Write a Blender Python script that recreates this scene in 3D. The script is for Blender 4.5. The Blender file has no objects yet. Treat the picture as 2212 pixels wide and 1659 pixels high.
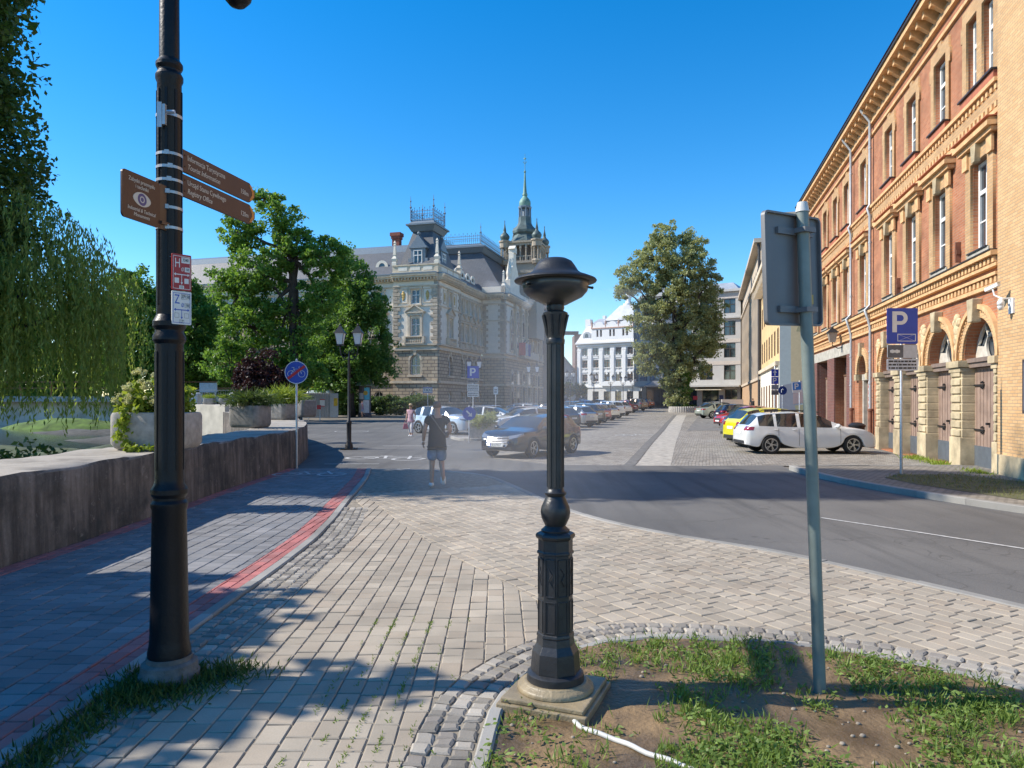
import bpy, bmesh, math, random
import numpy as np
from mathutils import Vector, Matrix

# ---------------------------------------------------------------- camera, sky, sun, exposure
SC = bpy.context.scene
CAM_H = 1.83
cam_d = bpy.data.cameras.new('camera'); cam = bpy.data.objects.new('camera', cam_d)
SC.collection.objects.link(cam); SC.camera = cam
cam.location = (0, 0, CAM_H); cam.rotation_euler = (math.radians(90), 0, 0)
cam_d.sensor_width = 36.0; cam_d.lens = 24.95; cam_d.shift_y = 0.0165
cam_d.clip_start = 0.05; cam_d.clip_end = 3000
SUN_EL = math.radians(40.0)
SUN_XY = Vector((-0.999, 0.045)).normalized()
world = bpy.data.worlds.new("World"); SC.world = world; world.use_nodes = True
wn = world.node_tree.nodes; wl = world.node_tree.links
bg = wn['Background']; sky = wn.new('ShaderNodeTexSky'); sky.sky_type = 'NISHITA'
sky.sun_disc = False; sky.sun_elevation = SUN_EL
sky.sun_rotation = math.atan2(SUN_XY.x, SUN_XY.y)
sky.altitude = 0; sky.air_density = 1.0; sky.dust_density = 0.05; sky.ozone_density = 3.0
hs = wn.new('ShaderNodeHueSaturation'); hs.inputs['Saturation'].default_value = 1.42
wl.new(sky.outputs[0], hs.inputs['Color']); wl.new(hs.outputs[0], bg.inputs[0]); bg.inputs[1].default_value = 0.15
sun_d = bpy.data.lights.new('sun', 'SUN'); sun_d.energy = 4.6; sun_d.angle = math.radians(0.5); sun_d.color = (1.0, 0.93, 0.82)
sun = bpy.data.objects.new('sun', sun_d); SC.collection.objects.link(sun)
sun.location = (-40, 10, 60)
SUN_DIR = Vector((SUN_XY.x*math.cos(SUN_EL), SUN_XY.y*math.cos(SUN_EL), math.sin(SUN_EL)))
sun.rotation_euler = SUN_DIR.to_track_quat('Z', 'Y').to_euler()
SC.view_settings.view_transform = 'Standard'; SC.view_settings.look = 'None'
SC.view_settings.exposure = 0.6; SC.view_settings.gamma = 1.0
SC.render.engine = 'CYCLES'
SC.cycles.use_denoising = True
SC.cycles.max_bounces = 8; SC.cycles.transparent_max_bounces = 8; SC.cycles.volume_bounces = 1

# ---------------------------------------------------------------- helpers
R = random.Random(11); NP = np.random.default_rng(11)
F, CX, YH, H = 1533.0, 1106.0, 866.0, CAM_H
V = Vector
def gz(y): return 0.012*max(0.0, min(y, 175.0) - 45.0)
def G(px, py):
    D = F*H/(py-YH)
    for _ in range(30): D = 0.5*D + 0.5*F*(H-gz(D))/(py-YH)
    return V(((px-CX)/F*D, D, gz(D)))
def at(px, py, D): return V(((px-CX)/F*D, D, H+(YH-py)/F*D))
def wm(o):
    if o is None: return Matrix.Identity(4)
    if o.parent is None: return o.matrix_basis.copy()
    return wm(o.parent) @ o.matrix_parent_inverse @ o.matrix_basis
def link(o, parent=None, M=None):
    SC.collection.objects.link(o)
    if parent is not None:
        o.parent = parent; o.matrix_parent_inverse = wm(parent).inverted()
    if M is not None: o.matrix_basis = M
    return o
def tag(o, label=None, cat=None, group=None, kind=None):
    if label: o['label'] = label
    if cat: o['category'] = cat
    if group: o['group'] = group
    if kind: o['kind'] = kind
    return o
def thing(name, label, cat, loc=(0, 0, 0), rz=0.0, group=None):
    o = bpy.data.objects.new(name, None); o.empty_display_size = 0.2
    o.location = loc; o.rotation_euler = (0, 0, rz)
    SC.collection.objects.link(o)
    return tag(o, label, cat, group)
def struct(o): o['kind'] = 'structure'; return o
def dup(root, loc=None, rz=None, label=None, group=None, scale=None):
    def cp(o, par):
        c = o.copy(); SC.collection.objects.link(c)
        if par is not None: c.parent = par
        for ch in kids.get(o.name, ()): cp(ch, c)
        return c
    kids = {}
    for o in SC.objects:
        if o.parent: kids.setdefault(o.parent.name, []).append(o)
    c = cp(root, None)
    if loc is not None: c.location = loc
    if rz is not None: c.rotation_euler = (0, 0, rz)
    if scale is not None: c.scale = (scale,)*3 if not hasattr(scale, '__len__') else scale
    if label: c['label'] = label
    if group: c['group'] = group
    return c
def Mx(loc, x=None, y=None, rz=0.0):
    """frame with origin loc; x axis (2d) along, y (2d) outward"""
    if x is None: return Matrix.Translation(V(loc)) @ Matrix.Rotation(rz, 4, 'Z')
    m = Matrix.Identity(4)
    m[0][0], m[1][0] = x[0], x[1]; m[0][1], m[1][1] = y[0], y[1]
    m[0][3], m[1][3], m[2][3] = loc
    return m
T = Matrix.Translation
class MB:
    def __init__(s): s.v = []; s.f = []
    def add(s, vs, fs, M=None):
        o = len(s.v)
        s.v += [tuple(M @ V(v)) if M is not None else tuple(v) for v in vs]
        s.f += [tuple(i+o for i in f) for f in fs]; return s
    def box(s, x0, x1, y0, y1, z0, z1, M=None):
        vs = [(x, y, z) for z in (z0, z1) for y in (y0, y1) for x in (x0, x1)]
        return s.add(vs, [(0, 2, 3, 1), (4, 5, 7, 6), (0, 1, 5, 4), (2, 6, 7, 3), (0, 4, 6, 2), (1, 3, 7, 5)], M)
    def frustum(s, b, t, z0, z1, M=None):
        """b,t = (x0,x1,y0,y1) rectangles"""
        vs = [(b[0], b[2], z0), (b[1], b[2], z0), (b[1], b[3], z0), (b[0], b[3], z0), (t[0], t[2], z1), (t[1], t[2], z1), (t[1], t[3], z1), (t[0], t[3], z1)]
        return s.add(vs, [(3, 2, 1, 0), (4, 5, 6, 7), (0, 1, 5, 4), (1, 2, 6, 5), (2, 3, 7, 6), (3, 0, 4, 7)], M)
    def prism(s, pts, a0, a1, axis='y', M=None):
        n = len(pts)
        mk = {'y': lambda p, a: (p[0], a, p[1]), 'z': lambda p, a: (p[0], p[1], a), 'x': lambda p, a: (a, p[0], p[1])}[axis]
        vs = [mk(p, a0) for p in pts] + [mk(p, a1) for p in pts]
        fs = [tuple(range(n)), tuple(range(2*n-1, n-1, -1))] + [(i, n+i, n+(i+1) % n, (i+1) % n) for i in range(n)]
        return s.add(vs, fs, M)
    def lathe(s, prof, n=24, M=None, cap=True, a0=0.0):
        vs = []; fs = []
        for r, z in prof:
            for k in range(n):
                a = a0+2*math.pi*k/n; vs.append((r*math.cos(a), r*math.sin(a), z))
        for i in range(len(prof)-1):
            for k in range(n):
                k2 = (k+1) % n; fs.append((i*n+k, i*n+k2, (i+1)*n+k2, (i+1)*n+k))
        if cap:
            fs.append(tuple(range(n-1, -1, -1))); o = (len(prof)-1)*n; fs.append(tuple(o+k for k in range(n)))
        return s.add(vs, fs, M)
    def tube(s, pts, rad, n=8, M=None):
        pts = [V(p) for p in pts]
        if not hasattr(rad, '__len__'): rad = [rad]*len(pts)
        vs = []; fs = []; up = V((0.13, 0.31, 0.94))
        for i, p in enumerate(pts):
            d = (pts[min(i+1, len(pts)-1)]-pts[max(i-1, 0)]).normalized()
            if abs(d.dot(up)) > .98: up = V((1, .1, .05))
            a = d.cross(up).normalized(); b = d.cross(a)
            for k in range(n):
                t = 2*math.pi*k/n; vs.append(p+(a*math.cos(t)+b*math.sin(t))*rad[i])
        for i in range(len(pts)-1):
            for k in range(n):
                k2 = (k+1) % n; fs.append((i*n+k, i*n+k2, (i+1)*n+k2, (i+1)*n+k))
        fs.append(tuple(range(n-1, -1, -1))); o = (len(pts)-1)*n; fs.append(tuple(o+k for k in range(n)))
        return s.add(vs, fs, M)
    def ball(s, c, r, n=14, m=8, M=None):
        if not hasattr(r, '__len__'): r = (r, r, r)
        prof = [(math.sin(math.pi*i/m), -math.cos(math.pi*i/m)) for i in range(m+1)]
        prof[0] = (.001, -1); prof[-1] = (.001, 1)
        K = T(V(c)) @ Matrix.Diagonal((r[0], r[1], r[2], 1))
        return s.lathe(prof, n, K if M is None else M @ K)
    def build(s, name, mat, parent=None, M=None, smooth=False, bevel=0.0, angle=40):
        me = bpy.data.meshes.new(name); me.from_pydata(s.v, [], s.f)
        bm = bmesh.new(); bm.from_mesh(me); bmesh.ops.recalc_face_normals(bm, faces=bm.faces); bm.to_mesh(me); bm.free()
        me.materials.append(mat)
        o = bpy.data.objects.new(name, me); link(o, parent, M)
        if smooth:
            me.shade_smooth()
            if smooth == 'auto': me.set_sharp_from_angle(angle=math.radians(angle))
        if bevel:
            b = o.modifiers.new('bevel', 'BEVEL'); b.width = bevel; b.segments = 2; b.limit_method = 'ANGLE'; b.angle_limit = math.radians(35)
        return o
def rect(x0, x1, z0, z1): return [(x0, z0), (x1, z0), (x1, z1), (x0, z1)]
def arch(x0, x1, z0, zs, n=14, rise=None):
    """opening with a round (or flatter) head sprung at zs"""
    c = (x0+x1)/2; r = (x1-x0)/2; h = r if rise is None else rise
    return [(x0, z0), (x1, z0)] + [(c+r*math.cos(math.pi*k/n), zs+h*math.sin(math.pi*k/n)) for k in range(n+1)]
def circ(cx, cz, r, n=28, sy=1.0): return [(cx+r*math.cos(2*math.pi*k/n), cz+sy*r*math.sin(2*math.pi*k/n)) for k in range(n)]
def rrect(x0, x1, z0, z1, r, n=5):
    p = []
    for cx, cz, a in ((x1-r, z0+r, -90), (x1-r, z1-r, 0), (x0+r, z1-r, 90), (x0+r, z0+r, 180)):
        for k in range(n+1):
            t = math.radians(a+90*k/n); p.append((cx+r*math.cos(t), cz+r*math.sin(t)))
    return p
def fill_mesh(loops, y0, y1):
    """flat outline with holes in the xz plane, thickness from y0 to y1"""
    cu = bpy.data.curves.new('c', 'CURVE'); cu.dimensions = '2D'; cu.fill_mode = 'BOTH'; cu.extrude = abs(y1-y0)/2
    for L in loops:
        sp = cu.splines.new('POLY'); sp.points.add(len(L)-1)
        for q, p in zip(sp.points, L): q.co = (p[0], p[1], 0, 1)
        sp.use_cyclic_u = True
    ob = bpy.data.objects.new('c', cu); me = bpy.data.meshes.new_from_object(ob)
    bpy.data.objects.remove(ob); bpy.data.curves.remove(cu)
    me.transform(Matrix(((1, 0, 0, 0), (0, 0, 1, (y0+y1)/2), (0, 1, 0, 0), (0, 0, 0, 1)))); me.flip_normals()
    return me
def fill(name, loops, y0, y1, mat, parent=None, M=None, mesh=None):
    me = mesh or fill_mesh(loops, y0, y1)
    me.name = name; me.materials.clear(); me.materials.append(mat)
    return link(bpy.data.objects.new(name, me), parent, M)
def put(name, mesh, parent=None, M=None): return link(bpy.data.objects.new(name, mesh), parent, M)
def text(name, body, size, mat, parent, M, align='LEFT', squash=1.0, shear=0.0, depth=0.0006, spacing=1.0):
    cu = bpy.data.curves.new('t', 'FONT'); cu.body = body; cu.size = size; cu.align_x = align; cu.align_y = 'CENTER'
    cu.extrude = depth; cu.shear = shear; cu.space_character = spacing; cu.resolution_u = 3
    ob = bpy.data.objects.new('t', cu); me = bpy.data.meshes.new_from_object(ob)
    bpy.data.objects.remove(ob); bpy.data.curves.remove(cu)
    # text plane -> xz plane read from +y side (x runs right to left seen from outside)
    me.transform(Matrix(((-squash, 0, 0, 0), (0, 0, 1, 0), (0, 1, 0, 0), (0, 0, 0, 1))))
    me.name = name; me.materials.append(mat)
    return link(bpy.data.objects.new(name, me), parent, M)

# ---------------------------------------------------------------- materials
def nt(name):
    m = bpy.data.materials.new(name); m.use_nodes = True
    n = m.node_tree.nodes; l = m.node_tree.links
    return m, n, l, n['Principled BSDF']
def rgb(c): return (c[0], c[1], c[2], 1)
def mixc(n, l, fac, a, b, mode='MIX'):
    x = n.new('ShaderNodeMix'); x.data_type = 'RGBA'; x.blend_type = mode
    for s, val in ((x.inputs[0], fac), (x.inputs[6], a), (x.inputs[7], b)):
        if isinstance(val, (int, float)): s.default_value = val
        elif isinstance(val, tuple): s.default_value = rgb(val)
        else: l.new(val, s)
    return x.outputs[2]
def noise(n, l, scale, detail=4, vec=None, rough=.55):
    t = n.new('ShaderNodeTexNoise'); t.inputs['Scale'].default_value = scale; t.inputs['Detail'].default_value = detail; t.inputs['Roughness'].default_value = rough
    if vec is not None: l.new(vec, t.inputs['Vector'])
    return t.outputs['Fac']
def ramp(n, l, fac, a=.35, b=.65):
    m = n.new('ShaderNodeMapRange'); m.inputs[1].default_value = a; m.inputs[2].default_value = b; l.new(fac, m.inputs[0]); return m.outputs[0]
def bump(n, l, bsdf, h, strength=.4, dist=.01):
    b = n.new('ShaderNodeBump'); b.inputs['Strength'].default_value = strength; b.inputs['Distance'].default_value = dist
    l.new(h, b.inputs['Height']); l.new(b.outputs[0], bsdf.inputs['Normal'])
def objvec(n): return n.new('ShaderNodeTexCoord').outputs['Object']
def mat(name, c, rough=.6, metal=0.0, var=.18, scale=6.0, bmp=0.0, bscale=60.0, coat=0.0, spec=.5):
    m, n, l, b = nt(name)
    b.inputs['Roughness'].default_value = rough; b.inputs['Metallic'].default_value = metal
    b.inputs['Coat Weight'].default_value = coat; b.inputs['Specular IOR Level'].default_value = spec
    tc = objvec(n)
    if var:
        f = noise(n, l, scale, 5, tc)
        l.new(mixc(n, l, ramp(n, l, f, .3, .7), tuple(x*(1-var) for x in c), tuple(min(1, x*(1+var)) for x in c)), b.inputs['Base Color'])
    else: b.inputs['Base Color'].default_value = rgb(c)
    if bmp: bump(n, l, b, noise(n, l, bscale, 4, tc), bmp)
    return m
def brickmat(name, c1, c2, mortar, bw=.255, rh=.077, ms=.009, var=.35, plane='wall', bmp=.5, rough=.85, offset=.5):
    m, n, l, b = nt(name); b.inputs['Roughness'].default_value = rough
    tc = objvec(n); sp = n.new('ShaderNodeSeparateXYZ'); l.new(tc, sp.inputs[0]); cb = n.new('ShaderNodeCombineXYZ')
    if plane == 'wall':
        ad = n.new('ShaderNodeMath'); l.new(sp.outputs[0], ad.inputs[0]); l.new(sp.outputs[1], ad.inputs[1]); l.new(ad.outputs[0], cb.inputs[0]); l.new(sp.outputs[2], cb.inputs[1])
    else:
        l.new(sp.outputs[0], cb.inputs[0]); l.new(sp.outputs[1], cb.inputs[1])
    t = n.new('ShaderNodeTexBrick'); l.new(cb.outputs[0], t.inputs['Vector'])
    t.inputs['Color1'].default_value = rgb(c1); t.inputs['Color2'].default_value = rgb(c2); t.inputs['Mortar'].default_value = rgb(mortar)
    t.inputs['Scale'].default_value = 1; t.inputs['Mortar Size'].default_value = ms; t.inputs['Brick Width'].default_value = bw; t.inputs['Row Height'].default_value = rh
    t.inputs['Mortar Smooth'].default_value = .2; t.offset = offset
    f = noise(n, l, 1.1, 6, tc)
    col = mixc(n, l, ramp(n, l, f, .3, .75), t.outputs['Color'], (1-var, 1-var, 1-var), 'MULTIPLY')
    fine = noise(n, l, 14, 3, tc)
    col = mixc(n, l, .35, col, mixc(n, l, fine, (.55, .55, .55), (1, 1, 1)), 'MULTIPLY')
    l.new(col, b.inputs['Base Color'])
    inv = n.new('ShaderNodeMath'); inv.operation = 'SUBTRACT'; inv.inputs[0].default_value = 1; l.new(t.outputs['Fac'], inv.inputs[1])
    bump(n, l, b, inv.outputs[0], bmp, .012)
    return m
def blockmat(name, c, spread=.35, rough=.85, bmp=.25, tint=None, dirt=.25):
    """loose blocks: every block its own tone"""
    m, n, l, b = nt(name); b.inputs['Roughness'].default_value = rough
    g = n.new('ShaderNodeNewGeometry'); tc = objvec(n)
    lo = tuple(x*(1-spread) for x in c); hi = tuple(x*(1+spread) for x in c)
    col = mixc(n, l, g.outputs['Random Per Island'], lo, hi)
    if tint:
        w = n.new('ShaderNodeMath'); w.operation = 'FRACT'; k = n.new('ShaderNodeMath'); k.operation = 'MULTIPLY'; k.inputs[1].default_value = 17.3
        l.new(g.outputs['Random Per Island'], k.inputs[0]); l.new(k.outputs[0], w.inputs[0])
        col = mixc(n, l, ramp(n, l, w.outputs[0], .55, 1.0), col, tint)
    f = noise(n, l, 1.3, 5, tc)
    col = mixc(n, l, ramp(n, l, f, .35, .7), col, (1-dirt,)*3, 'MULTIPLY')
    f2 = noise(n, l, 120, 3, tc)
    col = mixc(n, l, .5, col, mixc(n, l, f2, (.55, .55, .55), (1.25, 1.25, 1.25)), 'MULTIPLY')
    l.new(col, b.inputs['Base Color']); bump(n, l, b, noise(n, l, 90, 4, tc), bmp, .004)
    return m
def leafmat(name, c, c2, trans=.35, rough=.5):
    m, n, l, b = nt(name); out = n['Material Output']
    g = n.new('ShaderNodeNewGeometry'); col = mixc(n, l, g.outputs['Random Per Island'], c, c2)
    l.new(col, b.inputs['Base Color']); b.inputs['Roughness'].default_value = rough; b.inputs['Specular IOR Level'].default_value = .35
    tr = n.new('ShaderNodeBsdfTranslucent'); l.new(mixc(n, l, .5, col, (c2[0]*1.5, c2[1]*1.4, c2[2]*.6)), tr.inputs[0])
    ms = n.new('ShaderNodeMixShader'); ms.inputs[0].default_value = trans
    l.new(b.outputs[0], ms.inputs[1]); l.new(tr.outputs[0], ms.inputs[2]); l.new(ms.outputs[0], out.inputs[0])
    return m
def glassmat(name, c=(.02, .025, .03), rough=.04, spec=1.0):
    m, n, l, b = nt(name); b.inputs['Roughness'].default_value = rough; b.inputs['Specular IOR Level'].default_value = spec
    f = noise(n, l, .9, 3, objvec(n)); l.new(mixc(n, l, ramp(n, l, f, .4, .6), c, tuple(x*2.5 for x in c)), b.inputs['Base Color'])
    return m
def carmat(name, c, metal=0.0, rough=.28): return mat(name, c, rough, metal, 0.04, 2, coat=1.0)

# ================================================================ GROUND
def offset(pl, d):
    """polyline shifted to its right (looking along it) by d"""
    out = []
    for i, p in enumerate(pl):
        a = V(pl[max(i-1, 0)]); b = V(pl[min(i+1, len(pl)-1)]); t = (b-a).normalized(); nrm = V((t.y, -t.x))
        out.append((p[0]+nrm.x*d, p[1]+nrm.y*d))
    return out
def dense(pl, step):
    """smooth resample of a polyline (Catmull-Rom)"""
    P = [V((p[0], p[1])) for p in pl]; P = [2*P[0]-P[1]]+P+[2*P[-1]-P[-2]]; out = []
    for i in range(1, len(P)-2):
        n = max(2, int((P[i+1]-P[i]).length/step))
        for k in range(n):
            t = k/n
            q = .5*((2*P[i])+(-P[i-1]+P[i+1])*t+(2*P[i-1]-5*P[i]+4*P[i+1]-P[i+2])*t*t+(-P[i-1]+3*P[i]-3*P[i+1]+P[i+2])*t**3)
            out.append((q.x, q.y))
    out.append((P[-2].x, P[-2].y)); return out
def sheet(name, pts, z, m, cuts=(45, 90, 175), flat=False):
    from mathutils.geometry import tessellate_polygon
    bm = bmesh.new(); vs = [bm.verts.new((p[0], p[1], 0)) for p in pts]
    for tri in tessellate_polygon([[V((p[0], p[1], 0)) for p in pts]]):
        try: bm.faces.new([vs[i] for i in tri])
        except ValueError: pass
    for c in cuts: bmesh.ops.bisect_plane(bm, geom=bm.verts[:]+bm.edges[:]+bm.faces[:], plane_co=(0, c, 0), plane_no=(0, 1, 0))
    for v in bm.verts: v.co.z = z+(0 if flat else gz(v.co.y))
    bmesh.ops.recalc_face_normals(bm, faces=bm.faces)
    me = bpy.data.meshes.new(name); bm.to_mesh(me); bm.free()
    if me.polygons and me.polygons[0].normal.z < 0: me.flip_normals()
    me.materials.append(m); return struct(link(bpy.data.objects.new(name, me)))
def strip(name, pl, w, z0, z1, m, bev=.012, seg=None, gap=.004):
    """kerb: stones laid along a polyline (pl is its centre line)"""
    mb = MB(); D = dense(pl, .25); L = 0; cur = [D[0]]
    for i in range(1, len(D)):
        cur.append(D[i]); L += (V(D[i])-V(D[i-1])).length
        if seg and (L >= seg or i == len(D)-1):
            a = offset(cur, -w/2); b = offset(cur, w/2)
            if gap:
                for q in (a, b):
                    t = (V(q[-1])-V(q[-2])).normalized()*gap; q[-1] = (q[-1][0]-t.x, q[-1][1]-t.y)
            dz = R.uniform(-.004, .004); e = .012
            n = len(a); vs = []
            ai = offset(cur, -w/2+e); bi = offset(cur, w/2-e)
            for row, z in ((a, z0), (a, z1+dz-e), (ai, z1+dz), (bi, z1+dz), (b, z1+dz-e), (b, z0)):
                vs += [(p[0], p[1], z+gz(p[1])) for p in row]
            fs = [(r*n+k, r*n+k+1, (r+1)*n+k+1, (r+1)*n+k) for r in range(5) for k in range(n-1)]
            fs += [tuple(r*n for r in range(6)), tuple(r*n+n-1 for r in range(6))]
            mb.add(vs, fs); cur = [D[i]]; L = 0
    return struct(mb.build(name, m))
def clip_half(poly, p, nrm):
    out = []
    for i in range(len(poly)):
        a = poly[i]; b = poly[(i+1) % len(poly)]; da = (a-p).dot(nrm); db = (b-p).dot(nrm)
        if da >= 0: out.append(a)
        if da*db < 0: out.append(a+(b-a)*(da/(da-db)))
    return out
def clip_line(poly, arr, side):
    c = sum(poly, V((0, 0)))/len(poly)
    A = arr[:-1]; B = arr[1:]; d = B-A; cc = np.array(c)
    t = np.clip(((cc-A)*d).sum(1)/((d*d).sum(1)), 0, 1); q = A+d*t[:, None]; i = int(((cc-q)**2).sum(1).argmin())
    nrm = V((d[i][1], -d[i][0])).normalized()*side
    return clip_half(poly, V(A[i]), nrm)
def area(p): return abs(sum(p[i].x*p[(i+1) % len(p)].y-p[(i+1) % len(p)].x*p[i].y for i in range(len(p))))/2
def block(mb, poly, z, e=.007, depth=.04, tilt=.0016, jit=.0016):
    n = len(poly); c = sum(poly, V((0, 0)))/n; dz = R.gauss(0, jit); tx, ty = R.gauss(0, tilt)*8, R.gauss(0, tilt)*8
    zz = lambda p: z+dz+(p.x-c.x)*tx+(p.y-c.y)*ty
    ins = [p+(c-p).normalized()*min(e*1.4, (c-p).length*.4) for p in poly]
    vs = [(p.x, p.y, zz(p)) for p in ins]+[(p.x, p.y, zz(p)-e*.8) for p in poly]+[(p.x, p.y, z-depth) for p in poly]
    fs = [tuple(range(n))]+[(r*n+i, r*n+(i+1) % n, (r+1)*n+(i+1) % n, (r+1)*n+i) for r in range(2) for i in range(n)]
    mb.add(vs, fs)
def pave(name, org, ang, box, bounds, roww, lens, gap, z, m, stagger=True, e=.007):
    """courses run along the local y axis; bounds = [(polyline, side)] side +1 keeps what lies right of the line"""
    mb = MB(); ca, sa = math.cos(ang), math.sin(ang)
    W = lambda x, y: V((org[0]+x*ca-y*sa, org[1]+x*sa+y*ca))
    B = [(np.array(p, float), s) for p, s in bounds]
    x = box[0]
    while x < box[1]:
        y = box[2]+R.uniform(0, .2)
        while y < box[3]:
            L = R.choice(lens); g = gap/2; wob = lambda: R.gauss(0, .0012)
            poly = [W(x+g+wob(), y+g+wob()), W(x+roww-g+wob(), y+g+wob()), W(x+roww-g+wob(), y+L-g+wob()), W(x+g+wob(), y+L-g+wob())]
            for arr, s in B:
                poly = clip_line(poly, arr, s)
                if len(poly) < 3: break
            if len(poly) >= 3 and area(poly) > .0022: block(mb, poly, z, e)
            y += L
        x += roww
    return struct(mb.build(name, m))
def setts(name, pl, rows, w, z, m, length=.105):
    """granite setts in courses beside a polyline (to its right)"""
    mb = MB(); D = dense(pl, .02); cum = [0]
    for i in range(1, len(D)): cum.append(cum[-1]+(V(D[i])-V(D[i-1])).length)
    def pt(s, d):
        i = min(max(1, int(np.searchsorted(cum, s))), len(D)-1); t = (V(D[i])-V(D[i-1])).normalized()
        p = V(D[i-1])+t*(s-cum[i-1]); return p+V((t.y, -t.x))*d
    for r in range(rows):
        s = R.uniform(0, .05)
        while s < cum[-1]-length:
            L = length*R.uniform(.75, 1.25); j = lambda a=.008: R.uniform(-a, a)
            d0 = r*w+.007; d1 = (r+1)*w-.007
            poly = [pt(s+.008+j(), d0+j()), pt(s+.02, d0+j()*.3+.004), pt(s+L-.008+j(), d0+j()), pt(s+L-.003, (d0+d1)/2), pt(s+L-.008+j(), d1+j()), pt(s+L*.5, d1+.003), pt(s+.008+j(), d1+j())]
            block(mb, poly, z, .012, .06, .003, .003); s += L
    return struct(mb.build(name, m))

M_ground = mat('ground_dirt', (.16, .14, .115), .95, var=.3, scale=.4)
M_sand = mat('joint_sand', (.25, .215, .165), .95, var=.35, scale=9, bmp=.3, bscale=200)
M_sandl = mat('joint_sand_pale', (.36, .33, .29), .95, var=.25, scale=9)
M_path = blockmat('path_paver', (.235, .23, .23), .2, tint=(.20, .205, .215), dirt=.25)
M_red = blockmat('red_paver', (.47, .165, .15), .2, tint=(.38, .18, .17), dirt=.28)
M_pav = blockmat('beige_paver', (.42, .36, .28), .13, tint=(.40, .33, .25), dirt=.3)
M_sett = blockmat('granite_sett', (.35, .315, .265), .32, tint=(.26, .23, .20), bmp=.5, dirt=.3)
M_kerb = blockmat('kerb_stone', (.33, .315, .285), .18, dirt=.3)
M_conc = mat('old_concrete', (.30, .28, .25), .9, var=.3, scale=3, bmp=.35, bscale=70)

def asphalt():
    m, n, l, b = nt('asphalt'); tc = objvec(n)
    big = noise(n, l, .35, 5, tc); fine = noise(n, l, 160, 3, tc)
    c = mixc(n, l, ramp(n, l, big, .3, .7), (.09, .088, .085), (.15, .144, .135))
    mps = n.new('ShaderNodeMapping'); mps.inputs['Rotation'].default_value = (0, 0, -.6); mps.inputs['Scale'].default_value = (2.2, .12, 1); l.new(tc, mps.inputs[0])
    c = mixc(n, l, ramp(n, l, noise(n, l, 1.0, 5, mps.outputs[0]), .5, .72), c, (.075, .073, .07))
    vc = n.new('ShaderNodeTexVoronoi'); vc.feature = 'DISTANCE_TO_EDGE'; vc.inputs['Scale'].default_value = .38; wv = n.new('ShaderNodeTexNoise'); wv.inputs['Scale'].default_value = 1.5; l.new(tc, wv.inputs['Vector']); av = n.new('ShaderNodeVectorMath'); av.operation = 'ADD'; l.new(tc, av.inputs[0]); l.new(wv.outputs['Color'], av.inputs[1]); l.new(av.outputs[0], vc.inputs['Vector'])
    c = mixc(n, l, ramp(n, l, vc.outputs['Distance'], .006, .001), c, (.085, .082, .077))
    v = n.new('ShaderNodeTexVoronoi'); v.inputs['Scale'].default_value = 90; l.new(tc, v.inputs['Vector'])
    c = mixc(n, l, .55, c, mixc(n, l, v.outputs['Distance'], (.6, .6, .6), (1.35, 1.33, 1.28)), 'MULTIPLY')
    c = mixc(n, l, ramp(n, l, fine, .62, .72), c, (.2, .19, .18))
    l.new(c, b.inputs['Base Color']); b.inputs['Roughness'].default_value = .85
    bump(n, l, b, v.outputs['Distance'], .35, .006); return m
M_asph = asphalt()
def cobble():
    m, n, l, b = nt('cobbles'); tc = objvec(n)
    mp = n.new('ShaderNodeMapping'); mp.inputs['Rotation'].default_value = (0, 0, .27); l.new(tc, mp.inputs[0])
    wb = n.new('ShaderNodeTexNoise'); wb.inputs['Scale'].default_value = 1.3; l.new(mp.outputs[0], wb.inputs['Vector'])
    ad = n.new('ShaderNodeVectorMath'); ad.operation = 'MULTIPLY_ADD'; ad.inputs[1].default_value = (.12, .12, 0); l.new(wb.outputs['Color'], ad.inputs[0]); l.new(mp.outputs[0], ad.inputs[2])
    t = n.new('ShaderNodeTexBrick'); l.new(ad.outputs[0], t.inputs['Vector'])
    t.inputs['Color1'].default_value = (.44, .405, .35, 1); t.inputs['Color2'].default_value = (.25, .225, .195, 1); t.inputs['Mortar'].default_value = (.12, .105, .085, 1)
    t.inputs['Scale'].default_value = 1; t.inputs['Brick Width'].default_value = .2; t.inputs['Row Height'].default_value = .16; t.inputs['Mortar Size'].default_value = .016; t.inputs['Mortar Smooth'].default_value = .8
    big = noise(n, l, .18, 5, tc); mid = noise(n, l, 2.2, 4, tc)
    c = mixc(n, l, ramp(n, l, big, .35, .65), t.outputs['Color'], (.78, .77, .75), 'MULTIPLY')
    c = mixc(n, l, .5, c, mixc(n, l, mid, (.55, .55, .55), (1.3, 1.28, 1.22)), 'MULTIPLY')
    l.new(c, b.inputs['Base Color']); b.inputs['Roughness'].default_value = .75
    inv = n.new('ShaderNodeMath'); inv.operation = 'SUBTRACT'; inv.inputs[0].default_value = 1; l.new(t.outputs['Fac'], inv.inputs[1])
    bump(n, l, b, inv.outputs[0], .8, .03); return m
M_cob = cobble()

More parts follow.
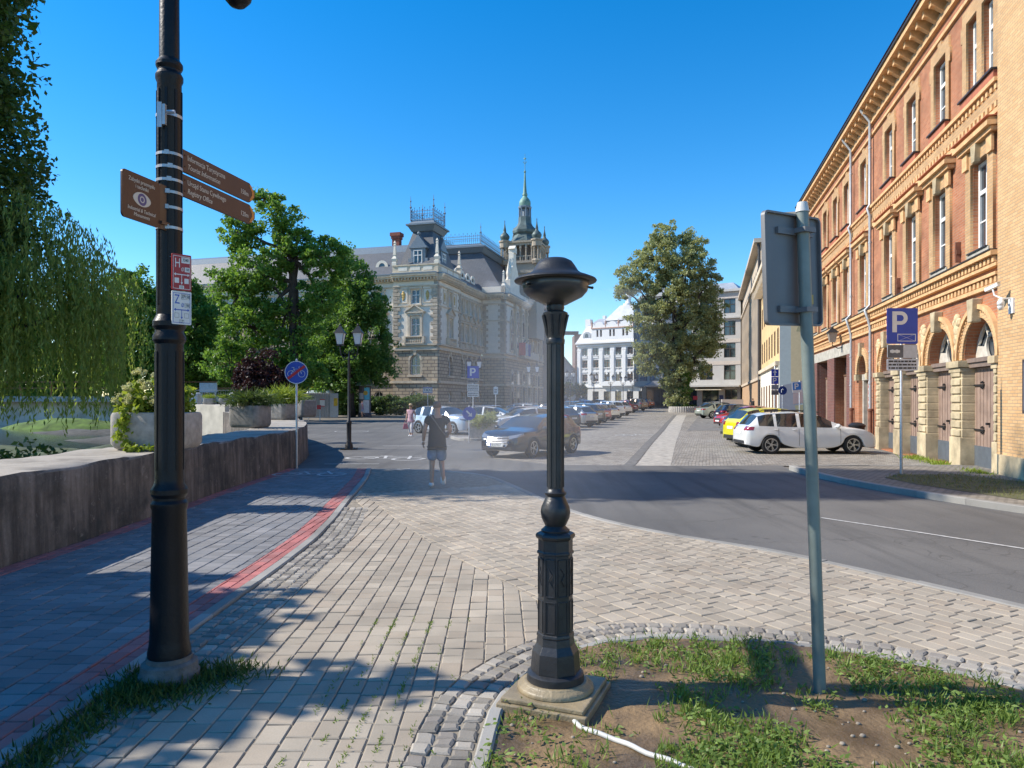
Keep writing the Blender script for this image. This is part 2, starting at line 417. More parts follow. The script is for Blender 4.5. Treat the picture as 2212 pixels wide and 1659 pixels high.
# terrain: one ground sheet to the horizon, cut away for the river bed on the left
WALL_F = [(-5.55, -6), (-5.55, 3), (-5.55, 7), (-5.65, 11), (-5.85, 14), (-5.95, 17), (-6.1, 20), (-7.0, 24.4), (-8.9, 29.5), (-11.5, 35), (-14.5, 39.5)]
wd = dense(WALL_F, .6)
sheet('ground', [(-6.2, -80), (900, -80), (900, 2400), (-900, 2400), (-900, 82), (-25, 82), (-25, 53), (-17, 53)]+[(p[0]-.7, p[1]) for p in reversed(wd)], -.06, M_ground)
M_bank = mat('bank_earth', (.06, .075, .03), .95, var=.5, scale=2.5, bmp=.5, bscale=8)
M_water = None
def watermat():
    m, n, l, b = nt('river_water'); b.inputs['Base Color'].default_value = (.022, .028, .016, 1); b.inputs['Roughness'].default_value = .04; b.inputs['IOR'].default_value = 1.33
    mp = n.new('ShaderNodeMapping'); mp.inputs['Scale'].default_value = (1, .35, 1); l.new(objvec(n), mp.inputs[0])
    bump(n, l, b, noise(n, l, 3.0, 3, mp.outputs[0]), .25, .05); return m
M_water = watermat()
sheet('river', [(-900, -80), (-6.0, -80), (-6.0, 110), (-900, 110)], -.72, M_water, cuts=(), flat=True)
# asphalt road: comes in from the right, bends left past the pavement tip, on to the bridge
KR = [(-3.9, 19.05), (-2.4, 18.75), (-1.26, 18.2), (-.51, 17.1), (.18, 14.7), (1.02, 11.75), (1.95, 10.05), (3.3, 8.5), (4.55, 6.3), (5.3, 4.6), (6.2, 2.0), (7.0, -2)]   # kerb on the pavement side
KS = [(7.75, 20.4), (7.5, 19.0), (7.42, 17.4), (7.6, 14.9), (8.4, 11.9), (9.7, 9.0), (11.4, 6.0), (13.5, 2.6), (16.5, -2)]        # kerb on the far side
road_pts = dense(KR, .5)+list(reversed(dense(KS, .5)))+[(4.6, 20.2), (1.1, 20.6), (-.6, 23), (-1.2, 30), (1.0, 38), (3, 46), (-7, 62), (-22, 58), (-14.3, 39.4), (-8.8, 29.5), (-6.95, 24.4), (-6.05, 20.1), (-5.9, 19.0)]
sheet('road', road_pts, -.022, M_asph, cuts=(45,))
sheet('plaza', [(-.6, 23), (1.1, 20.6), (4.6, 20.2), (7.75, 20.4), (11.9, 19), (14, 27.5), (17.5, 42), (25, 60), (40, 122), (-10, 126), (-14, 75), (3, 46), (1.0, 38), (-1.2, 30)], -.03, M_cob)
q = [G(1513, 893), G(1567, 893), G(1572, 929), G(1484, 929)]
sheet('parking_bay_shade', [(p.x, p.y) for p in q], -.024, mat('shade_dark_setts', (.17, .16, .145), .85, var=.35, scale=3), cuts=(45,))  # dark sheet on the parking setts, with their shade put into the colour
gut = [G(1459, 896), G(1441, 915), G(1404, 955), G(1362, 1004)]
sheet('gutter', [(p.x-.2, p.y) for p in gut]+[(p.x+.12, p.y) for p in reversed(gut)], -.02, mat('gutter_setts', (.15, .14, .125), .8, var=.4, scale=5), cuts=(45,))
sheet('gutter_edge', [(p.x+.16, p.y) for p in gut]+[(p.x+1.15, p.y) for p in reversed(gut)], -.025, mat('pale_setts', (.37, .34, .29), .8, var=.35, scale=4), cuts=(45,))

# cycle path, red edge lines, kerb, setts, pavement
K1 = [(-2.62, -1), (-2.6, 2), (-2.6, 8.2), (-2.74, 10.5), (-3.02, 12.9), (-3.45, 16.6), (-3.85, 19.1)]
K1d = dense(K1, .3)
sheet('path_bed', [(-5.7, -2), (-2.5, -2)]+offset(K1d, .02)+[(-5.9, 19.15)], -.004, M_sandl, cuts=())
pe = offset(K1d, -.06); red_in = offset(K1d, -.305)
wl_in = dense([(-5.3, -6), (-5.3, 7), (-5.4, 11), (-5.6, 14), (-5.68, 17), (-5.85, 20)], .3)
wl_out = dense([(-5.545, -6), (-5.545, 7), (-5.645, 11), (-5.845, 14), (-5.945, 17), (-6.095, 20)], .3)
far = [(-7, 19.1), (0, 19.1)]
pave('cycle_path', (0, 0), 0.0, (-6.2, -2.5, 1.5, 19.4), [(red_in, -1), (wl_in, 1), (far, 1)], .2, (.165,), .009, .014, M_path)
for nm, lo, hi in (('red_edge_line', red_in, pe), ('red_edge_line', wl_out, wl_in)):
    pave(nm, (0, 0), 0.0, (-6.3, -2.5, 1.5, 19.0), [(lo, 1), (hi, -1), (far, 1)], .1225, (.2, .165), .008, .014, M_red)
strip('kerb', K1, .115, -.05, .024, M_kerb, seg=1.0)
SE = [(-2.54, 1.2), (-2.54, 8.2), (-2.68, 10.5), (-2.9, 12.2)]
setts('sett_strip', SE, 4, .112, .003, M_sett)
SEr = dense([(-2.09, 0), (-2.09, 8.2), (-2.23, 10.4), (-2.5, 12.0), (-2.85, 13.0), (-3.05, 14), (-3.38, 16.6), (-3.78, 19.1)], .2)
ISL = [(-.22, 1.6), (-.2, 3.0), (-.15, 3.6), (-.03, 4.4), (.42, 5.12), (1.05, 5.45), (2.05, 5.28), (2.75, 4.9), (3.25, 4.45), (3.9, 3.75), (4.6, 2.7), (5.0, 1.6)]
ISLd = dense(ISL, .1); ISo = offset(ISLd, -.4)
SEAM = dense([(.5, 5.0), (.5, 5.7), (.2, 6.6), (-.3, 7.6), (-.89, 8.8), (-1.8, 11), (-2.9, 14)], .2)
KRl = offset(dense(KR, .3), -.07)     # pavement edge of the road kerb (line runs toward the camera, so left = pavement... kept with side -1)
KRp = offset(dense(KR, .3), .07)
sheet('pavement_bed', K1d+[(-2.4, 18.75)]+dense(KR[2:], .3)[1:], -.009, M_sand, cuts=())
pave('pavement', (0, 0), .02, (-4.2, 1.2, 1.2, 19.2), [(SEr, 1), (SEAM, -1), (ISo, -1), (far, 1)], .152, (.225, .19, .15, .225), .009, .0, M_pav, e=.007)
ang = math.atan2(-.88, .48)-math.pi/2
pave('pavement', (.5, 5.7), ang, (-9.5, 9, -9, 16), [(SEAM, 1), (KRp, 1), (ISo, -1), (SEr, 1)], .152, (.225, .19, .15, .225), .009, .0, M_pav, e=.007)
strip('kerb', KR, .13, -.08, .006, M_kerb, seg=1.0)
setts('sett_strip', ISo, 3, .112, .006, M_sett, .11)
strip('kerb', [(p[0], p[1]) for p in ISL], .085, -.05, .03, M_kerb, seg=.8)
# soil island
def soil():
    m, n, l, b = nt('wet_soil'); tc = objvec(n)
    f = noise(n, l, 2.2, 6, tc); g = noise(n, l, 30, 4, tc)
    c = mixc(n, l, ramp(n, l, f, .35, .65), (.10, .066, .034), (.25, .165, .085))
    c = mixc(n, l, .5, c, mixc(n, l, g, (.6, .6, .6), (1.25, 1.25, 1.25)), 'MULTIPLY')
    l.new(c, b.inputs['Base Color'])
    r = n.new('ShaderNodeMapRange'); r.inputs[1].default_value = .4; r.inputs[2].default_value = .6; r.inputs[3].default_value = .35; r.inputs[4].default_value = .9; l.new(f, r.inputs[0]); l.new(r.outputs[0], b.inputs['Roughness'])
    bump(n, l, b, g, .8, .02); return m
M_soil = soil()
def in_poly(x, y, P):
    c = False; j = len(P)-1
    for i in range(len(P)):
        if (P[i][1] > y) != (P[j][1] > y) and x < (P[j][0]-P[i][0])*(y-P[i][1])/(P[j][1]-P[i][1])+P[i][0]: c = not c
        j = i
    return c
isl_in = offset(ISLd, .02)
def soil_z(x, y): return .024+.012*math.sin(3.1*x+1)*math.sin(2.7*y+.4)+.006*math.sin(9*x+3*y)+.004*math.sin(23*x-17*y)
bm = bmesh.new(); grid = {}
for i in range(-6, 106):
    for j in range(30, 112):
        x, y = i*.05, j*.05
        if in_poly(x, y, isl_in): grid[i, j] = bm.verts.new((x, y, soil_z(x, y)))
for (i, j) in list(grid):
    q = [(i, j), (i+1, j), (i+1, j+1), (i, j+1)]
    k = [grid[a] for a in q if a in grid]
    if len(k) >= 3: bm.faces.new(k)
me = bpy.data.meshes.new('soil'); bm.to_mesh(me); bm.free(); me.materials.append(M_soil); me.shade_smooth()
struct(link(bpy.data.objects.new('soil', me)))
sheet('soil_bed', isl_in, -.055, M_soil, cuts=())

# right-hand pavement with its kerb and grass verge
bl = lambda y: 12.4+.24*(y-19.5)
sheet('side_pavement', [(p[0]+.1, p[1]) for p in dense(KS[1:7], .4)]+[(40, 6), (40, 19.3), (bl(19.3), 19.3)], .075, brickmat('sett_paving', (.36, .32, .26), (.24, .215, .18), (.13, .115, .09), .18, .12, .014, plane='flat', var=.3), cuts=())
strip('kerb', KS[1:], .16, -.08, .1, M_kerb, seg=1.0)
strip('kerb', [(7.55, 19.25), (9.5, 19.35), (bl(19.3)-.1, 19.35)], .12, -.08, .085, M_kerb, seg=1.0)
VERGE = [(9.2, 16.9), (10.6, 16.9), (13.2, 9), (14, 6), (12.2, 6), (10.4, 9.4), (9.1, 12.2), (8.5, 14.9), (8.5, 16.2)]
sheet('verge_soil', VERGE, .082, mat('verge_earth', (.10, .10, .045), .95, var=.4, scale=5, bmp=.4), cuts=())

# painted road markings
M_white = mat('road_paint', (.46, .455, .44), .8, var=.3, scale=14)
class Rib(MB):
    k = 0
    def rib(s, pts, w, loc=(0, 0), rz=0, sc=1.0, z=-.018, asp=1.0, closed=False):
        pts = [V((p[0]*sc, p[1]*sc*asp)) for p in pts]
        if closed: pts = pts+[pts[0], pts[1]]
        ca, sa = math.cos(rz), math.sin(rz); Rib.k += 1; zz = z+.0004*(Rib.k % 9)
        L, Rr = [], []
        for i, p in enumerate(pts):
            d = (pts[min(i+1, len(pts)-1)]-pts[max(i-1, 0)]).normalized(); nn = V((d.y, -d.x))*w/2
            for lst, q in ((L, p+nn), (Rr, p-nn)): x, y = loc[0]+q.x*ca-q.y*sa, loc[1]+q.x*sa+q.y*ca; lst.append((x, y, zz+gz(y)))
        n = len(L); s.add(L+Rr, [(i, i+1, n+i+1, n+i) for i in range(n-1)])
def bike(loc, rz, sc, z=-.017, asp=1.0, name='cycle_symbol'):
    rb = Rib()
    for cx in (-.55, .55): rb.rib(circ(cx, .34, .33, 20), .08*sc, loc, rz, sc, z, asp, True)
    for st in ([(-.55, .34), (-.25, .85), (.3, .85), (.0, .34), (-.55, .34)], [(0, .34), (-.3, 1.0)], [(.55, .34), (.25, 1.1), (.5, 1.12)], [(-.45, 1.0), (-.15, 1.0)]):
        rb.rib(st, .07*sc, loc, rz, sc, z, asp)
    return struct(rb.build(name, M_white))
p = G(640, 1034); bike((-5.0, 17.2), 0, 1.0, .018)
p = G(830, 1022); bike((p.x-.1, p.y), .05, 1.25, -.015, .9)
p = G(815, 992); bike((p.x, p.y), -.3, 1.5, -.015, 1.0)
p = G(1385, 940); bike((p.x, p.y), .3, 1.3, -.022, 1.3)
rb = Rib()
a = [G(1774, 1116), G(1990, 1148), G(2211, 1182), G(2400, 1212)]; rb.rib([(p.x, p.y) for p in a], .06)
for px, py, dx in ((760, 1001, .8), (700, 1018, 1.2), (900, 962, 1.4)): p = G(px, py); rb.rib([(p.x-dx, p.y), (p.x+dx, p.y)], .1)
for px, py, dx in ((760, 931, 1.0),): p = G(px, py); rb.rib(circ(p.x, p.y, 1.0, 20), .09, closed=True)
struct(rb.build('road_marking', M_white))

# parapet wall along the river
def wallmat():
    m, n, l, b = nt('stained_concrete'); tc = objvec(n); b.inputs['Roughness'].default_value = .92
    mp = n.new('ShaderNodeMapping'); mp.inputs['Scale'].default_value = (3.5, 3.5, .35); l.new(tc, mp.inputs[0])
    st = noise(n, l, 1.6, 6, mp.outputs[0], .65); bl_ = noise(n, l, 1.2, 6, tc, .7); fn = noise(n, l, 38, 4, tc)
    c = mixc(n, l, ramp(n, l, st, .38, .62), (.085, .068, .055), (.24, .195, .16))
    c = mixc(n, l, ramp(n, l, bl_, .42, .66), c, (.055, .05, .042))
    c = mixc(n, l, ramp(n, l, noise(n, l, 5, 6, tc, .75), .6, .75), c, (.36, .31, .26))
    c = mixc(n, l, .6, c, mixc(n, l, fn, (.55, .55, .55), (1.25, 1.25, 1.25)), 'MULTIPLY')
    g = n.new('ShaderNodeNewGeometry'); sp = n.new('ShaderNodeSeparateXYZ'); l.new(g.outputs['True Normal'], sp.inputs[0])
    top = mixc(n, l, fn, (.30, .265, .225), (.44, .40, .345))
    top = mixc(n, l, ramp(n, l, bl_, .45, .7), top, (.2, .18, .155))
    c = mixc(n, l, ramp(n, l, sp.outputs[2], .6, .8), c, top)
    l.new(c, b.inputs['Base Color']); bump(n, l, b, fn, .5, .012); return m
M_wall = wallmat()
def river_wall():
    D = dense(WALL_F, .22); mb = MB(); n = len(D); rows = []
    th = lambda y: 1.45
    def row(d, z): rows.append([(p[0], p[1], z(p)) for p in offset(D, d)])
    top = lambda p: 1.0+max(0, p[1]-20)*.012+.012*math.sin(p[1]*3.3)+R.uniform(-.008, .008)
    row(0, lambda p: -.1); row(-.012, lambda p: .35); row(-.025, lambda p: .7); row(-.03, lambda p: .95+max(0, p[1]-20)*.012+R.uniform(-.012, .012)); row(-.06, top); row(-.5, top); row(-1.0, top); row(-1.5, top); row(-1.52, lambda p: -1.2)
    vs = [v for r_ in rows for v in r_]; k = len(rows)
    fs = [(r_*n+i, r_*n+i+1, (r_+1)*n+i+1, (r_+1)*n+i) for r_ in range(k-1) for i in range(n-1)]
    fs += [tuple(r_*n for r_ in range(k)), tuple(r_*n+n-1 for r_ in range(k))]
    mb.add(vs, fs); o = mb.build('parapet_wall', M_wall, smooth='auto', angle=50)
    tag(o, 'long low stained concrete parapet wall beside the cycle path', 'wall')
river_wall()

# ================================================================ BUILDINGS
M_glass = glassmat('window_glass')
M_glassb = glassmat('window_glass_blue', (.05, .08, .11), .05)
M_wfr = mat('white_window_frame', (.72, .72, .70), .45, var=.06)
M_dkfr = mat('dark_window_frame', (.07, .05, .04), .5, var=.1)
M_brown_fr = mat('brown_window_frame', (.16, .085, .05), .5, var=.15)
M_curtain = mat('curtain', (.55, .55, .52), .9, var=.15)
M_metal_d = mat('dark_sheet_metal', (.055, .05, .05), .5, .3, var=.15)
M_zinc = mat('zinc_pipe', (.42, .43, .44), .5, .4, var=.12)
M_rust = mat('rusty_iron', (.20, .085, .05), .85, var=.3)
M_iron = mat('black_iron', (.02, .02, .022), .5, .2, var=.15)

# ---------------------------------------------------------------- red brick building on the right
M_rb = brickmat('red_brick', (.57, .225, .105), (.46, .16, .07), (.44, .28, .18), var=.5)
M_yb = brickmat('yellow_brick', (.64, .40, .19), (.54, .31, .14), (.42, .31, .2), var=.25)
M_ybl = brickmat('pale_yellow_brick', (.74, .47, .23), (.64, .38, .17), (.42, .30, .19), var=.2)
M_ymold = mat('yellow_brick_moulding', (.62, .375, .18), .85, var=.22, scale=5, bmp=.3, bscale=40)
M_rmold = mat('red_terracotta', (.42, .14, .075), .8, var=.2, scale=5)
M_drb = brickmat('dark_red_brick', (.22, .07, .05), (.15, .05, .04), (.22, .18, .15), var=.2)
M_sandst = mat('sandstone', (.46, .37, .23), .9, var=.35, scale=2.2, bmp=.5, bscale=25)
M_door = mat('grey_brown_door_wood', (.27, .185, .14), .75, var=.22, scale=3)
M_dplate = mat('door_kick_plate', (.11, .125, .14), .6, .2, var=.15)
M_stone_l = mat('grey_stone_lintel', (.40, .37, .31), .9, var=.25, scale=4)

S = lambda y: (y-12)*1.0284
BD = (.2334, .9724); BN = (-.9724, .2334)
FB = Mx((10.6, 12, 0), BD, BN)
bh = thing('brick_building', 'long red brick building with yellow brick bands, arched doors and white windows', 'building', (10.6+BD[0]*18, 12+BD[1]*18, 0))
ARCH = [(6.62, 2.05), (9.46, 2.05), (12.27, 1.95), (14.96, 1.95)]
SX = [9.4, 12.1, 14.8, 18.6, 21.8, 24.3, 26.9, 29.6, 32.0]
def brick():
    P = bh; LEN = 33.2; HT = 13.05
    holes = []
    for c, w in ARCH: holes.append(arch(c-w/2, c+w/2, -.02, 2.95, 16))
    holes.append(arch(18.0, 19.6, -.02, 3.0, 14))
    GAR = [(21.7, 24.5), (26.2, 29.2)]
    for a, b in GAR: holes.append(rect(a, b, -.02, 4.0))
    W1 = [6.5]+SX
    for c in W1: holes.append(rect(c-.52, c+.52, 5.72, 8.08))
    for c in SX: holes.append(rect(c-.5, c+.5, 9.98, 12.0))
    for c in (5.98, 7.0): holes.append(rect(c-.36, c+.36, 9.98, 12.0))
    wall = fill('wall', [rect(-6, LEN, -.3, HT+.3)]+[h for h in holes], -.75, 0, M_rb, P, FB)
    mb = MB(); mb.box(-6, LEN, -9, -.76, -.3, HT); mb.build('rear_wall', M_rb, P, FB)
    # yellow brick corner section, a little proud of the red wall
    mb = MB(); mb.box(-6, 5.3, 0, .09, .55, HT); mb.build('corner_wall', M_ybl, P, FB)
    mb = MB(); mb.box(-6.05, 5.36, 0, .16, -.3, .55); mb.build('plinth', M_sandst, P, FB)
    # string courses with dentils
    def course(z0, z1, d, m=M_ymold, a=5.3, b=LEN, name='string_course'): q = MB(); q.box(a, b, 0, d, z0, z1); return q.build(name, m, P, FB)
    def dent(z0, z1, d, step, wd, a=5.35, b=LEN, m=M_ymold, name='dentil_row'):
        q = MB(); x = a; top = []
        while x < b: top += [(x, .03), (x, d), (x+wd, d), (x+wd, .03)]; x += step
        q.prism([(a, 0)]+top+[(top[-1][0], 0)], z0, z1, 'z')
        return q.build(name, m, P, FB)
    course(4.62, 4.72, .1); dent(4.74, 4.88, .1, .26, .13); course(4.9, 4.98, .14)
    course(5.12, 5.2, .13); dent(5.22, 5.36, .16, .24, .12); course(5.38, 5.5, .24); course(5.505, 5.53, .27, M_metal_d, name='ledge_flashing')
    course(8.86, 8.98, .08); dent(9.0, 9.14, .1, .26, .13); course(9.16, 9.42, .06, M_yb, name='string_band'); dent(9.44, 9.58, .1, .26, .13); course(9.6, 9.7, .16)
    course(12.55, 12.65, .08, name='string_course')
    # eaves cornice
    course(13.0, 13.08, .12, name='cornice'); course(13.10, 13.32, .07, M_yb, a=-6, name='cornice')
    x = -2.2; bk = None
    while x < LEN:
        if bk is None: q = MB(); q.prism([(0, 13.42), (0, 13.22), (.05, 13.22), (.3, 13.4), (.42, 13.42), (.42, 13.62), (0, 13.62)], 0, .19, 'x'); bk = q.build('cornice_bracket', M_ymold, P, FB @ T((x, 0, 0))).data
        else: put('cornice_bracket', bk, P, FB @ T((x, 0, 0)))
        x += .62
    course(13.625, 13.8, .56, a=-6, name='cornice'); course(13.81, 13.9, .62, M_metal_d, a=-6.2, name='gutter')
    q = MB(); q.prism([(.66, 13.92), (-4.6, 16.2), (-9.5, 13.92)], -6.2, LEN+.1, 'x'); q.build('roof', mat('roof_metal', (.13, .045, .04), .5, .2), P, FB)
    # archivolts, keystones, piers
    for k, (c, w) in enumerate(ARCH):
        r = w/2
        ring = lambda a, b, y1, nm, m: fill(nm, [[(c+b*math.cos(t), 2.95+b*math.sin(t)) for t in [math.pi*i/20 for i in range(21)]]+[(c+a*math.cos(t), 2.95+a*math.sin(t)) for t in [math.pi*i/20 for i in range(20, -1, -1)]]], .002, y1, m, P, FB)
        ring(r+.02, r+.24, .05, 'archivolt', M_ybl); ring(r+.24, r+.36, .12, 'archivolt', M_ymold)
        q = MB()
        for i in range(2, 29):
            t = math.pi*i/30; rr = r+.19; cx, cz = c+rr*math.cos(t), 2.95+rr*math.sin(t)
            q.box(cx-.025, cx+.025, .05, .075, cz-.025, cz+.025)
        q.build('archivolt_dentils', M_ymold, P, FB)
        q = MB(); q.prism([(c-.13, 2.95+r-.1), (c+.13, 2.95+r-.1), (c+.2, 2.95+r+.5), (c-.2, 2.95+r+.5)], 0, .24); q.build('keystone', M_sandst, P, FB, bevel=.02)
        # door leaf, transom, fan light, iron hinges
        d = MB(); d.box(c-r, c+r, -.36, -.26, 0, 2.72)
        for i in range(-4, 5): d.box(c+i*.22-.006, c+i*.22+.006, -.26, -.248, .62, 2.68)
        dr = d.build('door', M_door, P, FB)
        q = MB(); q.box(c-r+.02, c+r-.02, -.26, -.24, .03, .62); q.build('kick_plate', M_dplate, dr, FB)
        q = MB()
        for z in (1.05, 2.25):
            for sgn in (-1, 1):
                x0 = c+sgn*(r-.02); x1 = c+sgn*(r-.62); q.box(min(x0, x1), max(x0, x1), -.26, -.225, z-.025, z+.025)
                for a in range(8): t = a*math.pi/4; q.box(c+sgn*(r-.55)+.09*math.cos(t)-.02, c+sgn*(r-.55)+.09*math.cos(t)+.02, -.26, -.22, z+.09*math.sin(t)-.02, z+.09*math.sin(t)+.02)
        q.box(c+.03, c+.12, -.26, -.18, 1.2, 1.26); q.build('hinge', M_iron, dr, FB)
        q = MB(); q.box(c-r-.02, c+r+.02, -.36, -.1, 2.73, 2.95); q.box(c-r-.02, c+r+.02, -.1, -.05, 2.86, 2.97); q.build('transom', mat('transom_wood', (.20, .145, .115), .7), P, FB)
        fr = fill('fan_light', [arch(c-r, c+r, 2.96, 2.97, 16), circ(c, 3.28, .34, 18), *[[(c+(r-.08)*math.cos(t0), 2.99+(r-.08)*math.sin(t0)), (c+(r-.08)*math.cos(t1), 2.99+(r-.08)*math.sin(t1)), (c+.5*math.cos(t1), 3.1+.5*math.sin(t1)), (c+.5*math.cos(t0), 3.1+.5*math.sin(t0))] for t0, t1 in ((.35, 1.05), (1.15, 1.95), (2.1, 2.8))]], -.34, -.28, mat('fan_frame', (.55, .50, .42), .6), P, FB)
        q = MB(); q.prism(arch(c-r, c+r, 2.96, 2.97, 16), -.38, -.36); q.build('pane', M_glass, fr, FB)
    edges = [ARCH[0][0]-ARCH[0][1]/2]
    for k in range(5):
        if k == 0: x0, x1 = 5.32, ARCH[0][0]-ARCH[0][1]/2
        elif k == 4: x0, x1 = ARCH[3][0]+ARCH[3][1]/2, 16.45
        else: x0, x1 = ARCH[k-1][0]+ARCH[k-1][1]/2, ARCH[k][0]-ARCH[k][1]/2
        q = MB(); q.box(x0-.012, x1+.012, -.74, .11, -.1, .82)
        z = .84
        while z < 2.6:
            h = .235; q.box(x0-.01, x1+.01, -.74, .06, z, z+h-.03)
            q.box(x0+.06, x1-.06, .06, .10, z+.02, z+h-.05); z += h
        q.box(x0-.006, x1+.006, -.74, .05, .8, 2.62)
        q.box(x0-.03, x1+.03, -.74, .12, 2.62, 2.74); q.box(x0-.06, x1+.06, -.74, .18, 2.75, 2.93)
        q.build('pier', M_sandst, P, FB, bevel=.012)
        if k:
            q = MB(); cx = (x0+x1)/2
            for (a, b, s_) in ((0, 3.55, .2), (0, 3.8, .22), (-.12, 4.0, .14), (.12, 4.0, .14), (0, 4.12, .15), (0, 3.3, .14)): q.ball((cx+a, .03, b), (s_, .09, s_), 10, 6)
            q.build('carved_cartouche', mat('carved_sandstone', (.55, .42, .24), .9, var=.35, scale=12, bmp=.8, bscale=18), P, FB, smooth=True)
    # narrow arched doorway, stone surround
    c, r = 18.8, .8
    fill('archivolt', [[(c+1.1*math.cos(math.pi*i/20), 3.0+1.1*math.sin(math.pi*i/20)) for i in range(21)]+[(c+.82*math.cos(math.pi*i/20), 3.0+.82*math.sin(math.pi*i/20)) for i in range(20, -1, -1)]], .002, .09, M_ybl, P, FB)
    q = MB(); q.prism([(c-.1, 3.75), (c+.1, 3.75), (c+.16, 4.3), (c-.16, 4.3)], 0, .18); q.build('keystone', M_sandst, P, FB)
    for a_ in (-1.15, .8): q = MB(); q.box(c+a_, c+a_+.35, -.5, .12, 2.72, 2.98); q.build('impost', M_sandst, P, FB)
    q = MB(); q.box(c-.8, c-.6, -.4, -.15, 0, 2.9); q.box(c+.6, c+.8, -.4, -.15, 0, 2.9); q.box(c-.8, c+.8, -.4, -.13, 2.72, 2.98); q.build('door_surround', M_stone_l, P, FB)
    q = MB(); q.box(c-.6, c+.6, -.42, -.3, 0, 2.72); q.build('door', M_door, P, FB)
    q = MB(); q.prism(arch(c-.8, c+.8, 2.98, 3.0, 12), -.42, -.34); q.build('fan_light', M_glass, P, FB)
    # garage doors in dark brick frames under a concrete lintel
    q = MB(); q.box(20.9, 30.2, 0, .05, 4.0, 4.5); q.build('lintel', M_stone_l, P, FB)
    for a, b in ((20.95, 21.7), (24.5, 26.2), (29.2, 29.95)): q = MB(); q.box(a, b, -.7, .06, -.1, 3.995); q.build('garage_pier', M_drb, P, FB)
    for a, b in GAR:
        q = MB(); q.box(a, b, -.5, -.42, 0, 3.05)
        n = int((b-a)/.16)
        for i in range(n): q.box(a+i*.16+.075, a+i*.16+.085, -.42, -.412, .1, 3.0)
        g = q.build('garage_door', M_door, P, FB)
        q = MB(); q.box(a, b, -.48, -.38, 3.06, 3.14); q.box((a+b)/2-.04, (a+b)/2+.04, -.48, -.38, 3.14, 4); q.build('door_transom', M_brown_fr, P, FB)
        q = MB(); q.box(a, b, -.52, -.49, 3.14, 4); q.build('pane', M_glass, g, FB)
    # windows
    def win(w, h):
        f = MB(); t = .09
        for x0, x1, z0, z1 in ((-w/2, -w/2+t, 0, h), (w/2-t, w/2, 0, h), (-w/2+t, w/2-t, 0, t), (-w/2+t, w/2-t, h-t, h), (-w/2+t, w/2-t, h*.66-.05, h*.66+.06), (-.05, .05, t, h*.66-.05), (-.03, .03, h*.66+.06, h-t)): f.box(x0, x1, -.2, -.12, z0, z1)
        f.box(-w/2+t, -.05, -.19, -.14, h*.33-.02, h*.33+.02); f.box(.05, w/2-t, -.19, -.14, h*.33-.02, h*.33+.02)
        g = MB(); g.box(-w/2+.02, w/2-.02, -.185, -.165, .02, h-.02)
        c_ = MB(); n = 9
        vs = []; 
        for i in range(n+1):
            for z in (.05, h*.62): vs.append((-w/2+.05+(w-.1)*i/n, -.46+.03*math.sin(i*2.4), z))
        c_.add(vs, [(2*i, 2*i+2, 2*i+3, 2*i+1) for i in range(n)])
        return f, g, c_
    def place(c, z, w, h, first):
        K = FB @ T((c, 0, z)); key = (w, h)
        if key not in first:
            f, g, cu = win(w, h); a = f.build('window', M_wfr, P, K); b = g.build('pane', M_glass, a, K)
            first[key] = (a.data, b.data)
        else: a = put('window', first[key][0], P, K); put('pane', first[key][1], a, K)
        return a
    first = {}
    for c in W1:
        K = FB @ T((c, 0, 0)); place(c, 5.76, 1.04, 2.3, first)
        if 'sur' not in first:
            fx = [rect(-.88, .88, 5.55, 8.42), rect(-.53, .53, 5.72, 8.07)]; s_ = fill('window_surround', fx, .002, .07, M_yb, P, K); first['sur'] = s_.data
            q = MB(); q.box(-.95, -.62, .07, .13, 8.0, 8.42); q.box(.62, .95, .07, .13, 8.0, 8.42); q.box(-1.1, 1.1, .002, .2, 8.44, 8.55); q.box(-1.16, 1.16, .002, .3, 8.56, 8.68); q.box(-1.12, 1.12, .002, .24, 8.69, 8.76); o = q.build('window_hood', M_ymold, P, K); first['hood'] = o.data
            q = MB(); q.prism([(-.1, 8.0), (.1, 8.0), (.17, 8.45), (-.17, 8.45)], .06, .2); o = q.build('keystone', M_sandst, P, K); first['key'] = o.data
            q = MB(); q.box(-.7, .7, -.14, .1, 5.56, 5.7); o = q.build('sill', M_stone_l, P, K); first['sill'] = o.data
            q = MB(); q.box(-.62, .62, -.13, .14, 5.705, 5.735); o = q.build('sill_flashing', M_metal_d, P, K); first['fl'] = o.data
            q = MB(); q.box(-1.18, 1.18, .002, .33, 8.765, 8.79); o = q.build('hood_flashing', M_rmold, P, K); first['hf'] = o.data
        else:
            for nm, k in (('window_surround', 'sur'), ('window_hood', 'hood'), ('keystone', 'key'), ('sill', 'sill'), ('sill_flashing', 'fl'), ('hood_flashing', 'hf')): put(nm, first[k], P, K)
